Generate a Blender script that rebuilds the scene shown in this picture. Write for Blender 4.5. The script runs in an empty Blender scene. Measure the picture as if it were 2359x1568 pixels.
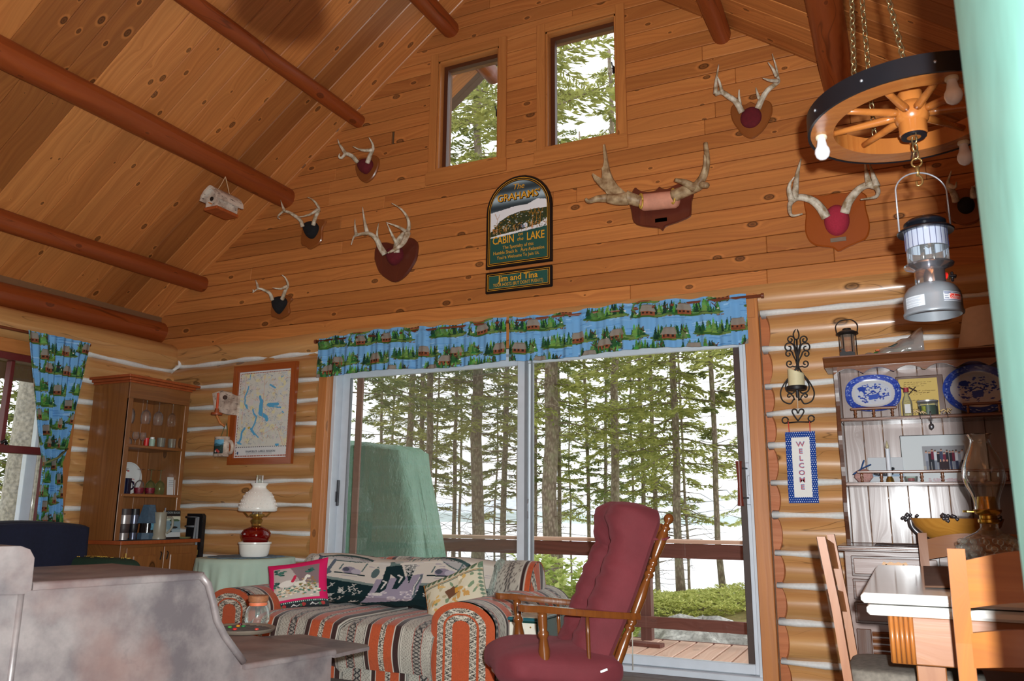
import bpy, math, random
import numpy as np
from mathutils import Vector, Matrix

# ------------------------------------------------------------------ camera, world, lights
scene = bpy.context.scene
C = scene.collection
PI = math.pi
IMG_W, IMG_H, FPX = 2359.0, 1568.0, 1860.0
CAM = Vector((0.0, -5.2, 0.98))
_p, _y, _r = math.radians(11.95), math.radians(25.56), math.radians(0.40)
FW = Vector((-math.sin(_y) * math.cos(_p), math.cos(_y) * math.cos(_p), math.sin(_p)))
_rt = Vector((math.cos(_y), math.sin(_y), 0))
_up = _rt.cross(FW)
RT = _rt * math.cos(_r) + _up * math.sin(_r)
UP = RT.cross(FW)
cd = bpy.data.cameras.new('camera')
cam = bpy.data.objects.new('camera', cd)
C.objects.link(cam)
cd.sensor_fit = 'HORIZONTAL'
cd.sensor_width = 36.0
cd.lens = 36.0 * FPX / IMG_W
cd.clip_start = 0.05
cd.clip_end = 1500
cam.matrix_world = Matrix((
    (RT.x, UP.x, -FW.x, CAM.x), (RT.y, UP.y, -FW.y, CAM.y), (RT.z, UP.z, -FW.z, CAM.z), (0, 0, 0, 1)))
cd.dof.use_dof = True
cd.dof.focus_distance = 5.0
cd.dof.aperture_fstop = 7.0
scene.camera = cam

scene.view_settings.view_transform = 'Standard'
scene.view_settings.look = 'None'
scene.view_settings.exposure = 0.0
scene.view_settings.gamma = 1.0
scene.view_settings.use_curve_mapping = False

world = bpy.data.worlds.new('overcast_sky')
scene.world = world
world.use_nodes = True
bg = world.node_tree.nodes['Background']
bg.inputs['Color'].default_value = (0.95, 0.98, 1.0, 1)
bg.inputs['Strength'].default_value = 2.1

# the pop-up flash of the camera: just above and a little right of the lens
fl = bpy.data.lights.new('camera_flash', 'POINT')
fl.energy = 760
fl.color = (0.93, 0.98, 1.0)
fl.shadow_soft_size = 0.017
flo = bpy.data.objects.new('camera_flash', fl)
flo.location = CAM + UP * 0.078 + RT * 0.058 - FW * 0.02
C.objects.link(flo)


# ------------------------------------------------------------------ pixel -> world on a real plane
def ray(px, py):
    return RT * ((px - IMG_W / 2) / FPX) + UP * ((IMG_H / 2 - py) / FPX) + FW
def PY(px, py, y):
    d = ray(px, py); return CAM + d * ((y - CAM.y) / d.y)
def PXp(px, py, x):
    d = ray(px, py); return CAM + d * ((x - CAM.x) / d.x)
def PZ(px, py, z):
    d = ray(px, py); return CAM + d * ((z - CAM.z) / d.z)
def PD(px, py, depth):
    return CAM + ray(px, py) * depth

# ------------------------------------------------------------------ helpers
rng = random.Random(7)
nrng = np.random.default_rng(11)

def lin(c):
    c = c / 255.0
    return c / 12.92 if c <= 0.04045 else ((c + 0.055) / 1.055) ** 2.4
def S(r, g, b):
    return (lin(r), lin(g), lin(b), 1.0)
def Sn(r, g, b):
    return np.array([lin(r), lin(g), lin(b)])

MATS = {}
class NT:
    def __init__(self, name):
        self.m = bpy.data.materials.new(name); self.m.use_nodes = True
        self.t = self.m.node_tree; self.b = self.t.nodes['Principled BSDF']
        self.out = self.t.nodes['Material Output']
    def n(self, typ, **kw):
        nd = self.t.nodes.new('ShaderNode' + typ)
        for k, v in kw.items():
            if k.startswith('_'):
                setattr(nd, k[1:], v)
            else:
                key = int(k[1:]) if (k[0] == 'i' and k[1:].isdigit()) else k.replace('__', ' ')
                s = nd.inputs[key]
                if hasattr(v, 'is_output'): self.t.links.new(v, s)
                else: s.default_value = v
        return nd
    def l(self, a, b): self.t.links.new(a, b)
    def math(self, op, a, b=0.0, c=0.0):
        nd = self.t.nodes.new('ShaderNodeMath'); nd.operation = op
        for i, v in enumerate((a, b, c)):
            if hasattr(v, 'is_output'): self.t.links.new(v, nd.inputs[i])
            else: nd.inputs[i].default_value = v
        return nd.outputs[0]
    def mix(self, f, a, b, mode='MIX'):
        nd = self.t.nodes.new('ShaderNodeMix'); nd.data_type = 'RGBA'; nd.blend_type = mode
        for i, v in ((0, f), (6, a), (7, b)):
            if hasattr(v, 'is_output'): self.t.links.new(v, nd.inputs[i])
            else: nd.inputs[i].default_value = v
        return nd.outputs[2]
    def ramp(self, f, stops, interp='LINEAR'):
        nd = self.t.nodes.new('ShaderNodeValToRGB'); cr = nd.color_ramp; cr.interpolation = interp
        while len(cr.elements) < len(stops): cr.elements.new(0.5)
        for e, (p, c) in zip(cr.elements, stops):
            e.position = p; e.color = c if hasattr(c, '__len__') else (c, c, c, 1)
        self.l(f, nd.inputs[0]); return nd.outputs[0]
    def vec(self, v, mul=(1, 1, 1), add=(0, 0, 0)):
        nd = self.t.nodes.new('ShaderNodeVectorMath'); nd.operation = 'MULTIPLY_ADD'
        for i, q in enumerate((v, mul, add)):
            if hasattr(q, 'is_output'): self.t.links.new(q, nd.inputs[i])
            else: nd.inputs[i].default_value = q
        return nd.outputs[0]
    def bump(self, h, strength=0.3, dist=0.01):
        nd = self.n('Bump', Strength=strength, Distance=dist, Height=h)
        self.l(nd.outputs[0], self.b.inputs['Normal']); return nd
    def base(self, c): 
        if hasattr(c, 'is_output'): self.l(c, self.b.inputs['Base Color'])
        else: self.b.inputs['Base Color'].default_value = c
    def rough(self, r):
        if hasattr(r, 'is_output'): self.l(r, self.b.inputs['Roughness'])
        else: self.b.inputs['Roughness'].default_value = r

def M(name, col=None, rough=0.5, metal=0.0, vary=0.06, scale=30.0, bump=0.0, spec=0.5, coat=0.0):
    """plain procedural material with a faint noise tint"""
    if name in MATS: return MATS[name]
    t = NT(name)
    tc = t.n('TexCoord')
    nz = t.n('TexNoise', Vector=tc.outputs['Object'], Scale=scale, Detail=3.0)
    f = t.ramp(nz.outputs[0], [(0.3, 1 - vary), (0.7, 1 + vary * 0.5)])
    t.base(t.mix(1.0, col, f, 'MULTIPLY'))
    t.b.inputs['Roughness'].default_value = rough
    t.b.inputs['Metallic'].default_value = metal
    t.b.inputs['Specular IOR Level'].default_value = spec
    if coat: t.b.inputs['Coat Weight'].default_value = coat
    if bump: t.bump(nz.outputs[0], bump, 0.004)
    MATS[name] = t.m; return t.m

def wood(name, light, dark, knot=1.0, rough=0.35, grain=1.0, knotscale=3.0, uv=True, tint=0.5, cracks=0.0, coat=0.0, spec=0.5, gloss=0.0):
    """knotty wood: long axis is U (or local X)"""
    if name in MATS: return MATS[name]
    t = NT(name)
    tc = t.n('TexCoord')
    oi = t.n('ObjectInfo')
    src = tc.outputs['UV'] if uv else tc.outputs['Object']
    rnd = t.n('CombineXYZ', X=t.math('MULTIPLY', oi.outputs['Random'], 41.3), Y=t.math('MULTIPLY', oi.outputs['Random'], 17.7), Z=t.math('MULTIPLY', oi.outputs['Random'], 9.1))
    p = t.n('VectorMath', _operation='ADD', i0=src, i1=rnd.outputs[0]).outputs[0]
    vo = t.n('TexVoronoi', _voronoi_dimensions='2D', Vector=t.vec(p, (0.7, 1.25, 1)), Scale=knotscale, Randomness=1.0)
    d = vo.outputs['Distance']
    size = t.math('MULTIPLY_ADD', t.n('SeparateColor', Color=vo.outputs['Color']).outputs[0], 0.15, 0.010)
    rel = t.math('DIVIDE', d, size)
    # grain bent around the knots
    sep = t.n('SeparateXYZ', Vector=p)
    wob = t.n('TexNoise', _noise_dimensions='2D', Vector=t.vec(p, (0.9, 3.0, 1)), Scale=1.2, Detail=2.0)
    bend = t.math('DIVIDE', 0.005, t.math('ADD', d, 0.07))
    gy = t.math('ADD', t.math('ADD', sep.outputs[1], bend), t.math('MULTIPLY', wob.outputs[0], 0.12))
    gv = t.n('CombineXYZ', X=t.math('MULTIPLY', sep.outputs[0], 0.6), Y=t.math('MULTIPLY', gy, 45.0 * grain), Z=0.0)
    g1 = t.n('TexNoise', _noise_dimensions='2D', Vector=gv.outputs[0], Scale=1.0, Detail=4.0, Roughness=0.6)
    big = t.n('TexNoise', _noise_dimensions='2D', Vector=t.vec(p, (0.8, 4.0, 1)), Scale=1.3, Detail=2.0)
    gf = t.ramp(g1.outputs[0], [(0.36, 0.0), (0.64, 1.0)])
    c = t.mix(t.math('MULTIPLY_ADD', gf, 0.55, 0.4), dark, light)
    c = t.mix(t.ramp(big.outputs[0], [(0.35, 0.0), (0.7, 0.55)]), c, tuple(x * 0.72 for x in light[:3]) + (1,))
    # board to board tint
    tnt = t.ramp(oi.outputs['Random'], [(0.0, (1 - 0.42 * tint, 1 - 0.46 * tint, 1 - 0.5 * tint, 1)), (0.5, (1, 1, 1, 1)), (1.0, (1 + 0.12 * tint, 1 + 0.2 * tint, 1 + 0.3 * tint, 1))])
    c = t.mix(1.0, c, tnt, 'MULTIPLY')
    if knot:
        kd = tuple(x * 0.06 for x in dark[:3]) + (1,)
        kr = t.ramp(rel, [(0.0, 0.75 * knot), (0.32, 0.45 * knot), (0.42, 0.9 * knot), (0.56, 0.2), (0.8, 0.0)])
        c = t.mix(kr, c, kd)
        halo = t.ramp(rel, [(0.5, 0.0), (0.68, 0.3 * knot), (1.0, 0.0)])
        c = t.mix(halo, c, tuple(min(1, x * 1.5) for x in light[:3]) + (1,))
    if cracks:
        cv = t.n('CombineXYZ', X=t.math('MULTIPLY', sep.outputs[0], 0.35), Y=t.math('ADD', t.math('MULTIPLY', sep.outputs[1], 7.0), t.math('MULTIPLY', wob.outputs[0], 1.5)), Z=0.0)
        cn = t.n('TexNoise', _noise_dimensions='2D', Vector=cv.outputs[0], Scale=1.0, Detail=1.0)
        ck = t.ramp(t.math('ABSOLUTE', t.math('SUBTRACT', cn.outputs[0], 0.5)), [(0.0, cracks), (0.0015, cracks), (0.004, 0.0)])
        c = t.mix(ck, c, tuple(x * 0.08 for x in dark[:3]) + (1,))
    t.base(c)
    t.rough(t.ramp(g1.outputs[0], [(0.3, rough + 0.08), (0.7, rough - 0.04)]))
    t.b.inputs['Specular IOR Level'].default_value = spec
    if coat:
        t.b.inputs['Coat Weight'].default_value = coat; t.b.inputs['Coat Roughness'].default_value = 0.12
    t.bump(g1.outputs[0], 0.12, 0.004)
    MATS[name] = t.m; return t.m

def glassy(name, tint=(1, 1, 1, 1), edge=0.12, rough=0.02, body=0.0):
    """thin clear glass: see-through with fresnel reflections"""
    if name in MATS: return MATS[name]
    t = NT(name); t.t.nodes.remove(t.b)
    tr = t.n('BsdfTransparent', Color=tint)
    gl = t.n('BsdfGlossy', Color=(1, 1, 1, 1), Roughness=rough)
    lw = t.n('LayerWeight', Blend=0.25)
    f = t.ramp(lw.outputs['Fresnel'], [(0.0, 0.02), (0.25, edge), (1.0, 0.75)])
    mx = t.n('MixShader', Fac=f, i1=tr.outputs[0], i2=gl.outputs[0])
    o = mx.outputs[0]
    if body:
        df = t.n('BsdfDiffuse', Color=tint)
        o = t.n('MixShader', Fac=body, i1=o, i2=df.outputs[0]).outputs[0]
    t.l(o, t.out.inputs['Surface'])
    MATS[name] = t.m; return t.m

def painted(name, rough=0.8, sheen=0.0, spec=0.3, weave=0.0, wscale=900.0):
    """colour comes from the print stored on the mesh"""
    if name in MATS: return MATS[name]
    t = NT(name)
    at = t.n('Attribute', _attribute_name='Col')
    t.base(at.outputs['Color']); t.rough(rough)
    t.b.inputs['Specular IOR Level'].default_value = spec
    if sheen: t.b.inputs['Sheen Weight'].default_value = sheen
    if weave:
        tc = t.n('TexCoord'); nz = t.n('TexNoise', Vector=tc.outputs['Object'], Scale=wscale, Detail=2.0)
        t.bump(nz.outputs[0], weave, 0.002)
    MATS[name] = t.m; return t.m

class MB:
    """collects faces for ONE mesh"""
    def __init__(s): s.v = []; s.f = []; s.uv = {}; s.mi = []; s.cur = 0
    def add(s, vs, fs):
        o = len(s.v); s.v += [tuple(v) for v in vs]
        for f in fs: s.f.append(tuple(i + o for i in f)); s.mi.append(s.cur)
        return o
    def box(s, c, sz, m=None, ch=0.0):
        hx, hy, hz = sz[0] / 2, sz[1] / 2, sz[2] / 2
        ch = min(ch, hx * .9, hy * .9, hz * .9)
        if ch <= 0:
            vs = [Vector((x * hx, y * hy, z * hz)) for x in (-1, 1) for y in (-1, 1) for z in (-1, 1)]
            fs = [(0, 1, 3, 2), (4, 6, 7, 5), (0, 4, 5, 1), (2, 3, 7, 6), (0, 2, 6, 4), (1, 5, 7, 3)]
        else:
            vs = []; idx = {}
            for sx in (-1, 1):
                for sy in (-1, 1):
                    for sz_ in (-1, 1):
                        for a in range(3):
                            q = [sx * (hx - ch), sy * (hy - ch), sz_ * (hz - ch)]
                            q[a] = (sx * hx, sy * hy, sz_ * hz)[a]
                            idx[(sx, sy, sz_, a)] = len(vs); vs.append(Vector(q))
            fs = []
            for a in range(3):
                b, d = (a + 1) % 3, (a + 2) % 3
                for sg in (-1, 1):
                    ring = []
                    for (u, w) in ((-1, -1), (1, -1), (1, 1), (-1, 1)):
                        k = [0, 0, 0]; k[a] = sg; k[b] = u; k[d] = w
                        ring.append(idx[(k[0], k[1], k[2], a)])
                    fs.append(tuple(ring) if sg > 0 else tuple(reversed(ring)))
                for u in (-1, 1):
                    for w in (-1, 1):   # edge along axis a
                        k0 = [0, 0, 0]; k0[a] = -1; k0[b] = u; k0[d] = w
                        k1 = list(k0); k1[a] = 1
                        fs.append((idx[tuple(k0) + (b,)], idx[tuple(k1) + (b,)], idx[tuple(k1) + (d,)], idx[tuple(k0) + (d,)]))
            for sx in (-1, 1):
                for sy in (-1, 1):
                    for sz_ in (-1, 1):
                        fs.append((idx[(sx, sy, sz_, 0)], idx[(sx, sy, sz_, 1)], idx[(sx, sy, sz_, 2)]))
        c = Vector(c)
        vs = [(m @ v if m is not None else v) + c for v in vs]
        s.add(vs, fs); return s
    def b2(s, lo, hi, ch=0.0):
        lo, hi = Vector(lo), Vector(hi)
        return s.box((lo + hi) / 2, [abs(q) for q in (hi - lo)], None, ch)
    def tube(s, path, rad, n=8, cap=True, up=None, flat=1.0):
        P = [Vector(p) for p in path]
        if not hasattr(rad, '__len__'): rad = [rad] * len(P)
        rings = []; prev = None
        for i, p in enumerate(P):
            t = (P[min(i + 1, len(P) - 1)] - P[max(i - 1, 0)])
            if t.length < 1e-9: t = Vector((0, 0, 1))
            t.normalize()
            if prev is None:
                a = Vector(up) if up is not None else (Vector((0, 0, 1)) if abs(t.z) < 0.9 else Vector((1, 0, 0)))
            else: a = prev
            u = (a - t * a.dot(t))
            if u.length < 1e-6: u = t.orthogonal()
            u.normalize(); w = t.cross(u); prev = u
            rings.append([p + (u * math.cos(2 * PI * k / n) * flat + w * math.sin(2 * PI * k / n)) * rad[i] for k in range(n)])
        vs = [v for r in rings for v in r]; fs = []
        for i in range(len(P) - 1):
            for k in range(n):
                a, b = i * n + k, i * n + (k + 1) % n
                fs.append((a, b, b + n, a + n))
        if cap:
            fs.append(tuple(reversed(range(n)))); fs.append(tuple((len(P) - 1) * n + k for k in range(n)))
        s.add(vs, fs); return s
    def lathe(s, prof, n=24, c=(0, 0, 0), m=None, ecc=1.0, cap=True):
        c = Vector(c); vs = []; fs = []
        for (r, z) in prof:
            for k in range(n):
                a = 2 * PI * k / n; v = Vector((r * math.cos(a), r * math.sin(a) * ecc, z))
                vs.append((m @ v if m is not None else v) + c)
        for i in range(len(prof) - 1):
            for k in range(n):
                a, b = i * n + k, i * n + (k + 1) % n
                fs.append((a, b, b + n, a + n))
        if cap:
            if prof[0][0] > 1e-6: fs.append(tuple(reversed(range(n))))
            if prof[-1][0] > 1e-6: fs.append(tuple((len(prof) - 1) * n + k for k in range(n)))
        s.add(vs, fs); return s
    def prism(s, pts, d0, d1, fn=None, inset=0.0):
        """outline (u,v) extruded from d0 to d1; fn maps (u,v,d) to 3D. inset: bevel at d1"""
        fn = fn or (lambda u, v, d: (u, d, v))
        n = len(pts)
        cx = sum(p[0] for p in pts) / n; cy = sum(p[1] for p in pts) / n
        vs = [fn(u, v, d0) for u, v in pts]
        if inset:
            dd = d1 - (d1 - d0) * 0.35
            vs += [fn(u, v, dd) for u, v in pts]
            ins = []
            for u, v in pts:
                L = math.hypot(u - cx, v - cy) or 1
                ins.append((u - (u - cx) / L * inset, v - (v - cy) / L * inset))
            vs += [fn(u, v, d1) for u, v in ins]; k = 3
        else:
            vs += [fn(u, v, d1) for u, v in pts]; k = 2
        fs = [tuple(range(n)), tuple(reversed(range((k - 1) * n, k * n)))]
        for q in range(k - 1):
            for i in range(n):
                j = (i + 1) % n
                fs.append((q * n + i, (q + 1) * n + i, (q + 1) * n + j, q * n + j))
        s.add(vs, fs); return s
    def grid(s, nu, nv, fn, close_u=False):
        vs = []; fs = []
        for j in range(nv + 1):
            for i in range(nu + (0 if close_u else 1)):
                vs.append(fn(i / nu, j / nv))
        w = nu + (0 if close_u else 1)
        for j in range(nv):
            for i in range(nu):
                i2 = (i + 1) % w if close_u else i + 1
                fs.append((j * w + i, j * w + i2, (j + 1) * w + i2, (j + 1) * w + i))
        s.add(vs, fs); return s
    def xf(s, m):
        s.v = [tuple(m @ Vector(v)) for v in s.v]; return s
    def mesh(s, name, mats, smooth=None):
        me = bpy.data.meshes.new(name); me.from_pydata(s.v, [], s.f)
        if not isinstance(mats, (list, tuple)): mats = [mats]
        for m in mats: me.materials.append(m)
        if len(mats) > 1: me.polygons.foreach_set('material_index', s.mi)
        if smooth:
            me.polygons.foreach_set('use_smooth', [True] * len(me.polygons))
            if smooth is not True: me.set_sharp_from_angle(angle=math.radians(smooth))
        me.update(); return me
    def build(s, name, mats, parent=None, smooth=None, fix=True):
        me = s.mesh(name, mats, smooth)
        if fix: fix_normals(me)
        return link(name, me, parent)

def fix_normals(me):
    import bmesh
    b = bmesh.new(); b.from_mesh(me)
    bmesh.ops.recalc_face_normals(b, faces=b.faces[:]); b.to_mesh(me); b.free()

def link(name, data, parent=None, loc=None, rot=None):
    o = bpy.data.objects.new(name, data); C.objects.link(o)
    if parent is not None: o.parent = parent
    if loc is not None: o.location = loc
    if rot is not None: o.rotation_euler = rot
    return o
def tag(o, label, cat, group=None, kind=None):
    if label: o['label'] = label
    if cat: o['category'] = cat
    if group: o['group'] = group
    if kind: o['kind'] = kind
    return o
def thing(name, label, cat, loc=(0, 0, 0), rz=0.0, group=None):
    o = bpy.data.objects.new(name, None); C.objects.link(o); o.empty_display_size = 0.05
    o.location = loc; o.rotation_euler = (0, 0, rz)
    return tag(o, label, cat, group)
def struct(name, loc=(0, 0, 0), label=None):
    o = bpy.data.objects.new(name, None); C.objects.link(o); o.location = loc; o['kind'] = 'structure'
    if label: o['label'] = label
    return o
def copy_tree(o, parent=None, label=None):
    c = o.copy(); C.objects.link(c); c.parent = parent
    if label: c['label'] = label
    for ch in list(o.children): copy_tree(ch, c)
    return c

def set_uv(me, uvs):
    l = me.uv_layers.new(name='UVMap')
    idx = np.empty(len(me.loops), dtype=np.int32); me.loops.foreach_get('vertex_index', idx)
    l.data.foreach_set('uv', np.asarray(uvs, dtype=np.float32)[idx].ravel())

# boards: local X = length, Y = width, Z = thickness, face towards +Z
def board_mesh(name, L, Wd, T, mat, ch=0.004, drop=0.0):
    b = MB(); b.box((0, 0, 0), (L, Wd, T), None, ch)
    if drop:   # one long edge proud of the other
        b.v = [(x, y, z + (drop * (0.5 - y / Wd) if z > 0 else 0)) for x, y, z in b.v]
    me = b.mesh(name, mat); fix_normals(me)
    set_uv(me, [(x, y + 0.3 * z) for x, y, z in b.v]); return me

def log_mesh(name, L, r0, r1, mat, n=20, nl=14, wob=0.004, seed=0, sq=(1, 1), flat0=None, flat1=None):
    """log along X from 0..L; sq squashes (y,z)"""
    rr = random.Random(seed); ph = [rr.uniform(0, 6.28) for _ in range(6)]
    vs = []; uv = []
    ts = [i / nl for i in range(nl + 1)]
    if flat0: ts = [0, flat0 / L, flat0 / L * 1.35] + [t for t in ts if t > flat0 / L * 1.5]
    for t in ts:
        r = r0 + (r1 - r0) * t
        for k in range(n + 1):
            a = 2 * PI * k / n
            q = r + wob * (math.sin(3 * a + ph[0] + 2 * t) * .5 + math.sin(t * L * 2.1 + ph[1] + a) + .6 * math.sin(t * L * 5.3 + ph[2] + 2 * a))
            y, z = q * math.cos(a) * sq[0], q * math.sin(a) * sq[1]
            X = t * L
            if flat0 and 0 < t <= flat0 / L * 1.36: X *= 0.12 + 0.88 * math.sqrt(max(0.0, 1 - (z / (r * sq[1] * 1.02)) ** 2))   # scalloped cut beside the casing
            if flat0 and t <= flat0 / L + 1e-6: y = max(y, -0.028)
            vs.append((X, y, z)); uv.append((X, a * r))
    w = n + 1; fs = []
    for i in range(len(ts) - 1):
        for k in range(n):
            fs.append((i * w + k, (i + 1) * w + k, (i + 1) * w + k + 1, i * w + k + 1))
    fs.append(tuple(k for k in range(n))); fs.append(tuple((len(ts) - 1) * w + k for k in reversed(range(n))))
    me = bpy.data.meshes.new(name); me.from_pydata(vs, [], fs); me.materials.append(mat)
    me.polygons.foreach_set('use_smooth', [True] * (len(fs) - 2) + [False] * 2)
    if flat0:
        me.materials.append(MATS['cut_log_end']); me.set_sharp_from_angle(angle=math.radians(35))
        for p in list(me.polygons)[:n]:
            if all(abs(vs[i][1] + 0.028) < 1e-5 for i in p.vertices): p.material_index = 1
    set_uv(me, uv); fix_normals(me); return me

# ---- prints: a little raster painter whose colours are stored on a dense mesh
class Canvas:
    def __init__(s, w, h, col):
        s.w, s.h = w, h; s.a = np.empty((h, w, 3)); s.a[:] = np.array(col, float)
    def _sub(s, x0, y0, x1, y1):
        x0, y0 = max(0, int(math.floor(x0))), max(0, int(math.floor(y0)))
        x1, y1 = min(s.w, int(math.ceil(x1)) + 1), min(s.h, int(math.ceil(y1)) + 1)
        if x1 <= x0 or y1 <= y0: return None
        Y, X = np.mgrid[y0:y1, x0:x1]; return x0, y0, x1, y1, X + .5, Y + .5
    def ell(s, cx, cy, rx, ry, col, rot=0.0, ring=None):
        R = max(rx, ry); q = s._sub(cx - R, cy - R, cx + R, cy + R)
        if q is None: return
        x0, y0, x1, y1, X, Y = q; dx, dy = X - cx, Y - cy; c, n = math.cos(rot), math.sin(rot)
        d = ((dx * c + dy * n) / rx) ** 2 + ((-dx * n + dy * c) / ry) ** 2
        m = d <= 1
        if ring: m &= d >= (1 - ring) ** 2
        s.a[y0:y1, x0:x1][m] = col
    def rect(s, x0, y0, x1, y1, col):
        s.a[max(0, int(round(y0))):max(0, int(round(y1))), max(0, int(round(x0))):max(0, int(round(x1)))] = col
    def poly(s, pts, col):
        xs = [p[0] for p in pts]; ys = [p[1] for p in pts]
        q = s._sub(min(xs), min(ys), max(xs), max(ys))
        if q is None: return
        x0, y0, x1, y1, X, Y = q; m = np.zeros(X.shape, bool); n = len(pts)
        for i in range(n):
            (ax, ay), (bx, by) = pts[i], pts[(i + 1) % n]
            if ay == by: continue
            cond = ((ay > Y) != (by > Y)) & (X < (bx - ax) * (Y - ay) / (by - ay) + ax)
            m ^= cond
        s.a[y0:y1, x0:x1][m] = col
    def line(s, pts, w, col):
        for (ax, ay), (bx, by) in zip(pts, pts[1:]):
            q = s._sub(min(ax, bx) - w, min(ay, by) - w, max(ax, bx) + w, max(ay, by) + w)
            if q is None: continue
            x0, y0, x1, y1, X, Y = q; L2 = (bx - ax) ** 2 + (by - ay) ** 2 or 1e-9
            t = np.clip(((X - ax) * (bx - ax) + (Y - ay) * (by - ay)) / L2, 0, 1)
            m = (X - ax - t * (bx - ax)) ** 2 + (Y - ay - t * (by - ay)) ** 2 <= (w / 2) ** 2
            s.a[y0:y1, x0:x1][m] = col
    def speckle(s, n, r, cols, seed=1):
        g = random.Random(seed)
        for _ in range(n): s.ell(g.uniform(0, s.w), g.uniform(0, s.h), r * g.uniform(.5, 1.3), r * g.uniform(.4, 1), g.choice(cols))
    def at(s, u, v, tile=False):
        if tile: u = u % 1.0; v = v % 1.0
        x = np.clip((u * s.w).astype(int), 0, s.w - 1); y = np.clip(((1 - v) * s.h).astype(int), 0, s.h - 1)
        return s.a[y, x]

def srgb2lin(a):
    a = np.clip(np.asarray(a, float) / 255.0, 0, 1)
    return np.where(a <= 0.04045, a / 12.92, ((a + 0.055) / 1.055) ** 2.4)

def print_sheet(name, nu, nv, posfn, colfn, mat, parent=None, smooth=True, close_u=False, two=None):
    """grid (nu x nv) with vectorised positions and per-vertex print colours"""
    U, V = np.meshgrid(np.linspace(0, 1, nu + 1), np.linspace(0, 1, nv + 1))
    P = np.stack([np.broadcast_to(q, U.shape) for q in posfn(U, V)], -1).reshape(-1, 3)
    col = srgb2lin(colfn(U, V)).reshape(-1, 3)
    w = nu + 1
    i, j = np.meshgrid(np.arange(nu), np.arange(nv)); a = (j * w + i).ravel()
    F = np.stack([a, a + 1, a + 1 + w, a + w], -1)
    me = bpy.data.meshes.new(name)
    me.vertices.add(len(P)); me.vertices.foreach_set('co', P.astype(np.float32).ravel())
    me.loops.add(F.size); me.loops.foreach_set('vertex_index', F.astype(np.int32).ravel())
    me.polygons.add(len(F)); me.polygons.foreach_set('loop_start', np.arange(0, F.size, 4, dtype=np.int32))
    me.update(calc_edges=True); me.validate()
    at = me.color_attributes.new('Col', 'FLOAT_COLOR', 'POINT')
    at.data.foreach_set('color', np.concatenate([col, np.ones((len(col), 1))], 1).astype(np.float32).ravel())
    if smooth: me.polygons.foreach_set('use_smooth', [True] * len(me.polygons))
    me.materials.append(mat); me.update()
    return link(name, me, parent)

def text_mesh(s, size, mat, name, parent=None, m=None, shear=0.0, width=1.0, off=0.0, extrude=0.0008, align='CENTER'):
    """flat lettering standing in the local XZ plane, facing -Y"""
    cu = bpy.data.curves.new('lettering', 'FONT'); cu.body = s; cu.size = size; cu.align_x = align; cu.shear = shear
    cu.extrude = extrude; cu.offset = off; cu.resolution_u = 2
    tmp = bpy.data.objects.new('lettering_tmp', cu); C.objects.link(tmp)
    dg = bpy.context.evaluated_depsgraph_get(); dg.update()
    me = bpy.data.meshes.new_from_object(tmp.evaluated_get(dg))
    bpy.data.objects.remove(tmp); bpy.data.curves.remove(cu)
    rot = Matrix.Rotation(PI / 2, 4, 'X')
    sc = Matrix.Diagonal((width, 1, 1, 1))
    me.transform((m or Matrix()) @ rot @ sc); me.name = name
    me.materials.clear(); me.materials.append(mat)
    return link(name, me, parent)

# ------------------------------------------------------------------ materials of the place
w_siding = wood('knotty_pine_siding', S(204, 130, 68), S(162, 90, 42), knot=1.0, rough=0.42, knotscale=3.2, tint=0.55)
w_ceiling = wood('knotty_pine_ceiling', S(206, 130, 68), S(158, 86, 38), knot=1.0, rough=0.40, knotscale=3.8, tint=1.0)
w_log = wood('peeled_log', S(208, 156, 98), S(176, 116, 66), knot=0.9, rough=0.30, grain=0.5, knotscale=2.6, tint=0.35, cracks=0.6, coat=0.25)
wood('cut_log_end', S(196, 112, 54), S(168, 88, 38), knot=0, rough=0.5, tint=0.1)
w_purlin = wood('stained_log', S(150, 70, 28), S(124, 52, 18), knot=0.7, rough=0.38, grain=0.4, knotscale=3.2, tint=0.25, cracks=0.5)
w_trim = wood('pine_trim', S(196, 126, 66), S(168, 98, 46), knot=0.7, rough=0.40, knotscale=2.2, tint=0.25)
w_deckm = wood('deck_stain', S(238, 200, 176), S(218, 168, 142), knot=0.2, rough=0.6, tint=0.3)
w_rail = wood('rail_stain', S(122, 70, 56), S(88, 46, 36), knot=0.3, rough=0.6, tint=0.2)
w_floor = wood('floor_wood', S(92, 60, 38), S(70, 42, 24), knot=0.5, rough=0.4, tint=0.4)
m_chink = M('chinking_mortar', S(226, 228, 226), 0.85, vary=0.08, scale=60, bump=0.3)
m_alu = M('white_aluminium', S(205, 213, 222), 0.4, 0.0, vary=0.05, scale=14)
m_alug = M('grey_aluminium', S(128, 134, 140), 0.45, 0.0, vary=0.08, scale=20)
m_brown = M('brown_painted_metal', S(62, 42, 32), 0.5)
m_brownl = M('tan_painted_metal', S(128, 98, 82), 0.6)
m_red = M('barn_red_paint', S(104, 34, 32), 0.5, vary=0.12)
m_black = M('black_metal', S(18, 17, 18), 0.45)
m_glass = glassy('window_glass', edge=0.10)

ROOF_X, ROOF_Z, PITCH = -2.428, 5.477, 0.75
WX0, WX1 = -5.86, 1.06
def roof_z(x): return ROOF_Z - PITCH * abs(x - ROOF_X)

# ------------------------------------------------------------------ floor
fl_root = struct('floor')
b = MB(); b.b2((-6.3, -7.4, -0.08), (1.3, 0.25, -0.024)); b.build('subfloor', w_floor, fl_root)
fm = board_mesh('floorboard', 7.6, 0.128, 0.024, w_floor, 0.002)
for k in range(58):
    link('floorboard', fm, fl_root, (-2.5, -7.3 + 0.13 * k + 0.065, -0.012))

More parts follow.
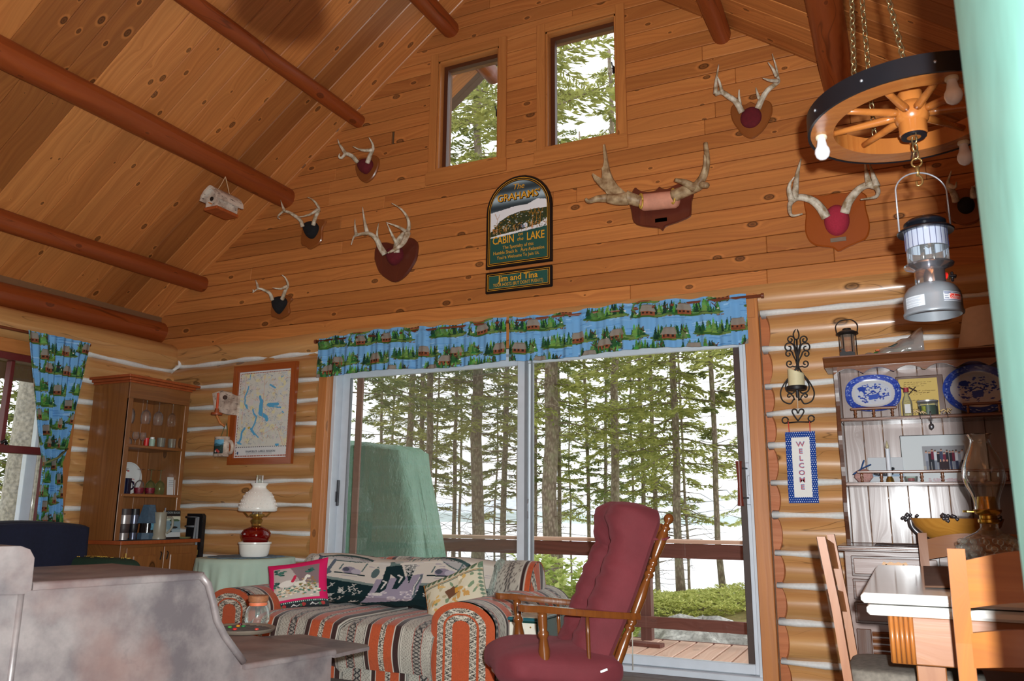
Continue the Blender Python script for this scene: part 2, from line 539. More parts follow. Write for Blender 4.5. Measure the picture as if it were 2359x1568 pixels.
# ------------------------------------------------------------------ wall_front : logs below, siding in the gable
def clip_poly(pts, f):
    out = []
    for i in range(len(pts)):
        a, q = pts[i], pts[(i + 1) % len(pts)]; fa, fq = f(a), f(q)
        if fa >= 0: out.append(a)
        if (fa >= 0) != (fq >= 0):
            t = fa / (fa - fq); out.append((a[0] + t * (q[0] - a[0]), a[1] + t * (q[1] - a[1])))
    return out
DOOR = (-4.10, -0.82, 0.0, 2.16)
WIN1 = (-3.17, -2.61, 3.642, 4.605)
WIN2 = (-2.215, -1.643, 3.642, 4.620)
wf = struct('wall_front')
b = MB()
xs = sorted({-6.5, 1.4, DOOR[0], DOOR[1], WIN1[0], WIN1[1], WIN2[0], WIN2[1], ROOF_X})
zs = sorted({-0.6, 0.0, DOOR[3], WIN1[2], WIN1[3], WIN2[3], 5.6})
for i in range(len(xs) - 1):
    for j in range(len(zs) - 1):
        cx, cz = (xs[i] + xs[i + 1]) / 2, (zs[j] + zs[j + 1]) / 2
        if any(h[0] < cx < h[1] and h[2] < cz < h[3] for h in (DOOR, WIN1, WIN2)): continue
        pts = [(xs[i], zs[j]), (xs[i + 1], zs[j]), (xs[i + 1], zs[j + 1]), (xs[i], zs[j + 1])]
        pts = clip_poly(pts, lambda p: ROOF_Z + 0.05 - PITCH * (p[0] - ROOF_X) - p[1])
        if len(pts) >= 3: pts = clip_poly(pts, lambda p: ROOF_Z + 0.05 + PITCH * (p[0] - ROOF_X) - p[1])
        if len(pts) >= 3: b.prism(pts, 0.13, 0.22)
b.build('sheathing', M('sheathing_wood', S(120, 82, 52), 0.7), wf)

# gable siding, course by course
rs = random.Random(5)
PITCHZ = 0.112
ncourse = 28
for k in range(ncourse):
    z0 = 2.40 + k * PITCHZ; zc = z0 + PITCHZ / 2
    half = (ROOF_Z - z0 + 0.02) / PITCH
    xa, xb = max(ROOF_X - half, -6.35), min(ROOF_X + half, 1.3)
    spans = [(xa, xb)]
    for h in (WIN1, WIN2):
        if zc > h[2] and z0 < h[3]:
            spans = [q for (a, d) in spans for q in (((a, min(d, h[0])),) if a < h[0] else ()) + (((max(a, h[1]), d),) if d > h[1] else ())]
    cuts = sorted(rs.uniform(xa, xb) for _ in range(2 if xb - xa > 3 else 1))
    segs = []
    for a, d in spans:
        pts = [a] + [c for c in cuts if a + 0.25 < c < d - 0.25] + [d]
        segs += list(zip(pts, pts[1:]))
    for a, d in segs:
        if d - a < 0.03: continue
        me = board_mesh('siding_board', d - a - 0.0015, PITCHZ - 0.002, 0.018, w_siding, 0.0035, drop=0.006)
        link('siding_board', me, wf, ((a + d) / 2, 0.006, zc), (PI / 2, 0, 0))

# logs
CHR = [2.222, 1.99, 1.768, 1.584, 1.384, 1.164, 0.967, 0.749, 0.556, 0.352, 0.129, -0.06]
CHL = [2.246, 2.041, 1.854, 1.673, 1.449, 1.215, 1.012, 0.802, 0.592, 0.385, 0.180, -0.04]
def chink(parent, p0, p1, seed, r=0.023, dep=0.062):
    rr = random.Random(seed); P0, P1 = Vector(p0), Vector(p1); n = max(6, int((P1 - P0).length / 0.12))
    a, c = rr.uniform(0, 6), rr.uniform(0, 6); path = []
    for i in range(n + 1):
        t = i / n; q = P0.lerp(P1, t); L = (P1 - P0).length * t
        path.append(q + Vector((0, 0, 0.006 * math.sin(L * 3.1 + a) + 0.004 * math.sin(L * 7.7 + c))))
    rad = [r * (1 + 0.22 * math.sin(i * 1.7 + c)) for i in range(n + 1)]
    b = MB(); b.tube(path, rad, 10)
    # squash into a band: deeper than tall
    d = (P1 - P0).normalized(); side = Vector((0, 0, 1)).cross(d)
    mid = P0
    b.v = [tuple(Vector(v) + side * ((Vector(v) - mid).dot(side)) * (dep / r - 1)) for v in b.v]
    return b.build('chinking', m_chink, parent, smooth=True)

for k in range(len(CHR) - 1):
    h = CHR[k] - CHR[k + 1]; zc = (CHR[k] + CHR[k + 1]) / 2
    me = log_mesh('log', 1.95, h / 2 + 0.004, h / 2 + 0.002, w_log, seed=k, sq=(1.15, 1.0), flat0=0.055, nl=12)
    link('log', me, wf, (-0.742, 0.085, zc))
for k in range(len(CHL) - 1):
    h = CHL[k] - CHL[k + 1]; zc = (CHL[k] + CHL[k + 1]) / 2
    me = log_mesh('log', 1.75, h / 2 + 0.004, h / 2 + 0.003, w_log, seed=40 + k, sq=(1.15, 1.0), flat0=0.05, nl=12)
    o = link('log', me, wf, (-4.168, 0.085, zc), (0, 0, PI)); o.scale = (1, -1, 1)
me = log_mesh('log', 7.6, 0.118, 0.122, w_log, seed=90, sq=(1.0, 0.98), nl=40, n=28)
link('log', me, wf, (-6.3, 0.088, 2.338))
for k, z in enumerate(CHR[:-1]): chink(wf, (-0.73, 0.05, z), (1.2, 0.05, z + 0.004), 200 + k)
for k, z in enumerate(CHL[:-1]): chink(wf, (-5.90, 0.05, z), (-4.175, 0.05, z + (-1) ** k * 0.006), 230 + k)

# ------------------------------------------------------------------ wall_left
wl = struct('wall_left')
WINL = (-2.70, -1.06, 0.80, 2.12)     # y0,y1,z0,z1
b = MB()
for (ya, yb, za, zb) in ((-7.4, WINL[0], -0.5, 2.9), (-.78, 0.14, -0.5, 2.9), (WINL[0], -.78, -0.5, WINL[2]), (WINL[0], -.78, WINL[3], 2.9)):
    b.b2((-6.32, ya, za), (-6.1, yb, zb))
b.build('sheathing', MATS['sheathing_wood'], wl)
CHW = [2.200, 1.995, 1.808, 1.608, 1.432, 1.204, 0.978, 0.77, 0.56, 0.35, 0.14, -0.06]
for k in range(len(CHW) - 1):
    h = CHW[k] - CHW[k + 1]; zc = (CHW[k] + CHW[k + 1]) / 2
    parts = [(0.10, -7.3)] if CHW[k] <= 0.80 else [(0.10, -0.955), (-2.76, -7.3)]
    for (ya, yb) in parts:
        L = ya - yb
        me = log_mesh('log', L, h / 2 + 0.004, h / 2 + 0.004, w_log, seed=120 + k, sq=(1.15, 1.0), nl=max(8, int(L * 4)))
        link('log', me, wl, (-5.965, ya, zc), (0, 0, -PI / 2))
me = log_mesh('log', 7.5, 0.140, 0.150, w_log, seed=150, sq=(1.12, 0.98), nl=40, n=28)
link('log', me, wl, (-5.985, 0.12, 2.318), (0, 0, -PI / 2))
for k, z in enumerate(CHW[:-1]):
    chink(wl, (-5.925, 0.0, z), (-5.925, -0.95 if z > 0.8 else -7.2, z + 0.01), 300 + k)
# corner chinking that zigzags between the two walls' logs
b = MB(); zz = []
for k in range(len(CHW) - 1):
    zz += [(WX0 - 0.03, -0.02, CHW[k]), (WX0 + 0.02, 0.0, CHL[k + 1] + 0.09)]
zz = [(WX0 + 0.02, 0.015, 2.40), (WX0 + 0.035, 0.0, 2.30), (WX0 + 0.055, -0.012, 2.246)] + zz
b.tube(zz, 0.017, 8); b.build('chinking', m_chink, wl, smooth=True)

# plain walls the camera does not see: the room is closed
wr = struct('wall_right'); b = MB(); b.b2((1.2, -7.4, -0.2), (1.35, 0.2, 3.0)); b.build('sheathing', w_floor, wr)
wb = struct('wall_back'); b = MB()
pts = [(-6.3, -0.2), (1.35, -0.2), (1.35, roof_z(1.35) + .05), (ROOF_X, ROOF_Z + .05), (-6.3, roof_z(-6.3) + .05)]
b.prism(pts, -7.45, -7.35); b.build('sheathing', w_floor, wb)

# ------------------------------------------------------------------ ceiling: boards up the slope, purlins under them
ce = struct('ceiling')
ang = math.atan(PITCH); SL = 5.35
cm = board_mesh('ceiling_board', SL, 0.189, 0.02, w_ceiling, 0.006)
for sgn, pit, me in ((-1, 0.19, cm), (1, 0.19, cm)):
    n = int(8.1 / pit)
    for k in range(n):
        y = 0.72 - pit * (k + 0.5)
        cx = ROOF_X + sgn * (SL / 2) * math.cos(ang); cz = ROOF_Z - (SL / 2) * math.sin(ang) + 0.0125
        o = link('ceiling_board', me, ce, (cx, y, cz), (PI, (ang if sgn > 0 else -ang), 0))
for sgn in (-1, 1):     # roof deck above
    b = MB(); pts = [(ROOF_X, ROOF_Z + 0.06), (ROOF_X + sgn * 4.6, ROOF_Z + 0.06 - 4.6 * PITCH), (ROOF_X + sgn * 4.6, ROOF_Z + 0.22 - 4.6 * PITCH), (ROOF_X, ROOF_Z + 0.22)]
    b.prism(pts, -7.6, 0.9); b.build('roof_deck', M('weathered_deck', S(96, 72, 58), 0.8), ce)
def purlin(x, z, r0, r1, y1=0.95, seed=0):
    me = log_mesh('purlin', y1 + 7.4, r0, r1, w_purlin, seed=seed, nl=50, n=26, wob=0.0035)
    o = link('purlin', me, ce, (x, y1, z), (0, 0, -PI / 2)); return o
purlin(-6.105, 2.575, 0.100, 0.104, 0.3, 1)
purlin(-5.625, 2.985, 0.074, 0.078, 0.3, 2)
purlin(-4.696, 3.672, 0.092, 0.098, 0.3, 3)
purlin(-3.956, 4.246, 0.060, 0.066, 0.3, 4)
purlin(-3.066, 4.875, 0.076, 0.080, 0.80, 5)
purlin(-0.877, 4.232, 0.066, 0.070, 0.3, 6)
purlin(-0.166, 3.685, 0.092, 0.096, 0.3, 7)
purlin(0.62, 3.07, 0.08, 0.08, 0.3, 8)

# ------------------------------------------------------------------ upper windows
def trim_board(parent, name, lo, hi, mat=None, ch=0.003):
    lo, hi = Vector(lo), Vector(hi); sz = hi - lo
    ax = max(range(3), key=lambda i: sz[i])
    b = MB(); b.b2(lo, hi, ch); me = b.mesh(name, mat or w_trim); fix_normals(me)
    oth = [i for i in range(3) if i != ax]
    set_uv(me, [(v[ax], v[oth[0]] + v[oth[1]]) for v in b.v]); return link(name, me, parent)
def upper_window(name, h, latch_z):
    x0, x1, z0, z1 = h
    w = struct(name)
    c = 0.068
    trim_board(w, 'casing', (x0 - c, -0.026, z0 - 0.005), (x0, -0.006, z1 + c))
    trim_board(w, 'casing', (x1, -0.026, z0 - 0.005), (x1 + c, -0.006, z1 + c))
    trim_board(w, 'casing', (x0 - 0.0, -0.024, z1), (x1 + 0.0, -0.006, z1 + c))
    trim_board(w, 'apron', (x0 - c - 0.02, -0.028, z0 - 0.112), (x1 + c + 0.004, -0.006, z0 - 0.004))
    trim_board(w, 'jamb', (x0, -0.01, z0), (x0 + 0.018, 0.13, z1))
    trim_board(w, 'jamb', (x1 - 0.018, -0.01, z0), (x1, 0.13, z1))
    trim_board(w, 'jamb', (x0, -0.01, z1 - 0.018), (x1, 0.13, z1))
    trim_board(w, 'sill', (x0, -0.03, z0 - 0.006), (x1, 0.13, z0 + 0.012))
    b = MB(); f = 0.035; y0, y1 = 0.055, 0.10
    b.b2((x0 + .018, y0, z0 + .01), (x0 + .018 + f, y1, z1 - .018)); b.b2((x1 - .018 - f * .6, y0, z0 + .01), (x1 - .018, y1, z1 - .018))
    b.b2((x0 + .018 + f, y0, z1 - .018 - f), (x1 - .018 - f * .6, y1, z1 - .018)); b.b2((x0 + .018 + f, y0, z0 + .01), (x1 - .018 - f * .6, y1, z0 + .025))
    b.build('sash', M('dark_sash_wood', S(82, 42, 22), 0.45), w)
    b = MB(); b.b2((x0 + .05, 0.078, z0 + .02), (x1 - .035, 0.081, z1 - .05)); b.build('pane', m_glass, w)
    b = MB(); b.box((x1 - .045, 0.045, latch_z), (0.014, 0.02, 0.06), None, .003); b.tube([(x1 - .045, .04, latch_z + .01), (x1 - .05, .02, latch_z + .05)], .005, 6)
    b.build('latch', m_black, w)
upper_window('window_1', WIN1, 4.06)
upper_window('window_2', WIN2, 4.20)

# ------------------------------------------------------------------ left wall window (barn-red sash)
w3 = struct('window_3')
trim_board(w3, 'casing', (-5.875, -1.055, 0.78), (-5.835, -0.955, 2.14))
trim_board(w3, 'casing', (-5.875, -2.80, 2.10), (-5.835, -0.955, 2.20))
trim_board(w3, 'casing', (-5.875, -2.80, 0.78), (-5.835, -2.70, 2.14))
trim_board(w3, 'sill', (-5.90, -2.80, 0.74), (-5.80, -0.95, 0.79))
def bars(parent, name, lst, mat, ch=0.003):
    for lo, hi in lst: trim_board(parent, name, lo, hi, mat, ch)
bars(w3, 'red_frame', [((-5.96, -1.115, .80), (-5.86, -1.055, 2.11)), ((-5.96, -2.70, .80), (-5.86, -2.64, 2.11)), ((-5.96, -2.64, 2.05), (-5.86, -1.115, 2.11)), ((-5.96, -2.64, 1.375), (-5.88, -1.115, 1.43)), ((-5.96, -1.475, 1.43), (-5.90, -1.445, 2.05)), ((-5.96, -2.64, .80), (-5.86, -1.115, .85))], m_red)
bars(w3, 'storm_frame', [((-6.05, -1.20, .85), (-6.0, -1.115, 1.39)), ((-6.05, -1.145, 1.43), (-6.0, -1.115, 2.05)), ((-6.05, -2.64, .85), (-6.0, -2.56, 1.39))], m_alu)
for (za, zb) in ((.85, 1.375), (1.43, 2.05)):
    b = MB(); b.b2((-5.985, -2.63, za), (-5.982, -1.12, zb)); b.build('pane', m_glass, w3)
b = MB(); b.tube([(-5.87, -1.49, 1.44), (-5.86, -1.47, 1.46), (-5.87, -1.45, 1.435)], .012, 8); b.build('latch', m_black, w3)

# ------------------------------------------------------------------ sliding door
d1 = struct('door_1')
trim_board(d1, 'casing', (-4.172, -0.075, 0.0), (-4.088, -0.035, 2.30))
trim_board(d1, 'casing', (-0.824, -0.075, 0.0), (-0.735, -0.035, 2.34))
trim_board(d1, 'casing', (-4.088, -0.060, 2.135), (-0.824, -0.035, 2.235))
trim_board(d1, 'jamb', (-4.10, -0.035, 0.0), (-4.088, 0.20, 2.16))
trim_board(d1, 'jamb', (-0.824, -0.035, 0.0), (-0.812, 0.20, 2.16))
X0, X1, ZT = -4.088, -0.824, 2.14
bars(d1, 'aluminium_frame', [((X0, 0.0, .02), (X0 + .035, .15, ZT)), ((X1 - .030, 0.0, .02), (X1, .15, ZT)), ((X0 + .035, 0, 2.10), (X1 - .03, .15, ZT)), ((X0, -0.02, .0), (X1, .17, .035))], m_alu)
def door_panel(name, xa, xb, y, sl, sr, latchside):
    p = MB(); za, zb = 0.04, 2.10
    p.b2((xa, y - .02, za), (xa + sl, y + .02, zb), .003); p.b2((xb - sr, y - .02, za), (xb, y + .02, zb), .003)
    p.b2((xa + sl, y - .018, zb - .07), (xb - sr, y + .018, zb), .003); p.b2((xa + sl, y - .018, za), (xb - sr, y + .018, za + .055), .003)
    o = p.build(name, m_alu, d1)
    b = MB(); b.b2((xa + sl - .004, y - .003, za + .05), (xb - sr + .004, y + .003, zb - .06)); b.build('pane', m_glass, o)
    return o
pl = door_panel('fixed_panel', X0 + .035, -2.385, 0.105, 0.075, 0.07, 1)
pr = door_panel('sliding_panel', -2.455, X1 - .012, 0.05, 0.060, 0.045, 0)
bars(pl, 'dark_gasket', [((-3.982, .082, .09), (-3.962, .10, 2.03)), ((-2.462, .082, .09), (-2.452, .10, 2.03))], m_alug)
bars(pr, 'dark_gasket', [((-2.397, .024, .09), (-2.372, .045, 2.05)), ((-2.352, .03, .09), (-2.334, .06, 2.05))], m_alug)
bars(d1, 'brown_stile', [((-0.928, .075, .04), (-0.888, .10, 2.10))], m_brown)
bars(d1, 'screen_frame', [((-3.965, .155, .04), (-3.905, .175, 2.10)), ((-2.47, .155, .04), (-2.42, .175, 2.10)), ((-3.905, .155, .04), (-2.47, .175, .08)), ((-3.905, .155, 2.06), (-2.47, .175, 2.10))], m_brownl)
t = NT('insect_screen'); t.t.nodes.remove(t.b)
mx = t.n('MixShader', Fac=0.17, i1=t.n('BsdfTransparent').outputs[0], i2=t.n('BsdfDiffuse', Color=S(120, 118, 112)).outputs[0]); t.l(mx.outputs[0], t.out.inputs['Surface'])
b = MB(); b.b2((-3.905, .164, .08), (-2.47, .165, 2.06)); b.build('insect_screen', t.m, d1)
# handles
hz0, hz1 = PY(1706, 1165, -.03).z, PY(1706, 1062, -.03).z
b = MB(); zc = (hz0 + hz1) / 2; hl = hz1 - hz0
b.tube([(-.905, -.045, hz0), (-.905, -.045, hz0 + hl * .2), (-.905, -.045, zc), (-.905, -.045, hz1 - hl * .2), (-.905, -.045, hz1)], [.021, .017, .013, .017, .021], 10)
hd = b.build('door_handle', M('redwood_handle', S(112, 46, 32), 0.4), d1, smooth=40)
b = MB()
for z in (hz0 + hl * .18, hz1 - hl * .16): b.tube([(-.905, -.045, z), (-.88, -.035, z), (-.865, .03, z)], .005, 6)
b.build('handle_bracket', m_black, hd)
b = MB(); b.b2((-.880, .018, zc - .13), (-.842, .030, zc + .13), .004); b.b2((-.868, .010, zc - .07), (-.852, .03, zc + .05), .003)
b.build('latch_plate', M('zinc', S(176, 180, 188), 0.35, 0.6), d1)
b = MB(); zl = PY(770, 1135, 0.08).z; b.b2((X0 + .033, .070, zl - .10), (X0 + .053, .088, zl + .10), .003); b.tube([(X0 + .043, .06, zl - .07), (X0 + .043, .06, zl + .01)], .006, 6); b.build('latch', M('dark_zinc', S(70, 70, 74), .4, .5), d1)
b = MB(); zl = PY(1213, 1170, 0.03).z; b.tube([(-2.362, .018, zl + .06), (-2.358, .0, zl + .03), (-2.358, .0, zl - .02), (-2.364, .018, zl - .07)], .005, 6); b.build('latch', MATS['zinc'], d1)

# ------------------------------------------------------------------ outdoors: ground, lake, far shore
def sstep(a, b, x): 
    t = min(1, max(0, (x - a) / (b - a))); return t * t * (3 - 2 * t)
LAKE_Z = -2.7
def ground_z(x, y):
    z = -0.66 + 0.20 * sstep(3.0, 8.0, y)
    z += 0.06 * math.exp(-((x + 2.6) / 2.2) ** 2 - ((y - 8.2) / 2.0) ** 2)
    z += 0.05 * math.sin(x * 1.7 + y * .6) * sstep(2, 5, y) + 0.03 * math.sin(x * 3.3 - y * 2.1)
    z -= 3.2 * sstep(9.5, 24.0, y)
    return z
t = NT('forest_floor')
tc = t.n('TexCoord'); nz = t.n('TexNoise', Vector=tc.outputs['Object'], Scale=1.6, Detail=6.0); n2 = t.n('TexNoise', Vector=tc.outputs['Object'], Scale=14.0, Detail=3.0)
c = t.mix(t.ramp(nz.outputs[0], [(0.4, 0), (0.6, 1)]), S(150, 160, 84), S(166, 146, 104)); c = t.mix(t.ramp(n2.outputs[0], [(0.4, 0), (0.7, .6)]), c, S(120, 134, 66))
t.base(c); t.rough(0.95); t.bump(n2.outputs[0], .5, .05)
b = MB(); b.grid(60, 50, lambda u, v: ((u - .5) * 90 - 8, -20 + 52 * v, ground_z((u - .5) * 90 - 8, -20 + 52 * v)))
o = b.build('ground', t.m, None, smooth=True); o['kind'] = 'structure'; o['label'] = 'mossy ground falling to the lake'
t = NT('lake_water'); tc = t.n('TexCoord'); nz = t.n('TexNoise', Vector=t.vec(tc.outputs['Object'], (1, .25, 1)), Scale=1.5, Detail=3.0)
t.base(S(240, 244, 248)); t.rough(0.4); t.bump(nz.outputs[0], .05, .05); t.b.inputs['Metallic'].default_value = .2  # white base colour stands in for the sky's reflection on the water
b = MB(); b.add([(-500, 15, LAKE_Z), (500, 15, LAKE_Z), (500, 260, LAKE_Z), (-500, 260, LAKE_Z)], [(0, 1, 2, 3)])
o = b.build('lake', t.m, None); tag(o, 'lake with sky white put into its colour behind the trees', 'lake', kind='stuff')
hr = random.Random(3)
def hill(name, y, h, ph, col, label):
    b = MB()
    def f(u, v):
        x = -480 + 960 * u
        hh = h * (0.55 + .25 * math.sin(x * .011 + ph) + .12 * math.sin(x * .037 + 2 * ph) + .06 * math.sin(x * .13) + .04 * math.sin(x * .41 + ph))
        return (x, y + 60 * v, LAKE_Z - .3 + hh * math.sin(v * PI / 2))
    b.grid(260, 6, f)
    tag(b.build(name, M(name + '_forest_haze', col, .95, vary=.25, scale=.25), None, smooth=True), label, 'hill')  # distance haze is put into the pale colours of shore and hill
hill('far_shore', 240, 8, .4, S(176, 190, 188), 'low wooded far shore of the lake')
hill('distant_hill', 420, 20, 2.1, S(214, 222, 228), 'distant hill in haze colour beyond the far shore')

# ------------------------------------------------------------------ deck
dk = struct('deck'); dk['label'] = 'reddish stained deck outside the glass door'
bm_ = board_mesh('deck_board', 1.84, 0.131, 0.035, w_deckm, 0.004)
for k in range(44):
    o = link('deck_board', bm_, dk, (-5.3 + 0.147 * k, 1.13, -0.118), (0, 0, PI / 2))
trim_board(dk, 'rim_joist', (-6.0, 2.05, -.36), (1.4, 2.09, -.10), w_rail)
b = MB()
for x in (-5.6, -3.6, -1.6, .4): b.b2((x - .07, 1.85, -.9), (x + .07, 1.99, -.14))
b.build('footing_posts', w_rail, dk)
RY = 1.93
rl = thing('deck_railing', 'dark stained wooden deck railing with a flat cap board', 'railing', (0, RY, 0))
trim_board(rl, 'cap_board', (-6.0, -.075, .722), (1.4, .085, .752), w_deckm)
trim_board(rl, 'top_rail', (-6.0, -.02, .595), (1.4, .02, .716), w_rail)
z0, z1 = PY(1640, 1455, RY).z, PY(1640, 1428, RY).z
trim_board(rl, 'lower_rail', (-6.0, -.02, z0), (1.4, .02, z1), w_rail)
xp = PY(1487, 1450, RY).x
for x in (xp - 2.1, xp, xp + 2.05): trim_board(rl, 'post', (x - .048, .021, -.13), (x + .048, .11, .715), w_rail)
pc = PZ(1492, 1482, -.08)
o = board_mesh('scrap_board', .30, .10, .03, w_rail, .003); tag(link('scrap_board', o, None, (pc.x - .02, pc.y, -.085), (0, 0, -.12)), 'short loose board lying on the deck', 'board')

# tarp-covered grill on the deck
t = NT('green_tarp')
tc = t.n('TexCoord'); n1 = t.n('TexNoise', Vector=t.vec(tc.outputs['Object'], (1, 1, .45)), Scale=9.0, Detail=5.0, Roughness=.65); n2 = t.n('TexNoise', Vector=tc.outputs['Object'], Scale=40.0, Detail=2.0)
t.base(t.mix(n1.outputs[0], S(92, 148, 124), S(136, 186, 162))); t.rough(.24); t.bump(t.math('ADD', n1.outputs[0], t.math('MULTIPLY', n2.outputs[0], .12)), .7, .06)
tl = PY(806, 1005, 1.0); tr = PY(945, 1037, .85); br = PY(1020, 1285, .85)
gx0, gx1 = tl.x - .40, tr.x - .13
def tarp(u, v):
    # rounded-rectangle rings from the top centre down to the hem
    a = 2 * PI * u
    cx, cy = (gx0 + gx1) / 2 - .02, 1.15
    ca, sa = math.cos(a), math.sin(a); k = (abs(ca) ** 9 + abs(sa) ** 9) ** (-1 / 9)
    hx, hy = (gx1 - gx0) / 2, .27
    if v < .22: q = v / .22; x, y, z = cx + hx * ca * k * q, cy + hy * sa * k * q, 1.60 + .01 * math.sin(9 * a)
    else:
        q = (v - .22) / .78; fl = 1 + .62 * q ** 1.15; w = .012 * math.sin(11 * a + 4 * q) * q + .006 * math.sin(23 * a + 9 * q)
        sag = -.05 * math.sin(q * PI) * (1 if sa < -.3 else .3)
        x, y, z = cx + (hx + .02) * ca * k * (fl) + w, cy + (hy + .02) * sa * k * (1 + .25 * q) + w - sag * (1 if sa < 0 else -1), 1.585 - 1.45 * q
    return (x, y, z - .13 * (x - cx) * (1 - .8 * v) - (.0))
b = MB(); b.grid(96, 30, tarp, close_u=True)
g = thing('covered_grill', 'deck grill shrouded in a shiny green tarp', 'grill')
b.build('tarp', t.m, g, smooth=True)
b = MB(); b.b2((gx0 + .1, .95, -.1), (gx1 - .05, 1.35, .72)); b.build('grill_cart', m_black, g)

# ------------------------------------------------------------------ plants
def leafmat(name, c1, c2, trans=.45):
    t = NT(name); t.t.nodes.remove(t.b)
    at = t.n('Attribute', _attribute_name='tone'); c = t.mix(at.outputs['Fac'], c1, c2)
    d = t.n('BsdfDiffuse', Color=c); r = t.n('BsdfTranslucent', Color=c)
    mx = t.n('MixShader', Fac=trans, i1=d.outputs[0], i2=r.outputs[0]); t.l(mx.outputs[0], t.out.inputs['Surface'])
    MATS[name] = t.m; return t.m
m_needle = leafmat('spruce_needles', S(122, 132, 76), S(200, 200, 124))
m_needle2 = leafmat('dark_spruce_needles', S(92, 108, 66), S(168, 176, 112))
m_rhodo = leafmat('rhododendron_leaf', S(156, 178, 92), S(236, 240, 164))
m_shrub = leafmat('blueberry_leaf', S(166, 178, 96), S(232, 230, 150))
t = NT('spruce_bark'); tc = t.n('TexCoord'); vo = t.n('TexVoronoi', Vector=t.vec(tc.outputs['Object'], (1, 1, .45)), Scale=26.0); nz = t.n('TexNoise', Vector=tc.outputs['Object'], Scale=7.0, Detail=4.0)
c = t.mix(t.ramp(vo.outputs['Distance'], [(0.1, 0), (0.6, 1)]), S(168, 152, 138), S(118, 102, 90)); c = t.mix(t.ramp(nz.outputs[0], [(0.45, 0), (0.7, .6)]), c, S(150, 150, 122)); t.base(c); t.rough(.95); t.bump(vo.outputs['Distance'], .7, .02); m_bark = t.m
m_bark2 = M('pale_bark', S(150, 144, 134), .9, vary=.45, scale=26, bump=.5)

def tri_mesh(name, P, F, mat, tone=None, parent=None):
    me = bpy.data.meshes.new(name); k = F.shape[1]
    me.vertices.add(len(P)); me.vertices.foreach_set('co', P.astype(np.float32).ravel())
    me.loops.add(F.size); me.loops.foreach_set('vertex_index', F.astype(np.int32).ravel())
    me.polygons.add(len(F)); me.polygons.foreach_set('loop_start', np.arange(0, F.size, k, dtype=np.int32))
    me.update(calc_edges=True)
    if tone is not None:
        a = me.attributes.new('tone', 'FLOAT', 'POINT'); a.data.foreach_set('value', tone.astype(np.float32))
    me.materials.append(mat); return link(name, me, parent)

def spruce(px, w, dia, label, seed, crown=2.0, top=12.0, dens=1.0, mat=None, lean=0.0, reach=1.5, bark=None, py=1150, dist=None, group='spruces between the cabin and the lake'):
    g = np.random.default_rng(seed)
    D = dist or dia * FPX / w
    p = PD(px, py, D); x0, y0 = p.x, p.y; z0 = ground_z(x0, y0) - .1
    root = thing('spruce_tree', label, 'tree', (x0, y0, z0), group=group)
    H = top - z0; b = MB(); n = 14
    wob = [(g.normal() * .02 + lean * (i / n) * H, g.normal() * .02) for i in range(n + 1)]
    b.tube([(wob[i][0], wob[i][1], H * i / n) for i in range(n + 1)], [dia / 2 * (1.25 if i == 0 else 1.0) * (1 - .55 * i / n) for i in range(n + 1)], 12)
    b.build('trunk', bark or m_bark, root, smooth=True)
    # dead twigs on the lower trunk
    b = MB()
    for _ in range(int(40 * dens)):
        h = g.uniform(.8, max(2.5, crown + 1.5)); a = g.uniform(0, 2 * PI); L = g.uniform(.35, 1.1)
        b.tube([(lean * h, 0, h), (lean * h + math.cos(a) * L * .5, math.sin(a) * L * .5, h + g.uniform(-.05, .1)), (lean * h + math.cos(a) * L, math.sin(a) * L, h + g.uniform(-.3, .15))], [.009, .006, .003], 4, cap=False)
    # branches with needle sprays
    nb = int(80 * dens); PT = []; TN = []
    for i in range(nb):
        f = i / nb; h = crown - z0 + (H - (crown - z0)) * f ** 1.05; a = i * 2.399 + g.uniform(-.4, .4)
        L = reach * (1.0 - .62 * f) * g.uniform(.65, 1.2); droop = g.uniform(.1, .42); ca, sa = math.cos(a), math.sin(a)
        s = np.linspace(0, 1, 6); bx = lean * h + ca * L * s; by = sa * L * s; bz = h - droop * L * s ** 1.6 + .12 * L * s ** 3
        b.tube(list(zip(bx, by, bz)), [.014 * (1 - .8 * q) + .002 for q in s], 4, cap=False)
        m = int(150 * L / 1.2)
        q = g.uniform(.18, 1.0, m); side = g.choice([-1, 1], m); off = g.uniform(0, .30, m) * (1.1 - .6 * q) * L / 1.3
        cx = lean * h + ca * L * q - sa * side * off; cy = sa * L * q + ca * side * off; cz = h - droop * L * q ** 1.6 + .12 * L * q ** 3 - off * g.uniform(.1, .7, m) + g.normal(0, .02, m)
        dirx = ca * .75 - sa * side * .7 + g.normal(0, .25, m); diry = sa * .75 + ca * side * .7 + g.normal(0, .25, m); dirz = -.25 + g.normal(0, .25, m)
        ln = g.uniform(.07, .20, m); wd = g.uniform(.013, .032, m)
        nn = np.sqrt(dirx ** 2 + diry ** 2 + dirz ** 2); dirx, diry, dirz = dirx / nn, diry / nn, dirz / nn
        ux, uy, uz = -diry, dirx, g.normal(0, .6, m); un = np.sqrt(ux ** 2 + uy ** 2 + uz ** 2) + 1e-6
        c0 = np.stack([cx, cy, cz], -1); d = np.stack([dirx, diry, dirz], -1) * ln[:, None]; u = np.stack([ux / un, uy / un, uz / un], -1) * wd[:, None]
        PT.append(np.stack([c0 - d * .5, c0 + u, c0 + d * .6, c0 - u], 1).reshape(-1, 3)); TN.append(np.repeat(np.clip(g.normal(.45, .22, m) + .25 * q - .1, 0, 1), 4))
    b.build('branches', bark or m_bark, root, smooth=True, fix=False)
    P = np.concatenate(PT); F = np.arange(len(P)).reshape(-1, 4)
    o = tri_mesh('foliage', P, F, mat or m_needle, np.concatenate(TN), root); o['kind'] = 'stuff'
    return root

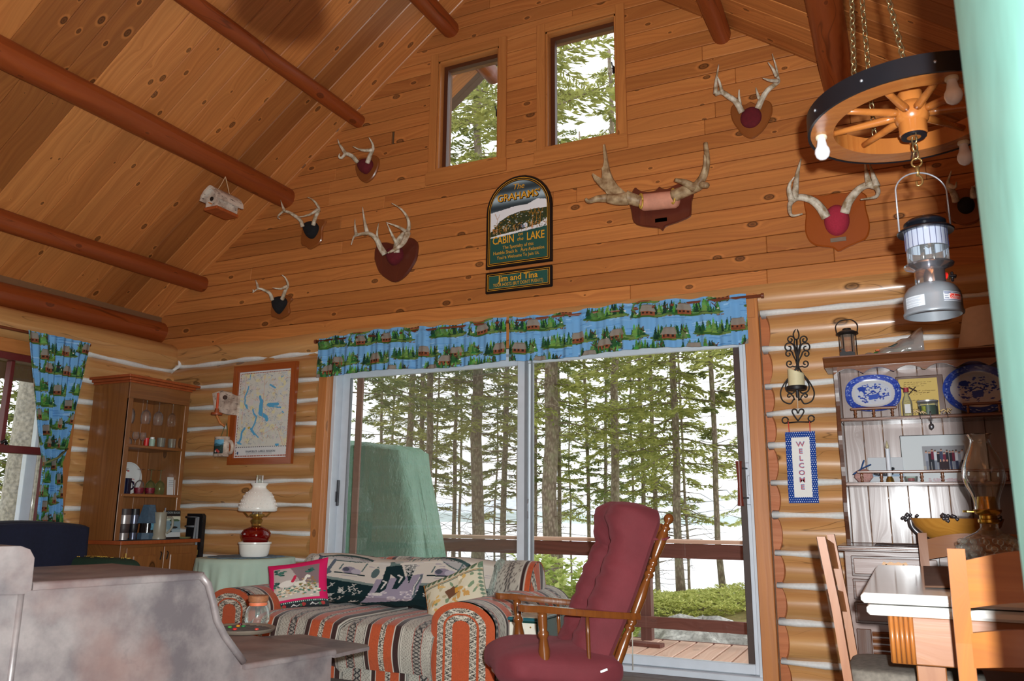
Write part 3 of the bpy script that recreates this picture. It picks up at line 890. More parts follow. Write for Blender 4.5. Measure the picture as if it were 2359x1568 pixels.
TREES = [  # px, width px, diameter m, crown z, density, reach, label
 (876, 9, .12, 1.6, .8, 1.2, 'slender spruce farthest left above the green tarp'),
 (895, 7, .10, 1.8, .7, 1.0, 'thin spruce second from left above the green tarp'),
 (939, 18, .20, 2.2, .8, 1.4, 'straight spruce rising behind the tarp peak'),
 (964, 14, .17, 1.7, .8, 1.3, 'dark spruce just right of the tarp peak'),
 (1003, 6, .08, 1.1, .8, 1.0, 'thin young spruce right of the tarp edge'),
 (1048, 11, .14, 1.8, .8, 1.2, 'left of the paired spruces in the screened door half'),
 (1062, 7, .10, 1.6, .7, 1.0, 'right of the paired spruces in the screened door half'),
 (1100, 30, .27, 2.6, .8, 1.7, 'thickest spruce trunk seen through the screened door half'),
 (1138, 5, .07, .7, .8, .9, 'small crooked spruce right of the thickest screened trunk'),
 (1160, 15, .17, 1.5, .9, 1.3, 'spruce nearest the door meeting stile on the left'),
 (1231, 13, .15, 2.0, .7, 1.2, 'dark spruce hugging the right side of the meeting stile'),
 (1268, 37, .29, 2.6, .8, 1.8, 'big rough barked spruce right of the meeting stile'),
 (1291, 11, .13, 1.6, .8, 1.2, 'slim spruce touching the big rough barked one'),
 (1316, 5, .07, .8, .9, 1.0, 'very thin spruce left of the rocker cushion'),
 (1359, 10, .13, .9, .9, 1.2, 'spruce directly above the left of the rocker cushion'),
 (1392, 10, .13, 1.4, .9, 1.2, 'spruce directly above the middle of the rocker cushion'),
 (1417, 22, .22, 2.4, 1.0, 1.7, 'broad spruce trunk above the rocker cushion'),
 (1457, 7, .10, .8, .9, 1.1, 'thin spruce above the right of the rocker cushion'),
 (1482, 12, .14, 1.4, 1.0, 1.3, 'spruce left of the rocker post knob'),
 (1510, 12, .13, 1.0, 1.0, 1.4, 'spruce rising behind the rocker post knob'),
 (1581, 7, .075, .9, .75, 1.0, 'lone thin spruce on the grassy mound'),
 (1656, 14, .11, 2.2, .35, .9, 'lone grey spruce nearest the door handle'),
 (1716, 6, .10, .6, 1.0, 1.3, 'bushy spruce half hidden by the brown door stile'),
]
for k, (px, w, dia, cr, de, re, lb) in enumerate(TREES):
    spruce(px, w, dia, lb, 500 + k, cr, 11.5 + (k * 37 % 5) * .6, de, m_needle if k % 3 else m_needle2, lean=((k * 13) % 7 - 3) * .004, reach=re)
# nearer trees whose crowns fill the gable windows
spruce(1206, 1, .20, 'yellow green spruce crown seen through both gable windows', 601, 4.0, 14, 1.1, m_needle, reach=2.2, dist=11, group='spruces beside the gable')
spruce(1757, 1, .30, 'yellow green spruce rising behind the right door casing', 602, 3.6, 14, 1.1, m_needle, reach=3.4, dist=13.5, group='spruces beside the gable')
spruce(742, 1, .28, 'spruce rising behind the left door casing', 603, 3.2, 14, .9, m_needle2, reach=3.2, dist=15, group='spruces beside the gable')
spruce(985, 1, .16, 'thin spruce left of the paired spruces with a tall crown', 604, 3.8, 14, .9, m_needle2, reach=2.2, dist=17, group='spruces beside the gable')
spruce(1560, 1, .16, 'leafy spruce bough hanging above the valance right end', 605, 1.9, 11, 1.1, m_needle, reach=1.7, dist=15, group='spruces beside the gable')
# trees outside the left wall window
pt = PD(38, 1040, 9.4)
spruce(34, 1, .40, 'pale leaning trunk close outside the left window', 606, 4.5, 12, .6, m_needle, lean=.06, reach=1.4, bark=m_bark2, py=1080, dist=9.6, group='trees outside the left window')
spruce(-60, 1, .2, 'leafy spruce left of the pale leaning trunk', 607, .4, 12, 1.5, m_needle, reach=2.0, py=1080, dist=13.5, group='trees outside the left window')
spruce(120, 1, .2, 'leafy spruce right of the pale leaning trunk', 608, .2, 12, 1.5, m_needle2, reach=2.0, py=1080, dist=15, group='trees outside the left window')

def bush(name, label, cx, cy, rx, ry, h, n, ln, wd, mat, seed, zc=None, cat='bush', rosette=6, z0=None):
    g = np.random.default_rng(seed); PT = []; TN = []
    z0 = ground_z(cx, cy) if z0 is None else z0
    a = g.uniform(0, 2 * PI, n); r = np.sqrt(g.uniform(0, 1, n)); hh = h * (1 - .55 * r ** 2) * g.uniform(.25, 1.0, n) ** .6
    bx = cx + rx * r * np.cos(a); by = cy + ry * r * np.sin(a); bz = z0 + hh
    for k in range(rosette):
        th = 2 * PI * k / rosette + g.uniform(0, 6.3, n); el = g.uniform(-.25, .7, n); L = ln * g.uniform(.7, 1.25, n)
        d = np.stack([np.cos(th) * np.cos(el), np.sin(th) * np.cos(el), np.sin(el)], -1) * L[:, None]
        u = np.stack([-np.sin(th), np.cos(th), g.normal(0, .3, n)], -1) * (wd * g.uniform(.7, 1.2, n))[:, None]
        c0 = np.stack([bx, by, bz], -1)
        PT.append(np.stack([c0, c0 + d * .45 + u, c0 + d, c0 + d * .45 - u], 1).reshape(-1, 3)); TN.append(np.repeat(np.clip(g.normal(.5, .25, n), 0, 1), 4))
    root = thing(name, label, cat, (0, 0, 0)); P = np.concatenate(PT)
    o = tri_mesh('foliage', P, np.arange(len(P)).reshape(-1, 4), mat, np.concatenate(TN), root); o['kind'] = 'stuff'
    b = MB()
    for i in range(0, n, max(1, n // 40)): b.tube([(cx + (bx[i] - cx) * .3, cy + (by[i] - cy) * .3, z0 - .1), (bx[i], by[i], bz[i])], [.008, .004], 4, cap=False)
    b.build('stems', m_bark, root); return root
bp = PD(1250, 1340, 9.3); bush('rhododendron_bush', 'light green broad leaved bush behind the deck railing', bp.x, bp.y, 1.15, .6, 1.32, 700, .125, .026, m_rhodo, 21, z0=-.75)
bp = PD(1110, 1330, 9.6); bush('rhododendron_bush', 'light green bush behind the sofa back seen under the railing', bp.x, bp.y, .95, .5, 1.1, 380, .125, .026, m_rhodo, 22, z0=-.75)
for k, (px, D, rx, h, n, lb) in enumerate(((1560, 12.4, 1.1, .22, 1500, 'low green blueberry shrub on the mound behind the rocker'), (1680, 12.2, 1.0, .20, 1500, 'low green blueberry shrub on the mound by the lone grey spruce'), (1800, 12.8, 1.2, .24, 900, 'low green shrub at the mound right end'), (1430, 12.8, 1.2, .2, 900, 'low green shrub at the mound left end'))):
    bp = PD(px, 1390, D); bush('low_shrub', lb, bp.x, bp.y, rx, 1.3, h, n, .06, .014, m_shrub, 30 + k, rosette=5)
# boulder behind the railing
t = NT('granite'); tc = t.n('TexCoord'); nz = t.n('TexNoise', Vector=tc.outputs['Object'], Scale=5.0, Detail=6.0); n2 = t.n('TexNoise', Vector=tc.outputs['Object'], Scale=30.0, Detail=4.0)
c = t.mix(t.ramp(nz.outputs[0], [(0.42, 0), (0.62, 1)]), S(150, 148, 142), S(206, 204, 198)); c = t.mix(t.ramp(n2.outputs[0], [(0.45, 0), (0.75, .7)]), c, S(96, 92, 88)); t.base(c); t.rough(.9); t.bump(nz.outputs[0], .5, .05)
bp = PD(1620, 1460, 9.0); rr = np.random.default_rng(4); b = MB()
def rock(u, v):
    a, e = 2 * PI * u, PI * v; k = 1 + .10 * math.sin(3 * a + 1) * math.sin(e) + .08 * math.sin(5 * a + 4 * e) + .05 * math.sin(9 * a - 7 * e)
    return (bp.x + 1.0 * k * math.sin(e) * math.cos(a), bp.y + .6 * k * math.sin(e) * math.sin(a), -.72 + .52 * k * math.cos(e))
b.grid(40, 20, rock, close_u=True); tag(b.build('boulder', t.m, None, smooth=True), 'grey lichen spotted boulder behind the lower rail', 'rock')

# ------------------------------------------------------------------ things on the gable wall
def crom(P, sub=5):
    """Catmull-Rom through tuples of any length"""
    if len(P) < 3: 
        return [tuple(np.array(P[0]) * (1 - i / sub) + np.array(P[-1]) * (i / sub)) for i in range(sub + 1)]
    Q = [np.array(p, float) for p in P]; Q = [2 * Q[0] - Q[1]] + Q + [2 * Q[-1] - Q[-2]]; out = []
    for i in range(1, len(Q) - 2):
        for k in range(sub):
            t = k / sub; a, b_, c, d = Q[i - 1], Q[i], Q[i + 1], Q[i + 2]
            out.append(tuple(.5 * ((2 * b_) + (-a + c) * t + (2 * a - 5 * b_ + 4 * c - d) * t * t + (-a + 3 * b_ - 3 * c + d) * t ** 3)))
    out.append(tuple(Q[-2])); return out

t = NT('antler_bone'); tc = t.n('TexCoord'); nz = t.n('TexNoise', Vector=tc.outputs['Object'], Scale=26.0, Detail=4.0)
t.base(t.mix(t.ramp(nz.outputs[0], [(0.35, 0), (0.65, 1)]), S(150, 128, 98), S(222, 212, 192))); t.rough(.5); t.bump(nz.outputs[0], .3, .004); m_antler = t.m
t = NT('moose_antler_bone'); tc = t.n('TexCoord'); nz = t.n('TexNoise', Vector=tc.outputs['Object'], Scale=22.0, Detail=4.0)
t.base(t.mix(t.ramp(nz.outputs[0], [(0.35, 0), (0.65, 1)]), S(128, 96, 62), S(190, 164, 126))); t.rough(.55); t.bump(nz.outputs[0], .3, .004); m_moose = t.m
m_velred = M('red_velvet', S(96, 12, 24), .9, vary=.2, scale=60)
m_felt = M('rose_felt', S(168, 40, 62), .95, vary=.12, scale=120)
m_velblk = M('black_velvet', S(14, 14, 18), .9)
m_suede = M('pink_suede', S(214, 148, 122), .9, vary=.15, scale=18)
w_pq = wood('walnut_plaque', S(150, 86, 40), S(112, 58, 24), knot=0, rough=.28, uv=False, coat=.3, tint=.1)
w_pqdark = wood('mahogany_plaque', S(104, 48, 34), S(70, 28, 22), knot=0, rough=.25, uv=False, coat=.4, tint=.1)
w_pqcherry = wood('cherry_plaque', S(160, 78, 24), S(128, 54, 14), knot=0, rough=.35, uv=False, coat=.2, tint=.1)
m_gold = M('gold_cord', S(206, 168, 72), .45, .3)
m_brass = M('brass', S(186, 150, 78), .3, .85)

def wall_mount(name, label, Z, plaque, cap, antlers, pmat, cmat, amat=None, thick=.022, capd=.06, cap_ell=None, extra=None, group='antler mounts on the gable wall'):
    """Z maps drawing coordinates to photo pixels; everything is measured on planes in front of the wall"""
    ctr = PY(*Z(*[sum(q) / len(plaque) for q in zip(*plaque)]), -.006)
    root = thing(name, label, 'antlers', ctr, group=group)
    loc = lambda p: Vector(p) - ctr
    pts = [PY(*Z(*p), -.02) for p in plaque]
    pts = [(p.x, p.z) for p in pts]
    pc = crom([p for p in pts] + [pts[0]], 3)[:-1] if len(plaque) > 9 else pts
    b = MB(); b.prism([(x - ctr.x, z - ctr.z) for x, z in pc], .0, -thick, inset=.008); b.build('plaque', pmat, root, smooth=30)
    if cap_ell:
        cx, cy, rx, ry = cap_ell; c3 = loc(PY(*Z(cx, cy), -.03)); R1 = (PY(*Z(cx + rx, cy), -.03) - PY(*Z(cx, cy), -.03)).length; R2 = (PY(*Z(cx, cy + ry), -.03) - PY(*Z(cx, cy), -.03)).length
        b = MB(); n = 28
        b.grid(n, 8, lambda u, v: (c3.x + R1 * math.cos(2 * PI * u) * math.cos(v * PI / 2) ** .7, -thick + .004 - capd * math.sin(v * PI / 2), c3.z + R2 * math.sin(2 * PI * u) * math.cos(v * PI / 2) ** .7), close_u=True)
        b.build('skull_cap', cmat, root, smooth=True)
    elif cap:
        cp = [loc(PY(*Z(*p), -.04)) for p in cap]; cp = crom([(p.x, p.z) for p in cp] + [(cp[0].x, cp[0].z)], 4)[:-1]
        mx, mz = sum(p[0] for p in cp) / len(cp), sum(p[1] for p in cp) / len(cp); n = len(cp); b = MB()
        def f(u, v):
            x, z = cp[int(round(u * n)) % n]; k = math.cos(v * PI / 2) ** .6
            return (mx + (x - mx) * k, -thick + .004 - capd * math.sin(v * PI / 2), mz + (z - mz) * k)
        b.grid(n, 7, f, close_u=True); b.build('skull_cap', cmat, root, smooth=True)
    for side in antlers:
        b = MB()
        for path in side:   # (list of points, depth0, depth1, r0, r1)
            P, d0, d1, r0, r1 = path; n = len(P); q = []
            for i, p in enumerate(P):
                tt = i / (n - 1); w = PY(*Z(*p), -(d0 + (d1 - d0) * tt)) - ctr; q.append((w.x, w.y, w.z))
            q = crom(q, 5); m = len(q)
            b.tube(q, [(r0 + (r1 - r0) * (i / (m - 1)) ** 1.2) for i in range(m)], 9)
        b.build('antler', amat or m_antler, root, smooth=True)
    if extra: extra(root, loc, Z)
    return root

ZA = lambda x, y: (560 + x / 3.564, 300 + y / 3.564)
wall_mount('antler_mount', 'small antlers with red velvet cap on an oval plaque, highest on the left', ZA,
    [(930, 260), (955, 228), (1010, 222), (1075, 205), (1110, 228), (1112, 290), (1085, 360), (1050, 405), (1005, 430), (960, 405), (930, 350), (922, 300)],
    [(945, 265), (980, 238), (1040, 235), (1062, 270), (1052, 310), (1010, 355), (965, 340), (940, 298)],
    [[([(940, 262), (895, 212), (840, 188)], .09, .20, .019, .016), ([(840, 190), (815, 150), (790, 112), (777, 72)], .20, .22, .016, .003), ([(842, 188), (815, 222), (792, 224), (788, 205), (796, 190)], .20, .26, .014, .003)],
     [([(1020, 268), (1045, 200), (1065, 160), (1065, 120), (1050, 85), (1032, 58)], .09, .20, .020, .003), ([(1062, 162), (1000, 165), (950, 155), (900, 132)], .16, .27, .016, .003)]],
    w_pq, m_velred)
wall_mount('antler_mount', 'small antlers with black velvet cap on a shield plaque, middle of the left cluster', ZA,
    [(485, 800), (475, 930), (515, 955), (550, 975), (640, 915), (650, 830), (660, 785), (680, 745), (620, 730), (560, 745), (500, 775)],
    [(490, 790), (520, 755), (575, 745), (615, 785), (605, 840), (570, 885), (530, 880), (505, 840)],
    [[([(490, 792), (470, 740), (430, 705), (380, 675), (335, 665), (300, 690), (285, 715), (302, 727)], .10, .26, .018, .004), ([(340, 665), (325, 625), (308, 572)], .20, .20, .014, .003)],
     [([(575, 778), (595, 710), (622, 650), (600, 600), (570, 570), (528, 547)], .10, .20, .018, .003), ([(618, 645), (560, 685), (500, 705), (452, 712)], .16, .28, .014, .003)]],
    w_pq, m_velblk)
wall_mount('antler_mount', 'large many tined antlers on a dark heart shaped plaque with red velvet', ZA,
    [(1080, 1060), (1085, 980), (1120, 930), (1180, 920), (1245, 932), (1310, 892), (1385, 883), (1430, 920), (1435, 980), (1420, 1060), (1370, 1150), (1310, 1215), (1245, 1248), (1180, 1220), (1115, 1160)],
    [(1170, 1010), (1200, 970), (1290, 960), (1312, 1010), (1300, 1060), (1240, 1108), (1195, 1085)],
    [[([(1165, 1020), (1125, 955), (1100, 900), (1060, 860), (1020, 845), (930, 860), (905, 885), (888, 940)], .09, .28, .026, .004), ([(1020, 845), (1000, 760), (980, 630)], .18, .20, .019, .003), ([(930, 858), (920, 800), (918, 730)], .24, .22, .014, .003), ([(1110, 930), (1100, 850), (1112, 762)], .12, .18, .014, .003)],
     [([(1262, 1005), (1262, 930), (1310, 860), (1350, 830), (1362, 770), (1340, 700), (1290, 640), (1220, 598)], .09, .24, .026, .003), ([(1355, 840), (1310, 930), (1230, 985), (1190, 1005)], .18, .34, .024, .005), ([(1345, 835), (1280, 795), (1175, 755)], .18, .26, .016, .003), ([(1262, 930), (1220, 850), (1180, 760)], .12, .20, .015, .003)]],
    w_pqdark, m_velred, thick=.026)
wall_mount('antler_mount', 'small antlers with black velvet cap on a shield plaque, lowest on the left', ZA,
    [(235, 1420), (228, 1520), (265, 1538), (305, 1550), (380, 1500), (375, 1425), (405, 1380), (350, 1350), (290, 1370), (250, 1390)],
    [(237, 1410), (265, 1370), (320, 1362), (355, 1395), (345, 1440), (290, 1507), (250, 1465)],
    [[([(240, 1392), (220, 1340), (170, 1310), (125, 1300), (78, 1332)], .10, .24, .017, .004), ([(125, 1300), (115, 1260), (103, 1228)], .2, .2, .013, .003), ([(88, 1325), (80, 1305)], .22, .24, .008, .003)],
     [([(320, 1388), (345, 1320), (368, 1270), (350, 1215), (317, 1185)], .10, .2, .017, .003), ([(362, 1275), (310, 1300), (240, 1292)], .16, .26, .013, .003)]],
    w_pq, m_velblk)
ZM = lambda x, y: (1330 + x / 6.533, 310 + y / 6.533)
def moose_extra(root, loc, Z):
    b = MB()   # suede bolster
    a, c = loc(PY(*Z(1010, 1020), -.09)), loc(PY(*Z(1460, 975), -.09)); R = (PY(*Z(1200, 1110), -.09) - PY(*Z(1200, 985), -.09)).length
    q = [a.lerp(c, i / 10) for i in range(11)]; ends = [.35, .75, .95]
    pre = [a + (a - c).normalized() * R * k for k in (.62, .45, .2)]; post = [c + (c - a).normalized() * R * k for k in (.2, .45, .62)]
    b.tube(pre + q + post, [R * k for k in ends] + [R] * 11 + [R * k for k in reversed(ends)], 20); b.build('suede_bolster', m_suede, root, smooth=True)
    for (x, y, rr) in ((958, 1000, 85), (1440, 925, 75)):
        o = loc(PY(*Z(x, y), -.14)); r = .045; pth = [o + Vector((.35 * r * math.cos(k * PI / 10), -.3 * r * math.cos(k * PI / 10), 1.15 * r * math.sin(k * PI / 10))) for k in range(21)]
        b = MB(); b.tube(pth, .007, 6); b.build('gold_rope', m_gold, root, smooth=True)
    # left palm as a thick blade
    pal = [(760, 900), (620, 780), (540, 660), (490, 540), (460, 400), (435, 250), (415, 145), (395, 160), (400, 270), (410, 400), (398, 470), (370, 510), (375, 600), (365, 680), (300, 640), (235, 590), (220, 612), (260, 700), (350, 800), (430, 870), (470, 950), (600, 1000), (780, 1030)]
    pp = [loc(PY(*Z(*p), -.17)) for p in pal]; b = MB(); b.prism([(p.x, p.z) for p in pp], pp[0].y + .012, pp[0].y - .016, inset=.006); b.build('antler_palm', m_moose, root, smooth=35)
    o = loc(PY(*Z(1265, 1290), -.024)); b = MB(); b.box((o.x, -.026, o.z), (.085, .004, .030), None, .001); b.build('nameplate', M('dark_plate', S(40, 34, 26), .4, .5), root)
wall_mount('moose_antler_mount', 'moose antlers with pink suede bolster on a dark scalloped plaque', ZM,
    [(770, 1030), (810, 900), (868, 800), (930, 838), (1050, 865), (1180, 840), (1235, 785), (1290, 815), (1380, 812), (1520, 745), (1640, 770), (1750, 870), (1722, 1000), (1715, 1170), (1680, 1240), (1500, 1320), (1330, 1380), (1280, 1445), (1230, 1410), (1050, 1390), (900, 1360), (840, 1300), (820, 1200), (800, 1100)],
    None,
    [[([(945, 1005), (830, 970), (720, 930)], .13, .17, .040, .046), ([(760, 960), (600, 975), (450, 960)], .17, .19, .046, .032), ([(460, 955), (300, 965), (170, 1003), (125, 962)], .18, .26, .030, .008)],
     [([(1440, 925), (1600, 860), (1750, 800), (1850, 755)], .13, .18, .042, .034), ([(1800, 770), (1890, 640), (1940, 480), (1950, 330), (1930, 122)], .18, .20, .030, .014), ([(1870, 690), (1910, 560), (1925, 420), (1918, 300)], .18, .24, .02, .008), ([(1760, 800), (1620, 722), (1470, 680)], .18, .28, .03, .012), ([(1850, 752), (1960, 765)], .18, .22, .026, .018)]],
    w_pqdark, m_suede, m_moose, thick=.028, extra=moose_extra)
ZB = lambda x, y: (1400 + x / 3.92, 0 + y / 3.92)
wall_mount('antler_mount', 'antlers with round red velvet cap on a brown shield, highest on the right', ZB,
    [(1108, 1020), (1115, 970), (1150, 940), (1240, 945), (1290, 918), (1335, 937), (1420, 905), (1475, 930), (1488, 990), (1470, 1060), (1420, 1150), (1360, 1215), (1300, 1248), (1230, 1225), (1170, 1160), (1125, 1090)],
    None,
    [[([(1212, 1015), (1160, 920), (1090, 870), (1030, 832), (975, 848)], .06, .20, .022, .014), ([(975, 846), (978, 740), (1003, 582)], .20, .20, .016, .003), ([(1030, 828), (1010, 745), (990, 690)], .19, .26, .013, .003), ([(1195, 940), (1186, 870), (1187, 808)], .08, .14, .012, .003)],
     [([(1355, 980), (1390, 900), (1440, 820), (1500, 770), (1540, 738), (1535, 690), (1520, 600), (1485, 485)], .06, .2, .022, .003), ([(1527, 690), (1490, 620), (1447, 562)], .19, .22, .013, .003), ([(1538, 730), (1460, 725), (1400, 705)], .17, .27, .014, .003), ([(1368, 890), (1350, 840), (1338, 790)], .08, .14, .012, .003)]],
    w_pq, m_velred, cap_ell=(1293, 1060, 97, 97), capd=.03)
ZC = lambda x, y: (1790 + x / 6.03, 340 + y / 6.03)
def big_extra(root, loc, Z):
    o = loc(PY(*Z(852, 1280), -.024)); b = MB(); b.box((o.x, -.026, o.z), (.092, .004, .026), None, .001); b.build('nameplate', M('pewter_plate', S(150, 142, 128), .35, .7), root)
wall_mount('antler_mount', 'heavy antlers with rose felt cap on a broad orange brown shield', ZC,
    [(370, 760), (470, 660), (640, 665), (790, 635), (960, 630), (1110, 590), (1245, 665), (1230, 740), (1240, 850), (1280, 1000), (1290, 1130), (1240, 1260), (1100, 1330), (960, 1390), (855, 1440), (770, 1390), (560, 1365), (450, 1300), (395, 1180), (390, 1050), (400, 930), (380, 820)],
    None,
    [[([(685, 970), (620, 860), (530, 760), (420, 705), (290, 690), (210, 740), (178, 800), (180, 895), (222, 945), (355, 918)], .08, .28, .030, .005), ([(205, 730), (168, 600), (180, 500), (240, 405)], .2, .24, .020, .003), ([(245, 690), (265, 500), (290, 330), (335, 155)], .19, .2, .022, .004)],
     [([(940, 905), (980, 780), (1060, 660), (1150, 570), (1260, 520), (1370, 550), (1405, 610), (1380, 675), (1300, 700), (1160, 720)], .08, .28, .030, .004), ([(1280, 510), (1250, 390), (1222, 200)], .19, .2, .022, .004), ([(1385, 540), (1340, 400), (1285, 225)], .2, .2, .022, .004)]],
    w_pqcherry, m_felt, cap_ell=(830, 1010, 180, 215), capd=.07, extra=big_extra)
ZD = lambda x, y: (2160 + x / 8.25, 370 + y / 8.25)
wall_mount('antler_mount', 'shadowed antlers on a round plaque beside the green post', ZD,
    [(530 + 390 * math.cos(a * PI / 8), 870 - 345 * math.sin(a * PI / 8)) for a in range(16)], None,
    [[([(350, 770), (300, 620), (210, 480), (205, 380), (262, 190)], .06, .2, .022, .003), ([(215, 470), (330, 500), (360, 400)], .16, .22, .015, .003)],
     [([(690, 690), (690, 560), (760, 470), (860, 400), (930, 250)], .06, .2, .022, .003), ([(690, 560), (655, 490)], .1, .16, .012, .003)]],
    w_pq, m_velblk, cap_ell=(540, 850, 170, 160), capd=.05)

# birch-bark birdhouse hanging from a purlin
t = NT('birch_bark'); tc = t.n('TexCoord'); v1 = t.n('TexNoise', Vector=t.vec(tc.outputs['Object'], (30, 30, 90)), Scale=1.0, Detail=3.0); nz = t.n('TexNoise', Vector=tc.outputs['Object'], Scale=16.0, Detail=4.0)
c = t.mix(t.ramp(nz.outputs[0], [(0.4, 0), (0.65, .8)]), S(216, 200, 184), S(150, 124, 108)); c = t.mix(t.ramp(v1.outputs[0], [(0.60, 0), (0.68, .85)]), c, S(70, 54, 48)); t.base(c); t.rough(.8); t.bump(nz.outputs[0], .3, .004); m_birch = t.m
w_raw = wood('raw_pine', S(212, 130, 62), S(170, 92, 40), knot=0, rough=.6, uv=False, tint=.1)
w_redw = wood('reddish_pine', S(172, 84, 36), S(136, 58, 24), knot=0, rough=.45, uv=False, tint=.1)
bc = PXp(512, 466, -4.66)
bh = thing('birdhouse', 'small birch bark birdhouse hung by string under a log purlin', 'birdhouse', (bc.x, bc.y, bc.z - .085))
hw, hl = .062, .105
b = MB(); b.prism([(-hw, 0), (hw, 0), (hw, .085), (0, .15), (-hw, .085)], -hl, hl); bd = b.build('house_body', m_birch, bh)
b = MB(); b.b2((-hw - .006, -hl - .01, -.012), (hw + .006, hl + .01, .012), .004); b.build('floor_board', w_redw, bh)
b = MB(); arc = [(-.095 + .0, .062), (-.088, .10), (-.06, .14), (-.02, .17), (0, .178), (.02, .17), (.06, .14), (.088, .10), (.095, .062), (.082, .06), (.072, .09), (.045, .125), (0, .158), (-.045, .125), (-.072, .09), (-.082, .06)]
b.prism(arc, -hl - .035, hl + .03); b.build('bark_roof', m_birch, bh, smooth=40)
b = MB(); b.lathe([(.0, 0), (.018, 0), (.018, .004), (0, .004)], 16, (0, -hl - .002, .075), Matrix.Rotation(PI / 2, 3, 'X')); b.build('entrance_hole', m_black, bh)
b = MB(); b.tube([(0, -hl, .035), (0, -hl - .03, .035)], .005, 6); b.build('perch', w_raw, bh)
b = MB(); b.tube([(0, -.06, .165), (-.005, -.025, .22), (0, .01, .305)], .0028, 5); b.tube([(0, .07, .17), (.004, .035, .24), (0, .01, .305)], .0028, 5); b.build('string', M('twine', S(210, 178, 140), .9), bh)

# ------------------------------------------------------------------ two painted signs
m_print = painted('painted_sign', .45, spec=.5)
m_paper = painted('printed_paper', .75)
m_sblack = M('black_lacquer', S(16, 14, 16), .35)
m_sgold = M('sign_gold', S(226, 160, 38), .5)
m_sgreen = M('sign_green', S(26, 82, 72), .5)
SX = -2.4285
sg = thing('welcome_sign', 'arched black framed sign with a lake scene and gold lettering', 'sign', (SX, -.006, 2.757))
SW, ST, SS = .2715, .71, .44
def arch(hw, z0, zs, n=16): return [(-hw, z0), (hw, z0), (hw, zs)] + [(hw * math.cos(PI * k / n), zs + (ST - SS) * (hw / SW) * math.sin(PI * k / n)) for k in range(1, n)] + [(-hw, zs)]
b = MB(); b.prism(arch(SW, 0, SS), 0, -.022, inset=.006); b.build('frame', m_sblack, sg)
for k, (i0, i1) in enumerate(((.020, .024), (.034, .037))):
    a0, a1 = arch(SW - i0, i0, SS), arch(SW - i1, i1, SS); b = MB(); n = len(a0)
    b.add([(x, -.0232, z) for x, z in a0] + [(x, -.0232, z) for x, z in a1], [(i, (i + 1) % n, n + (i + 1) % n, n + i) for i in range(n)]); b.build('gold_line', m_sgold, sg)
cv = Canvas(240, 330, (26, 78, 70)); gr = random.Random(9)
for y in range(150): 
    k = .5 + .5 * math.sin(y * .085 + 2.2); cv.a[y] = np.array([40, 58, 66]) * (1 - k) + np.array([176, 196, 206]) * k
cv.poly([(0, 150), (0, 120), (60, 112), (110, 104), (160, 104), (200, 88), (240, 96), (240, 205), (0, 228)], (232, 234, 238))
cv.poly([(0, 200), (14, 190), (40, 160), (80, 140), (130, 130), (200, 128), (240, 130), (240, 172), (205, 195), (120, 208), (40, 215), (0, 222)], (44, 58, 34))
for _ in range(420):
    x, y = gr.uniform(5, 235), gr.uniform(128, 206)
    if y > 132 + (abs(x - 150) / 150) ** 2 * 50: cv.ell(x, y, gr.uniform(1, 4), gr.uniform(.8, 2.2), gr.choice([(150, 112, 30), (28, 44, 28), (70, 88, 40), (196, 204, 200), (20, 30, 30), (176, 132, 44)]))
for x in (110, 116, 122, 128, 134): cv.line([(x, 182), (x + 3, 204)], 2.2, (30, 34, 44))
cv.ell(150, 190, 10, 9, (222, 228, 236)); cv.ell(140, 194, 8, 6, (120, 130, 150))
for _ in range(60): x = gr.uniform(0, 240); y = 214 + gr.uniform(-14, 8) - x * .06; cv.line([(x, y), (x + gr.uniform(-3, 3), y - gr.uniform(6, 18))], 1.4, gr.choice([(198, 120, 50), (160, 100, 40), (220, 190, 150)]))
for x in (28, 196, 212, 180): cv.line([(x, 190), (x + 2, 150), (x - 8, 128)], 2, (176, 118, 36)); cv.line([(x + 2, 155), (x + 12, 130)], 1.6, (176, 118, 36))
cv.a[226:] = (26, 80, 71)
IW = SW - .040
def sign_pos(U, V):
    zt = .040 + V * (ST - .085); k = np.clip((zt - SS) / (ST - SS - .045), 0, 1); hwid = IW * np.sqrt(np.clip(1 - k ** 2, 0, 1))
    return ((U - .5) * 2 * hwid, -.0225, zt)
def sign_col(U, V):
    zt = V; k = np.clip((.04 + V * (ST - .085) - SS) / (ST - SS - .045), 0, 1); hwid = np.sqrt(np.clip(1 - k ** 2, 0, 1)); return cv.at(.5 + (U - .5) * hwid, V)
print_sheet('painted_panel', 150, 200, sign_pos, sign_col, m_print, sg)
T = Matrix.Translation
def lettering(parent, txt, size, x, z, y=-.0245, mat=None, width=1.0, shear=0, off=0.0): return text_mesh(txt, size, mat or m_sgold, 'lettering', parent, T((x, y, z)), shear, width, off)
lettering(sg, 'The', .062, 0, .60, width=1.0, shear=.25)
lettering(sg, "GRAHAMS'", .079, .004, .515, y=-.0242, mat=m_sblack, width=.93, off=.003)
lettering(sg, "GRAHAMS'", .079, 0, .519, y=-.0252, width=.93, off=.001)
lettering(sg, 'CABIN', .085, -.122, .185, width=.72, off=.001)
lettering(sg, 'LAKE', .085, .142, .185, width=.74, off=.001)
lettering(sg, 'on', .040, .018, .228, shear=.3); lettering(sg, 'the', .040, .016, .190, shear=.3)
lettering(sg, 'The Specialty of this', .037, 0, .140, width=.84)
lettering(sg, 'Humble Shack Is', .037, -.105, .102, width=.82); lettering(sg, 'Pure Relaxation.', .037, .118, .102, width=.80, shear=.25)
lettering(sg, "You're Welcome To Join Us.", .037, 0, .064, width=.80)
s2 = thing('host_sign', 'narrow black framed green sign below the arched sign', 'sign', (SX, -.006, 2.566))
b = MB(); b.b2((-SW, -.022, 0), (SW, 0, .163), .006); b.build('frame', m_sblack, s2)
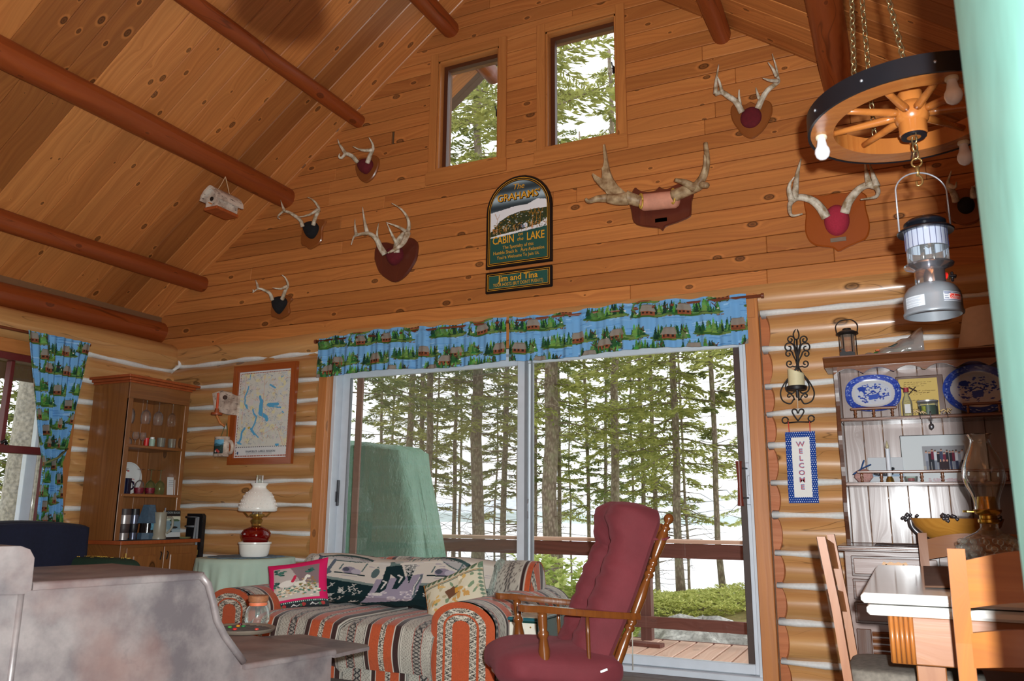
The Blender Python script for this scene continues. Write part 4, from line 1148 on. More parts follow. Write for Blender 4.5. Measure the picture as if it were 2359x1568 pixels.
b = MB(); b.b2((-SW + .034, -.0235, .032), (SW - .034, -.021, .131)); b.build('panel', m_sgreen, s2)
for i0, i1 in ((.018, .021), (.030, .033)):
    b = MB(); a0 = [(-SW + i0, i0), (SW - i0, i0), (SW - i0, .163 - i0), (-SW + i0, .163 - i0)]; a1 = [(-SW + i1, i1), (SW - i1, i1), (SW - i1, .163 - i1), (-SW + i1, .163 - i1)]
    b.add([(x, -.0238, z) for x, z in a0 + a1], [(i, (i + 1) % 4, 4 + (i + 1) % 4, 4 + i) for i in range(4)]); b.build('gold_line', m_sgold, s2)
lettering(s2, 'Jim and Tina', .064, 0, .082, width=1.0, off=.001)
lettering(s2, "YOUR HOSTS (BUT DON'T PUSH IT)", .036, 0, .045, width=.70)

# ------------------------------------------------------------------ framed map
mx0, mx1, mz0, mz1 = -5.077, -4.398, 1.342, 2.176
mp = thing('framed_map', 'framed lake region map in a wide reddish pine frame', 'map', ((mx0 + mx1) / 2, -.055, mz0))
W2, H2, fw = (mx1 - mx0) / 2, mz1 - mz0, .056
w_frame = wood('map_frame_pine', S(168, 84, 32), S(128, 56, 18), knot=.9, rough=.3, uv=True, knotscale=2.0, coat=.3, tint=.3)
def mitre(name, p, par):
    # four-corner board, outer edge p[0]-p[1], inner edge p[2]-p[3]
    b = MB(); b.prism(p, 0, -.03, inset=.0); me = b.mesh(name, w_frame); fix_normals(me)
    lx = abs(p[1][0] - p[0][0]) > abs(p[1][1] - p[0][1]); set_uv(me, [((v[0], v[2] + v[1]) if lx else (v[2], v[0] + v[1])) for v in b.v]); return link(name, me, par)
O = [(-W2, 0), (W2, 0), (W2, H2), (-W2, H2)]; I = [(-W2 + fw, fw), (W2 - fw, fw), (W2 - fw, H2 - fw), (-W2 + fw, H2 - fw)]
for i in range(4): j = (i + 1) % 4; mitre('frame_rail', [O[i], O[j], I[j], I[i]], mp)
cv2 = Canvas(300, 400, (214, 214, 204)); gr = random.Random(12)
for _ in range(260): cv2.ell(gr.uniform(10, 290), gr.uniform(10, 345), gr.uniform(4, 16), gr.uniform(4, 14), gr.choice([(220, 214, 190), (208, 212, 210), (224, 218, 176), (206, 208, 200), (216, 210, 206)]))
for _ in range(190):
    x, y = gr.uniform(12, 288), gr.uniform(12, 340); pts = [(x, y)]
    for k in range(5): x += gr.uniform(-12, 12); y += gr.uniform(-10, 10); pts.append((x, y))
    cv2.line(pts, 1.0, gr.choice([(150, 160, 176), (170, 166, 160), (128, 140, 160), (196, 160, 130)]))
BL = (88, 168, 212)
def lake(pts, w=7): cv2.line([(x * 300, y * 400) for x, y in pts], w, BL)
lake([(.21, .03), (.20, .09)], 4); lake([(.19, .17), (.17, .23), (.13, .29), (.14, .38), (.18, .42)], 7); lake([(.17, .39), (.19, .43)], 9)
lake([(.42, .30), (.46, .38)], 13); lake([(.46, .36), (.45, .44), (.46, .50)], 22); lake([(.44, .49), (.56, .54), (.58, .57)], 18); lake([(.58, .40), (.77, .40)], 13); lake([(.60, .42), (.82, .44)], 6)
lake([(.30, .45), (.33, .50), (.38, .53), (.36, .60), (.34, .63), (.30, .68)], 8); lake([(.29, .67), (.36, .73)], 12); lake([(.36, .72), (.44, .77)], 6); lake([(.17, .66), (.12, .70), (.11, .78), (.07, .83)], 10); lake([(.05, .82), (.12, .84)], 8); lake([(.60, .17), (.70, .21)], 8); lake([(.78, .86), (.82, .86)], 10); lake([(.86, .49), (.88, .50)], 6); lake([(.80, .09), (.84, .08)], 4)
for pts in ([(.49, .03), (.49, .40), (.50, .73)], [(.5, .74), (.78, .66), (.93, .90)], [(.13, .05), (.10, .60)]): cv2.line([(x * 300, y * 400) for x, y in pts], 1.6, (214, 158, 132))
cv2.ell(76, 262, 8, 5, (196, 168, 60), -.4)
cv2.rect(6, 350, 294, 394, (220, 222, 222)); 
for k in range(24): cv2.rect(8 + k * 12, 350, 15 + k * 12, 352, (70, 70, 78))
cv2.ell(20, 378, 5, 7, (70, 84, 120))
for y in (372, 378, 384): cv2.line([(70, y), (215, y)], 1.0, (168, 170, 174))
for k in range(44):     # checked border
    c1 = (128, 52, 50) if k % 2 else (196, 120, 96)
    cv2.rect(6 + k * 6.6, 6, 6 + k * 6.6 + 5.6, 10, c1); cv2.rect(6 + k * 6.6, 390, 6 + k * 6.6 + 5.6, 394, c1)
for k in range(60):
    c1 = (110, 44, 52) if k % 2 else (206, 190, 180); cv2.rect(6, 6 + k * 6.5, 9, 12 + k * 6.5, c1); cv2.rect(291, 6 + k * 6.5, 294, 12 + k * 6.5, c1)
cv2.rect(0, 0, 300, 4, (226, 228, 232)); cv2.rect(0, 396, 300, 400, (226, 228, 232)); cv2.rect(0, 0, 4, 400, (226, 228, 232)); cv2.rect(296, 0, 300, 400, (226, 228, 232))
print_sheet('map_sheet', 180, 240, lambda U, V: (-W2 + fw + U * 2 * (W2 - fw), -.012, fw + V * (H2 - 2 * fw)), lambda U, V: cv2.at(U, V), m_paper, mp)
lettering(mp, 'RANGELEY  LAKES  REGION', .024, 0, fw + .044, y=-.014, mat=M('map_ink', S(90, 92, 100), .8), width=1.05)

# ------------------------------------------------------------------ birch sconce and birch mug holder left of the map
bs = PY(515, 930, -.09)
r0 = thing('birch_candle_sconce', 'birch bark wall sconce with an orange candle left of the map', 'sconce', (bs.x, -.045, bs.z))
def pl(px, py, y=-.09): p = PY(px, py, y); return (p.x - bs.x, p.z - bs.z)
b = MB(); b.prism([pl(488, 905), (pl(508, 898)), pl(530, 903), pl(549, 912), pl(548, 935), pl(545, 957), pl(520, 955), pl(492, 945)], .0, -.045, inset=.006); b.build('bark_slab', m_birch, r0)
b = MB(); x, z = pl(523, 985); b.box((x, -.01, z), (.045, .03, .24), None, .004); b.build('backboard', w_raw, r0)
x0, z0 = pl(499, 953, -.14); b = MB(); b.lathe([(.0, -.010), (.045, -.010), (.047, .0), (.045, .010), (.02, .012), (.017, .045), (.0, .045)], 18, (x0, -.095, z0)); b.build('turned_cup', w_redw, r0, smooth=40)
b = MB(); b.lathe([(0, 0), (.011, 0), (.010, .135), (.004, .14), (0, .14)], 12, (x0, -.095, z0 + .04)); b.build('candle', M('orange_wax', S(206, 82, 40), .5), r0, smooth=40)
b = MB(); b.tube([(x0, -.095, z0 - .01), (x0 + .01, -.06, z0 - .07), (x0 + .03, -.02, z0 - .10)], .011, 8); b.build('bracket', w_raw, r0)
b = MB(); b.lathe([(0, -.018), (.016, -.01), (.02, .004), (.012, .018), (0, .022)], 10, (x0 + .045, -.06, z0 + .14)); b.build('pine_cone', M('pine_cone', S(70, 48, 40), .8), r0, smooth=True)
bm0 = PY(510, 1028, -.10)
r1 = thing('birch_mug', 'birch bark mug shaped ornament with a painted moose lake scene', 'ornament', (bm0.x, -.095, bm0.z - .085))
b = MB(); b.lathe([(0, 0), (.074, 0), (.078, .01), (.074, .09), (.076, .165), (.062, .165), (.060, .02), (0, .02)], 22, ecc=.6); b.build('bark_cup', m_birch, r1, smooth=40)
cvm = Canvas(80, 80, (96, 168, 206)); cvm.rect(0, 34, 80, 80, (34, 58, 60)); cvm.speckle(60, 3, [(30, 60, 50), (40, 80, 60), (60, 90, 80)], 2); cvm.rect(0, 0, 80, 26, (110, 180, 214)); cvm.poly([(0, 30), (30, 20), (60, 28), (80, 22), (80, 34), (0, 36)], (60, 110, 130)); cvm.ell(40, 62, 10, 8, (190, 60, 52)); cvm.ell(30, 68, 7, 6, (226, 200, 200)); cvm.ell(52, 70, 8, 6, (198, 90, 80))
print_sheet('painted_scene', 30, 30, lambda U, V: (.074 * np.sin((U - .55) * 1.7), -.0475 * np.cos((U - .55) * 1.7), .025 + .115 * V), lambda U, V: cvm.at(U, V), m_print, r1)
b = MB(); b.tube(crom([(.07, 0, .035), (.105, 0, .03), (.118, 0, .075), (.10, 0, .12), (.07, 0, .13)], 5), .014, 8); b.build('handle', m_birch, r1, smooth=True)
b = MB(); b.tube([(-.02, .0, .165), (-.004, .02, .26)], .003, 5); b.tube(crom([(.05, 0, .165), (.035, .01, .23), (.012, .02, .28)], 4), .004, 5); b.build('hanging_cord', M('green_cord', S(74, 92, 50), .8), r1)

# ------------------------------------------------------------------ curtains printed with lakes, islands and cabins
gr = random.Random(31)
CVW, CVH = 520, 300
cvc = Canvas(CVW, CVH, (112, 166, 214))
for k in range(130): y = gr.uniform(0, CVH); x = gr.uniform(0, CVW); cvc.line([(x, y), (x + gr.uniform(20, 90), y + gr.uniform(-2, 2))], gr.uniform(1, 4), gr.choice([(130, 180, 222), (96, 152, 204), (150, 192, 228), (84, 138, 194)]))
def tree(x, y, h, g):
    c1 = g.choice([(34, 74, 46), (48, 98, 52), (76, 126, 62), (104, 146, 76), (30, 60, 44)])
    for k in range(4): w = h * .26 * (1 - k / 4.6); yy = y - h * k / 4.4; cvc.poly([(x - w, yy), (x + w, yy), (x, yy - h * .40)], tuple(int(q * g.uniform(.85, 1.15)) for q in c1))
def island(cx, cy, w, g, cabin=True):
    for k in range(int(w / 3)): cvc.ell(cx + g.uniform(-w, w) * .95, cy + 7 + g.uniform(-1, 4) - 4 * abs(g.uniform(-1, 1)), g.uniform(2, 5), g.uniform(1.5, 3), g.choice([(92, 66, 58), (120, 96, 86), (66, 46, 42), (146, 128, 116)]))
    cvc.ell(cx, cy, w, 10, (78, 104, 52)); cvc.ell(cx + w * .2, cy + 2, w * .7, 6, (104, 128, 66)); cvc.ell(cx - w * .3, cy + 4, w * .5, 5, (60, 96, 40))
    for k in range(int(w / 2.2)): tree(cx + g.uniform(-w, w) * .85, cy + g.uniform(-6, 3), g.uniform(18, 46) * (1 if w > 40 else .7), g)
    if cabin:
        x = cx + g.uniform(-.4, .3) * w; cvc.rect(x - 22, cy - 14, x + 22, cy + 4, (140, 80, 52)); [cvc.rect(x - 18 + 13 * q, cy - 10, x - 11 + 13 * q, cy - 3, (48, 32, 28)) for q in range(3)]; cvc.line([(x - 24, cy - 1), (x + 24, cy - 1)], 2, (104, 56, 38))
        cvc.poly([(x - 27, cy - 12), (x + 26, cy - 12), (x + 18, cy - 36), (x - 15, cy - 36)], (138, 130, 120)); cvc.line([(x - 11, cy - 34), (x + 13, cy - 34)], 2, (108, 98, 90))
def goose(x, y, g):
    c1 = (92, 56, 40); cvc.line([(x - 10, y - 8), (x, y), (x + 7, y - 11)], 3, c1); cvc.line([(x, y), (x + 9, y + 8)], 4, (60, 40, 36)); cvc.ell(x + 10, y + 9, 3, 2, (230, 224, 214))
isl = [(60, 60, 58), (200, 40, 48), (330, 70, 66), (470, 45, 50), (120, 140, 62), (270, 150, 55), (410, 150, 70), (30, 215, 50), (180, 225, 66), (330, 235, 50), (480, 222, 60), (250, 285, 55), (90, 290, 60), (420, 290, 58)]
isl += [(255, 100, 36), (500, 105, 40), (120, 255, 44)]
isl.sort(key=lambda q: q[1])
for k, (x, y, w) in enumerate(isl):
    island(x, y, w * 1.3, gr, k % 4 != 2)
    goose(x + w * .9, y - 22, gr)
    if k % 2: goose(x - w, y - 16, gr)
m_cloth = painted('printed_curtain_cloth', .85, spec=.15, weave=.1)
def pattern(U, V, wm, hm, ou=0.0, ov=0.0):   # wm,hm metres covered; the repeat is .95 x .55 m
    return cvc.at(ou + U * wm / 1.35, ov + V * hm / .56, tile=True)
def pleat(x, amp, f, ph): return amp * np.sin(x * f + ph) + amp * .5 * np.sin(x * f * 2.3 + 1.7 * ph) + amp * .3 * np.sin(x * f * .37 + ph)
def valance(xa, xb, label, ph, ou):
    root = thing('window_valance', label, 'valance', (0, 0, 0), group='valances over the glass door'); 
    def pos(U, V):
        x = xa + (xb - xa) * U; z = 2.03 + .012 * np.sin(x * 5 + ph) + (2.352 + .006 * np.sin(x * 31 + ph) - 2.03) * V
        y = -.098 + pleat(x, .010, 46, ph) * (1.1 - .7 * V) - .012 * np.exp(-((V - .87) / .05) ** 2)
        return (x, y, z)
    print_sheet('gathered_cloth', int((xb - xa) * 260), 80, pos, lambda U, V: pattern(U, V, (xb - xa) * 1.25, .32, ou, .1), m_cloth, root); return root
valance(-4.172, -2.486, 'left half of the lake and cabin print valance', .6, .12)
valance(-2.466, -0.798, 'right half of the lake and cabin print valance', 2.9, .55)
cr = thing('curtain_rod', 'brown curtain rod end sticking out right of the valance', 'curtain rod')
b = MB(); b.tube([(-4.20, -.095, 2.318), (-.70, -.095, 2.318)], .011, 10); rod = b.build('rod', M('brown_rod', S(120, 62, 38), .4), cr, smooth=True)
b = MB(); b.tube([(-.705, -.095, 2.318), (-.69, -.095, 2.318)], .017, 10); b.tube([(-4.20, -.095, 2.318), (-4.215, -.095, 2.318)], .017, 10); b.build('finial', MATS['brown_rod'], cr, smooth=40)
for x in (-4.13, -2.476, -.775):
    b = MB(); b.prism([(-.022, -.13), (.022, -.13), (.022, .025), (-.022, .025)], -.035 - .012, -.035 - .05, fn=lambda u, v, d, x=x: (x + u, d, 2.318 + v)); b.build('bracket', w_trim, cr)

# curtain at the left wall window
lc = thing('tied_curtain', 'lake and cabin print curtain tied back beside the left window', 'curtain', (0, 0, 0))
za, zt, zb = 2.272, 1.325, .62
ya0, ya1 = -1.475, -.945
yt0, yt1 = PXp(103, 1062, -5.74).y, PXp(150, 1050, -5.74).y
yb0, yb1 = PXp(86, 1195, -5.74).y, PXp(150, 1195, -5.74).y
def cpos(U, V):
    z = zb + (za - zb) * V
    up = np.clip((z - zt) / (za - zt), 0, 1); dn = np.clip((zt - z) / (zt - .9), 0, 1.3)
    e0 = np.where(z > zt, yt0 + (ya0 - yt0) * up ** .8, yt0 + (yb0 - yt0) * dn); e1 = np.where(z > zt, yt1 + (ya1 - yt1) * up ** .6, yt1 + (yb1 - yt1) * dn)
    y = e0 + (e1 - e0) * U; amp = .008 + .016 * (1 - up) * (z > zt) + .016 * (z <= zt)
    return (-5.765 + amp * np.sin(U * 48 + 1) + amp * .6 * np.sin(U * 23 + 2 * V), y, z)
print_sheet('curtain_cloth', 150, 400, cpos, lambda U, V: pattern(U, V, .85, 1.65, .3, .05), m_cloth, lc)
b = MB(); p0, p1 = Vector((-5.72, yt0 - .01, zt - .02)), Vector((-5.76, yt1 + .02, zt + .10)); b.tube([p0, p0.lerp(p1, .5) + Vector((.03, 0, -.012)), p1], .016, 8, flat=.5); b.build('tieback', M('green_tieback', S(110, 116, 72), .8, vary=.3, scale=60), lc, smooth=True)
b = MB(); b.tube([(-5.80, -2.9, 2.262), (-5.80, -.925, 2.262)], .012, 8); b.build('rod', MATS['brown_rod'], lc, smooth=True)

# ------------------------------------------------------------------ wrought iron sconce, welcome banner
m_iron = M('wrought_iron', S(28, 24, 24), .5, .2)
ZS = lambda x, y: (1780 + x / 3.563, 740 + y / 3.563)
ic = PY(*ZS(210, 350), -.05); iron = thing('iron_candle_sconce', 'scrolled black iron sconce with a cream pillar candle', 'sconce', (ic.x, -.05, ic.z))
def ip(x, y, d=.05): p = PY(*ZS(x, y), -d); return (p.x - ic.x, p.y + .05, p.z - ic.z)
b = MB()
def spiral(cx, cy, r, a0, turns, sgn): return [(cx + r * (1 - .82 * k / 22) * math.cos(a0 + sgn * turns * 2 * PI * k / 22), cy - r * (1 - .82 * k / 22) * math.sin(a0 + sgn * turns * 2 * PI * k / 22)) for k in range(23)]
def scroll(pts, sp, rad=.0042): b.tube([ip(*p) for p in crom(pts, 5)[:-1] + sp] if sp else [ip(*p) for p in crom(pts, 5)], rad, 6)
cxl = 203
for sx in (-1, 1):
    X = lambda d: cxl + sx * d
    scroll([(200, 330), (X(12) , 230), (X(30), 170)], [(X(62) + sx * 30 * math.cos(q) * -1, 155 - 32 * math.sin(q)) for q in [k * .38 for k in range(14)]][:0] or spiral(X(56), 150, 34, (PI if sx > 0 else 0), 1.25, -sx))
    scroll([(203, 360), (X(8), 290), (X(24), 230)], spiral(X(70), 215, 46, (PI if sx > 0 else 0), 1.3, -sx))
    scroll([(205, 380), (X(14), 320), (X(32), 285)], spiral(X(72), 268, 34, (PI if sx > 0 else 0), 1.2, -sx))
    scroll([(208, 340), (X(12), 370), (X(28), 372)], spiral(X(64), 345, 33, (PI * 1.25 if sx > 0 else -PI * .25), 1.2, sx))
    scroll([(205, 365), (X(40), 425), (X(100), 500), (X(138), 580), (X(120), 650), (X(60), 675), (X(30), 640)], spiral(X(62), 615, 30, (PI if sx > 0 else 0), .9, -sx) if False else None)
    scroll([(207, 375), (X(55), 450), (X(95), 520), (X(88), 570), (X(45), 590), (X(22), 575)], None)
    scroll([(X(22), 645), (X(40), 600)], spiral(X(66), 612, 24, (PI if sx > 0 else 0), 1.0, -sx))
scroll([(196, 52), (170, 100), (178, 140), (196, 148), (212, 135), (214, 100), (196, 52)], None)
b.tube([ip(*p) for p in ((198, 145), (202, 250), (205, 360), (208, 420), (212, 560), (216, 650))], .0045, 6)
b.build('scrollwork', m_iron, iron, smooth=True)
dc = ip(198, 548, .13); dd = PY(*ZS(198, 548), -.13)
b = MB(); b.lathe([(0, -.012), (.055, -.012), (.060, .0), (.058, .012), (.050, .012), (.048, .002), (0, .002)], 26, dc); b.tube([dc, Vector(dc) + Vector((0, .01, -.05)), ip(212, 620)], .008, 8); b.build('candle_dish', m_iron, iron, smooth=40)
b = MB(); R = .047
b.grid(28, 10, lambda u, v: (dc[0] + R * math.cos(2 * PI * u), dc[1] + R * math.sin(2 * PI * u), dc[2] + .002 + v * (.098 - .012 * math.cos(2 * PI * u) + .006 * math.sin(4 * PI * u))), close_u=True)
b.add([(dc[0] + R * math.cos(2 * PI * k / 28) * q, dc[1] + R * math.sin(2 * PI * k / 28) * q, dc[2] + (.1 - .012 * math.cos(2 * PI * k / 28) if q == 1 else .085)) for q in (1, .75) for k in range(28)] , [(k, (k + 1) % 28, 28 + (k + 1) % 28, 28 + k) for k in range(28)] + [tuple(range(28, 56))])
b.build('pillar_candle', M('cream_wax', S(222, 212, 170), .55), iron, smooth=40)

wc = PY(*ZS(210, 820), -.05); wbn = thing('welcome_banner', 'blue polka dot WELCOME wall hanging on a heart wire hanger', 'wall hanging', (wc.x, -.05, wc.z))
def wp(x, y, d=.05): p = PY(*ZS(x, y), -d); return (p.x - wc.x, p.y + .05, p.z - wc.z)
b = MB()
b.tube([wp(*p) for p in ((95, 836), (208, 824), (318, 826))], .0042, 6)
for cx, cy in ((103, 811), (317, 797)): b.tube([wp(cx + 25 * math.cos(a * .44), cy - 25 * math.sin(a * .44)) for a in range(15)], .0042, 6)
for sx in (-1, 1): b.tube([wp(*p) for p in crom([(208, 815), (208 + sx * 30, 775), (208 + sx * 48, 738), (208 + sx * 34, 720), (208 + sx * 12, 728), (208 + sx * 2, 755)], 5)], .0042, 6)
b.build('wire_hanger', m_iron, wbn, smooth=True)
b = MB(); b.tube([wp(210, 755), wp(206, 690), wp(205, 625)], .0015, 5); b.build('string', M('white_string', S(220, 214, 200), .8), wbn)
for (x0, x1, xb) in ((128, 128, 136), (304, 304, 308)):
    b = MB(); b.tube([wp(x0, 822), wp(xb, 908)], .0085, 6, flat=.3); b.build('red_loop', M('red_ribbon', S(214, 40, 34), .7), wbn)
cvb = Canvas(140, 330, (24, 62, 142)); gr = random.Random(2)
for j in range(34):
    for i in range(15): cvb.ell(4 + i * 10 + (j % 2) * 5, 4 + j * 10, 2.1, 2.1, (214, 222, 236))
cvb.rect(27, 27, 113, 303, (232, 232, 228))
A0, A1, A2, A3 = wp(102, 910), wp(347, 900), wp(382, 1490), wp(135, 1492)
def ban(U, V):
    q = lambda k: (A3[k] * (1 - U) + A2[k] * U) * (1 - V) + (A0[k] * (1 - U) + A1[k] * U) * V
    return (q(0), -.006 + .004 * np.sin(U * 5) * (1 - V), q(2))
print_sheet('cloth_panel', 110, 250, ban, lambda U, V: cvb.at(U, V), m_cloth, wbn)
LET = 'WELCOME'; lcol = [M('stitch_red', S(196, 104, 112), .8), M('stitch_blue', S(112, 132, 178), .8)]
for k, ch_ in enumerate(LET):
    v = 1 - (.215 + k * .1) ; q0 = [A3[i] * (1 - v) + A0[i] * v for i in (0, 2)]; q1 = [A2[i] * (1 - v) + A1[i] * v for i in (0, 2)]
    x, z = q0[0] * .5 + q1[0] * .5, q0[1] * .5 + q1[1] * .5
    text_mesh(ch_, .040, lcol[0], 'lettering', wbn, T((x, -.013, z)), 0, 1.15, .0002)
    text_mesh(ch_, .040, lcol[1], 'lettering', wbn, T((x - .001, -.0128, z + .003)), 0, 1.15, .001)

# ------------------------------------------------------------------ glass hutch on the left wall
def pxw(p, w): return w * (Vector(p) - CAM).dot(FW) / FPX
w_hutch = wood('hutch_pine', S(150, 96, 50), S(112, 66, 32), knot=.9, rough=.32, uv=True, knotscale=2.2, coat=.2, tint=.3)
w_hutchb = wood('hutch_back_pine', S(160, 100, 52), S(124, 70, 34), knot=1.0, rough=.4, uv=True, knotscale=3.0, tint=.5)
m_cglass = glassy('clear_glassware', edge=.45, rough=.03, body=.035)
m_cglass2 = glassy('thick_glass', tint=(.93, .97, .95, 1), edge=.34, rough=.03, body=.05)
HX0, HXF, HXB = -5.835, -5.42, -5.335
HY0, HY1 = -.82, -.215
zc_ = .742
zs1, zs2 = PXp(280, 1021, HXF).z, PXp(268, 1136, HXF).z
zop, ztop = PXp(293, 914, HXF).z, 1.965
hu = thing('glass_hutch', 'tall knotty pine hutch with open shelves against the left wall', 'hutch', (0, 0, 0))
def hb(name, lo, hi, mat=None, par=None, ch=.003): return trim_board(par or hu, name, lo, hi, mat or w_hutch, ch)
hb('side_panel', (HX0, HY0, zc_), (HXF, HY0 + .022, ztop)); hb('side_panel', (HX0, HY1 - .022, zc_), (HXF, HY1, ztop))
n = 5; 
for k in range(n):
    a = HY0 + .022 + (HY1 - HY0 - .044) * k / n; hb('back_plank', (HX0, a + .001, zc_), (HX0 + .014, a + (HY1 - HY0 - .044) / n - .001, ztop), w_hutchb)
hb('face_stile', (HXF - .018, HY0, zc_), (HXF + .002, HY0 + .045, zop)); hb('face_stile', (HXF - .018, HY1 - .045, zc_), (HXF + .002, HY1, zop))
hb('face_rail', (HXF - .018, HY0, zop), (HXF + .002, HY1, ztop))
hb('shelf', (HX0 + .014, HY0 + .022, zs1 - .022), (HXF + .004, HY1 - .022, zs1)); hb('shelf', (HX0 + .014, HY0 + .022, zs2 - .022), (HXF + .004, HY1 - .022, zs2))
hb('rack_board', (HX0 + .014, HY0 + .022, zop + .03), (HXF - .02, HY1 - .022, zop + .05))
b = MB()
for (o, z0, z1) in ((.012, 1.955, 1.972), (.030, 1.972, 1.992), (.055, 1.992, 2.012)): b.b2((HX0 - .0, HY0 - o, z0), (HXF + o, HY1 + o, z1), .003)
b.build('crown', w_redw, hu)
hb('counter', (HX0, HY0 - .03, zc_ - .028), (HXB + .03, -.045, zc_), w_redw)
hb('base_body', (HX0, HY0 - .005, .06), (HXB, -.07, zc_ - .028)); hb('plinth', (HX0, HY0 + .01, 0), (HXB - .03, -.09, .06))
dw = (-.07 - HY0 - .06) / 2
for k in range(2):
    ya = HY0 + .04 + k * (dw + .004); d_ = hb('cabinet_door', (HXB, ya, .10), (HXB + .018, ya + dw - .006, zc_ - .05))
    hb('raised_panel', (HXB + .012, ya + .06, .16), (HXB + .026, ya + dw - .066, zc_ - .11), None, d_, .012)
    yk = ya + (dw - .03 if k == 0 else .03); b = MB(); b.tube([(HXB + .018, yk, zc_ - .09), (HXB + .032, yk, zc_ - .10), (HXB + .02, yk, zc_ - .15)], .005, 6); b.build('handle', m_black, d_)
    b = MB(); b.tube([(HXB + .014, ya - .002 if k == 0 else ya + dw - .004, zc_ - .13), (HXB + .014, ya - .002 if k == 0 else ya + dw - .004, zc_ - .09)], .006, 6); b.build('hinge', m_brass, d_)
b = MB(); b.b2((HX0 + .05, HY0 + .02, zc_), (HXB + .02, HY1, zc_ + .003)); tag(b.build('woven_runner', M('dark_runner', S(48, 44, 44), .9, vary=.7, scale=70), None), 'narrow dark woven runner on the hutch counter', 'runner')

GX = -5.60
def stem_glass(name, label, px, py_rim, h, r, inverted, x=GX, y=None, z=None, mat=None, group=None, band=None, kind='goblet'):
    """wine glass; inverted glasses stand or hang rim down"""
    if y is None: p = PXp(px, py_rim, x); y, z = p.y, p.z
    root = thing(name, label, 'glass', (x, y, z), group=group)
    bowl = [(r * .80, h), (r * .95, h * .88), (r, h * .72), (r * .88, h * .56), (r * .5, h * .47), (.006, h * .43)]
    stem = [(.006, h * .43), (.0035, h * .3), (.0035, h * .08), (.006, h * .025)]
    foot = [(.006, h * .025), (r * .82, h * .008), (r * .84, 0)]
    f = (lambda pr: [(a, h - q) for a, q in pr]) if inverted else (lambda pr: pr)
    for nm, pr in (('bowl', bowl), ('stem', stem), ('foot', foot)):
        b = MB(); b.lathe(f(pr), 16, cap=False); b.build(nm, mat or m_cglass, root, smooth=True)
    if band:
        b = MB(); b.lathe([(r * .82, .004), (r * 1.0, h * .14), (r * 1.015, h * .26)], 16, cap=False); b.build('printed_band', band, root, smooth=True)
    return root
for k, (px, lb) in enumerate(((300, 'wine glass hanging leftmost in the hutch rack'), (317, 'wine glass hanging second from left in the hutch rack'), (337, 'wine glass hanging third from left in the hutch rack'), (366, 'wine glass hanging fourth from left in the hutch rack'), (398, 'wine glass hanging rightmost in the hutch rack'))):
    p = PXp(px, 950, GX + .02); h = .205; stem_glass('wine_glass', lb, 0, 0, h, .040 if k != 1 else .034, True, x=GX + .02 - (.08 if k == 1 else 0), y=p.y, z=zop + .034 - h, group='stemware hanging in the hutch')
for k, (px, lb) in enumerate(((287, 'small cordial glass at the left end of the top hutch shelf'), (298, 'small cordial glass second on the top hutch shelf'), (313, 'small cordial glass third on the top hutch shelf'), (330, 'small cordial glass fourth on the top hutch shelf'))):
    p = PXp(px, 1000, GX + .05); stem_glass('cordial_glass', lb, 0, 0, .115, .026, k < 2, x=GX + .05, y=p.y, z=zs1, group='cordial glasses on the top hutch shelf')
def tumbler(name, label, px, x, z, r, h, mat, cat='glass', group=None, parts=None):
    p = PXp(px, 1000, x); root = thing(name, label, cat, (x, p.y, z), group=group)
    b = MB(); b.lathe([(0, 0), (r * .9, 0), (r, h), (r * .93, h), (r * .83, .012), (0, .012)], 20); b.build('body', mat, root, smooth=40)
    return root
o = tumbler('juice_tumbler', 'clear tumbler left of the pair on the top hutch shelf', 373, GX + .06, zs1, .034, .085, m_cglass2, group='tumblers on the top hutch shelf')
o = tumbler('juice_tumbler', 'clear tumbler right of the pair on the top hutch shelf', 398, GX + .06, zs1, .034, .085, m_cglass2, group='tumblers on the top hutch shelf')
o = tumbler('red_cup', 'tiny red cup on the top hutch shelf', 339, GX + .04, zs1, .020, .075, M('red_plastic', S(200, 36, 32), .4), 'cup')
tn = tumbler('green_tin', 'small pale green tin on the top hutch shelf', 352, GX + .07, zs1, .024, .065, M('pale_green_tin', S(150, 176, 160), .5), 'tin'); b = MB(); b.lathe([(0, .066), (.016, .066), (.016, .082), (0, .082)], 14); b.build('cap', M('white_plastic', S(226, 228, 226), .4), tn, smooth=40)
# second shelf
p = PXp(306, 1096, GX - .12); R = pxw(p, 37)
pt_ = thing('holiday_plate', 'white plate with red cardinals leaning at the back of the hutch', 'plate', (HX0 + .045, p.y, zs2 + R))
cvp = Canvas(120, 120, (222, 222, 220)); cvp.ell(60, 60, 58, 58, (206, 206, 206), ring=.06)
for (x, y, w) in ((40, 30, 7), (62, 32, 6), (52, 84, 10), (70, 90, 9), (90, 74, 6)): cvp.ell(x, y, w, w * .5, (190, 40, 44), .3); cvp.ell(x - w, y - 2, 2.4, 2, (40, 34, 34))
cvp.line([(22, 60), (92, 62)], 1.6, (206, 120, 118)); cvp.line([(30, 66), (84, 68)], 1.6, (206, 140, 138))
def plate_pos(U, V): rr = R * V; return (.02 * V ** 3, -rr * np.cos(2 * PI * U), rr * np.sin(2 * PI * U))
print_sheet('plate_face', 72, 40, plate_pos, lambda U, V: cvp.at(.5 - V * .5 * np.cos(2 * PI * U) * -1 * -1, .5 + V * .5 * np.sin(2 * PI * U)), painted('glazed_ceramic', .2, spec=.6), pt_)
b = MB(); b.lathe([(R * .6, -.012), (R, .014), (R, .019), (R * .6, -.006)], 36, (0, 0, 0), Matrix.Rotation(PI / 2, 3, 'Y'), cap=False); b.build('rim', M('white_ceramic', S(224, 224, 222), .25), pt_, smooth=40)
p = PXp(287, 1108, GX + .10)
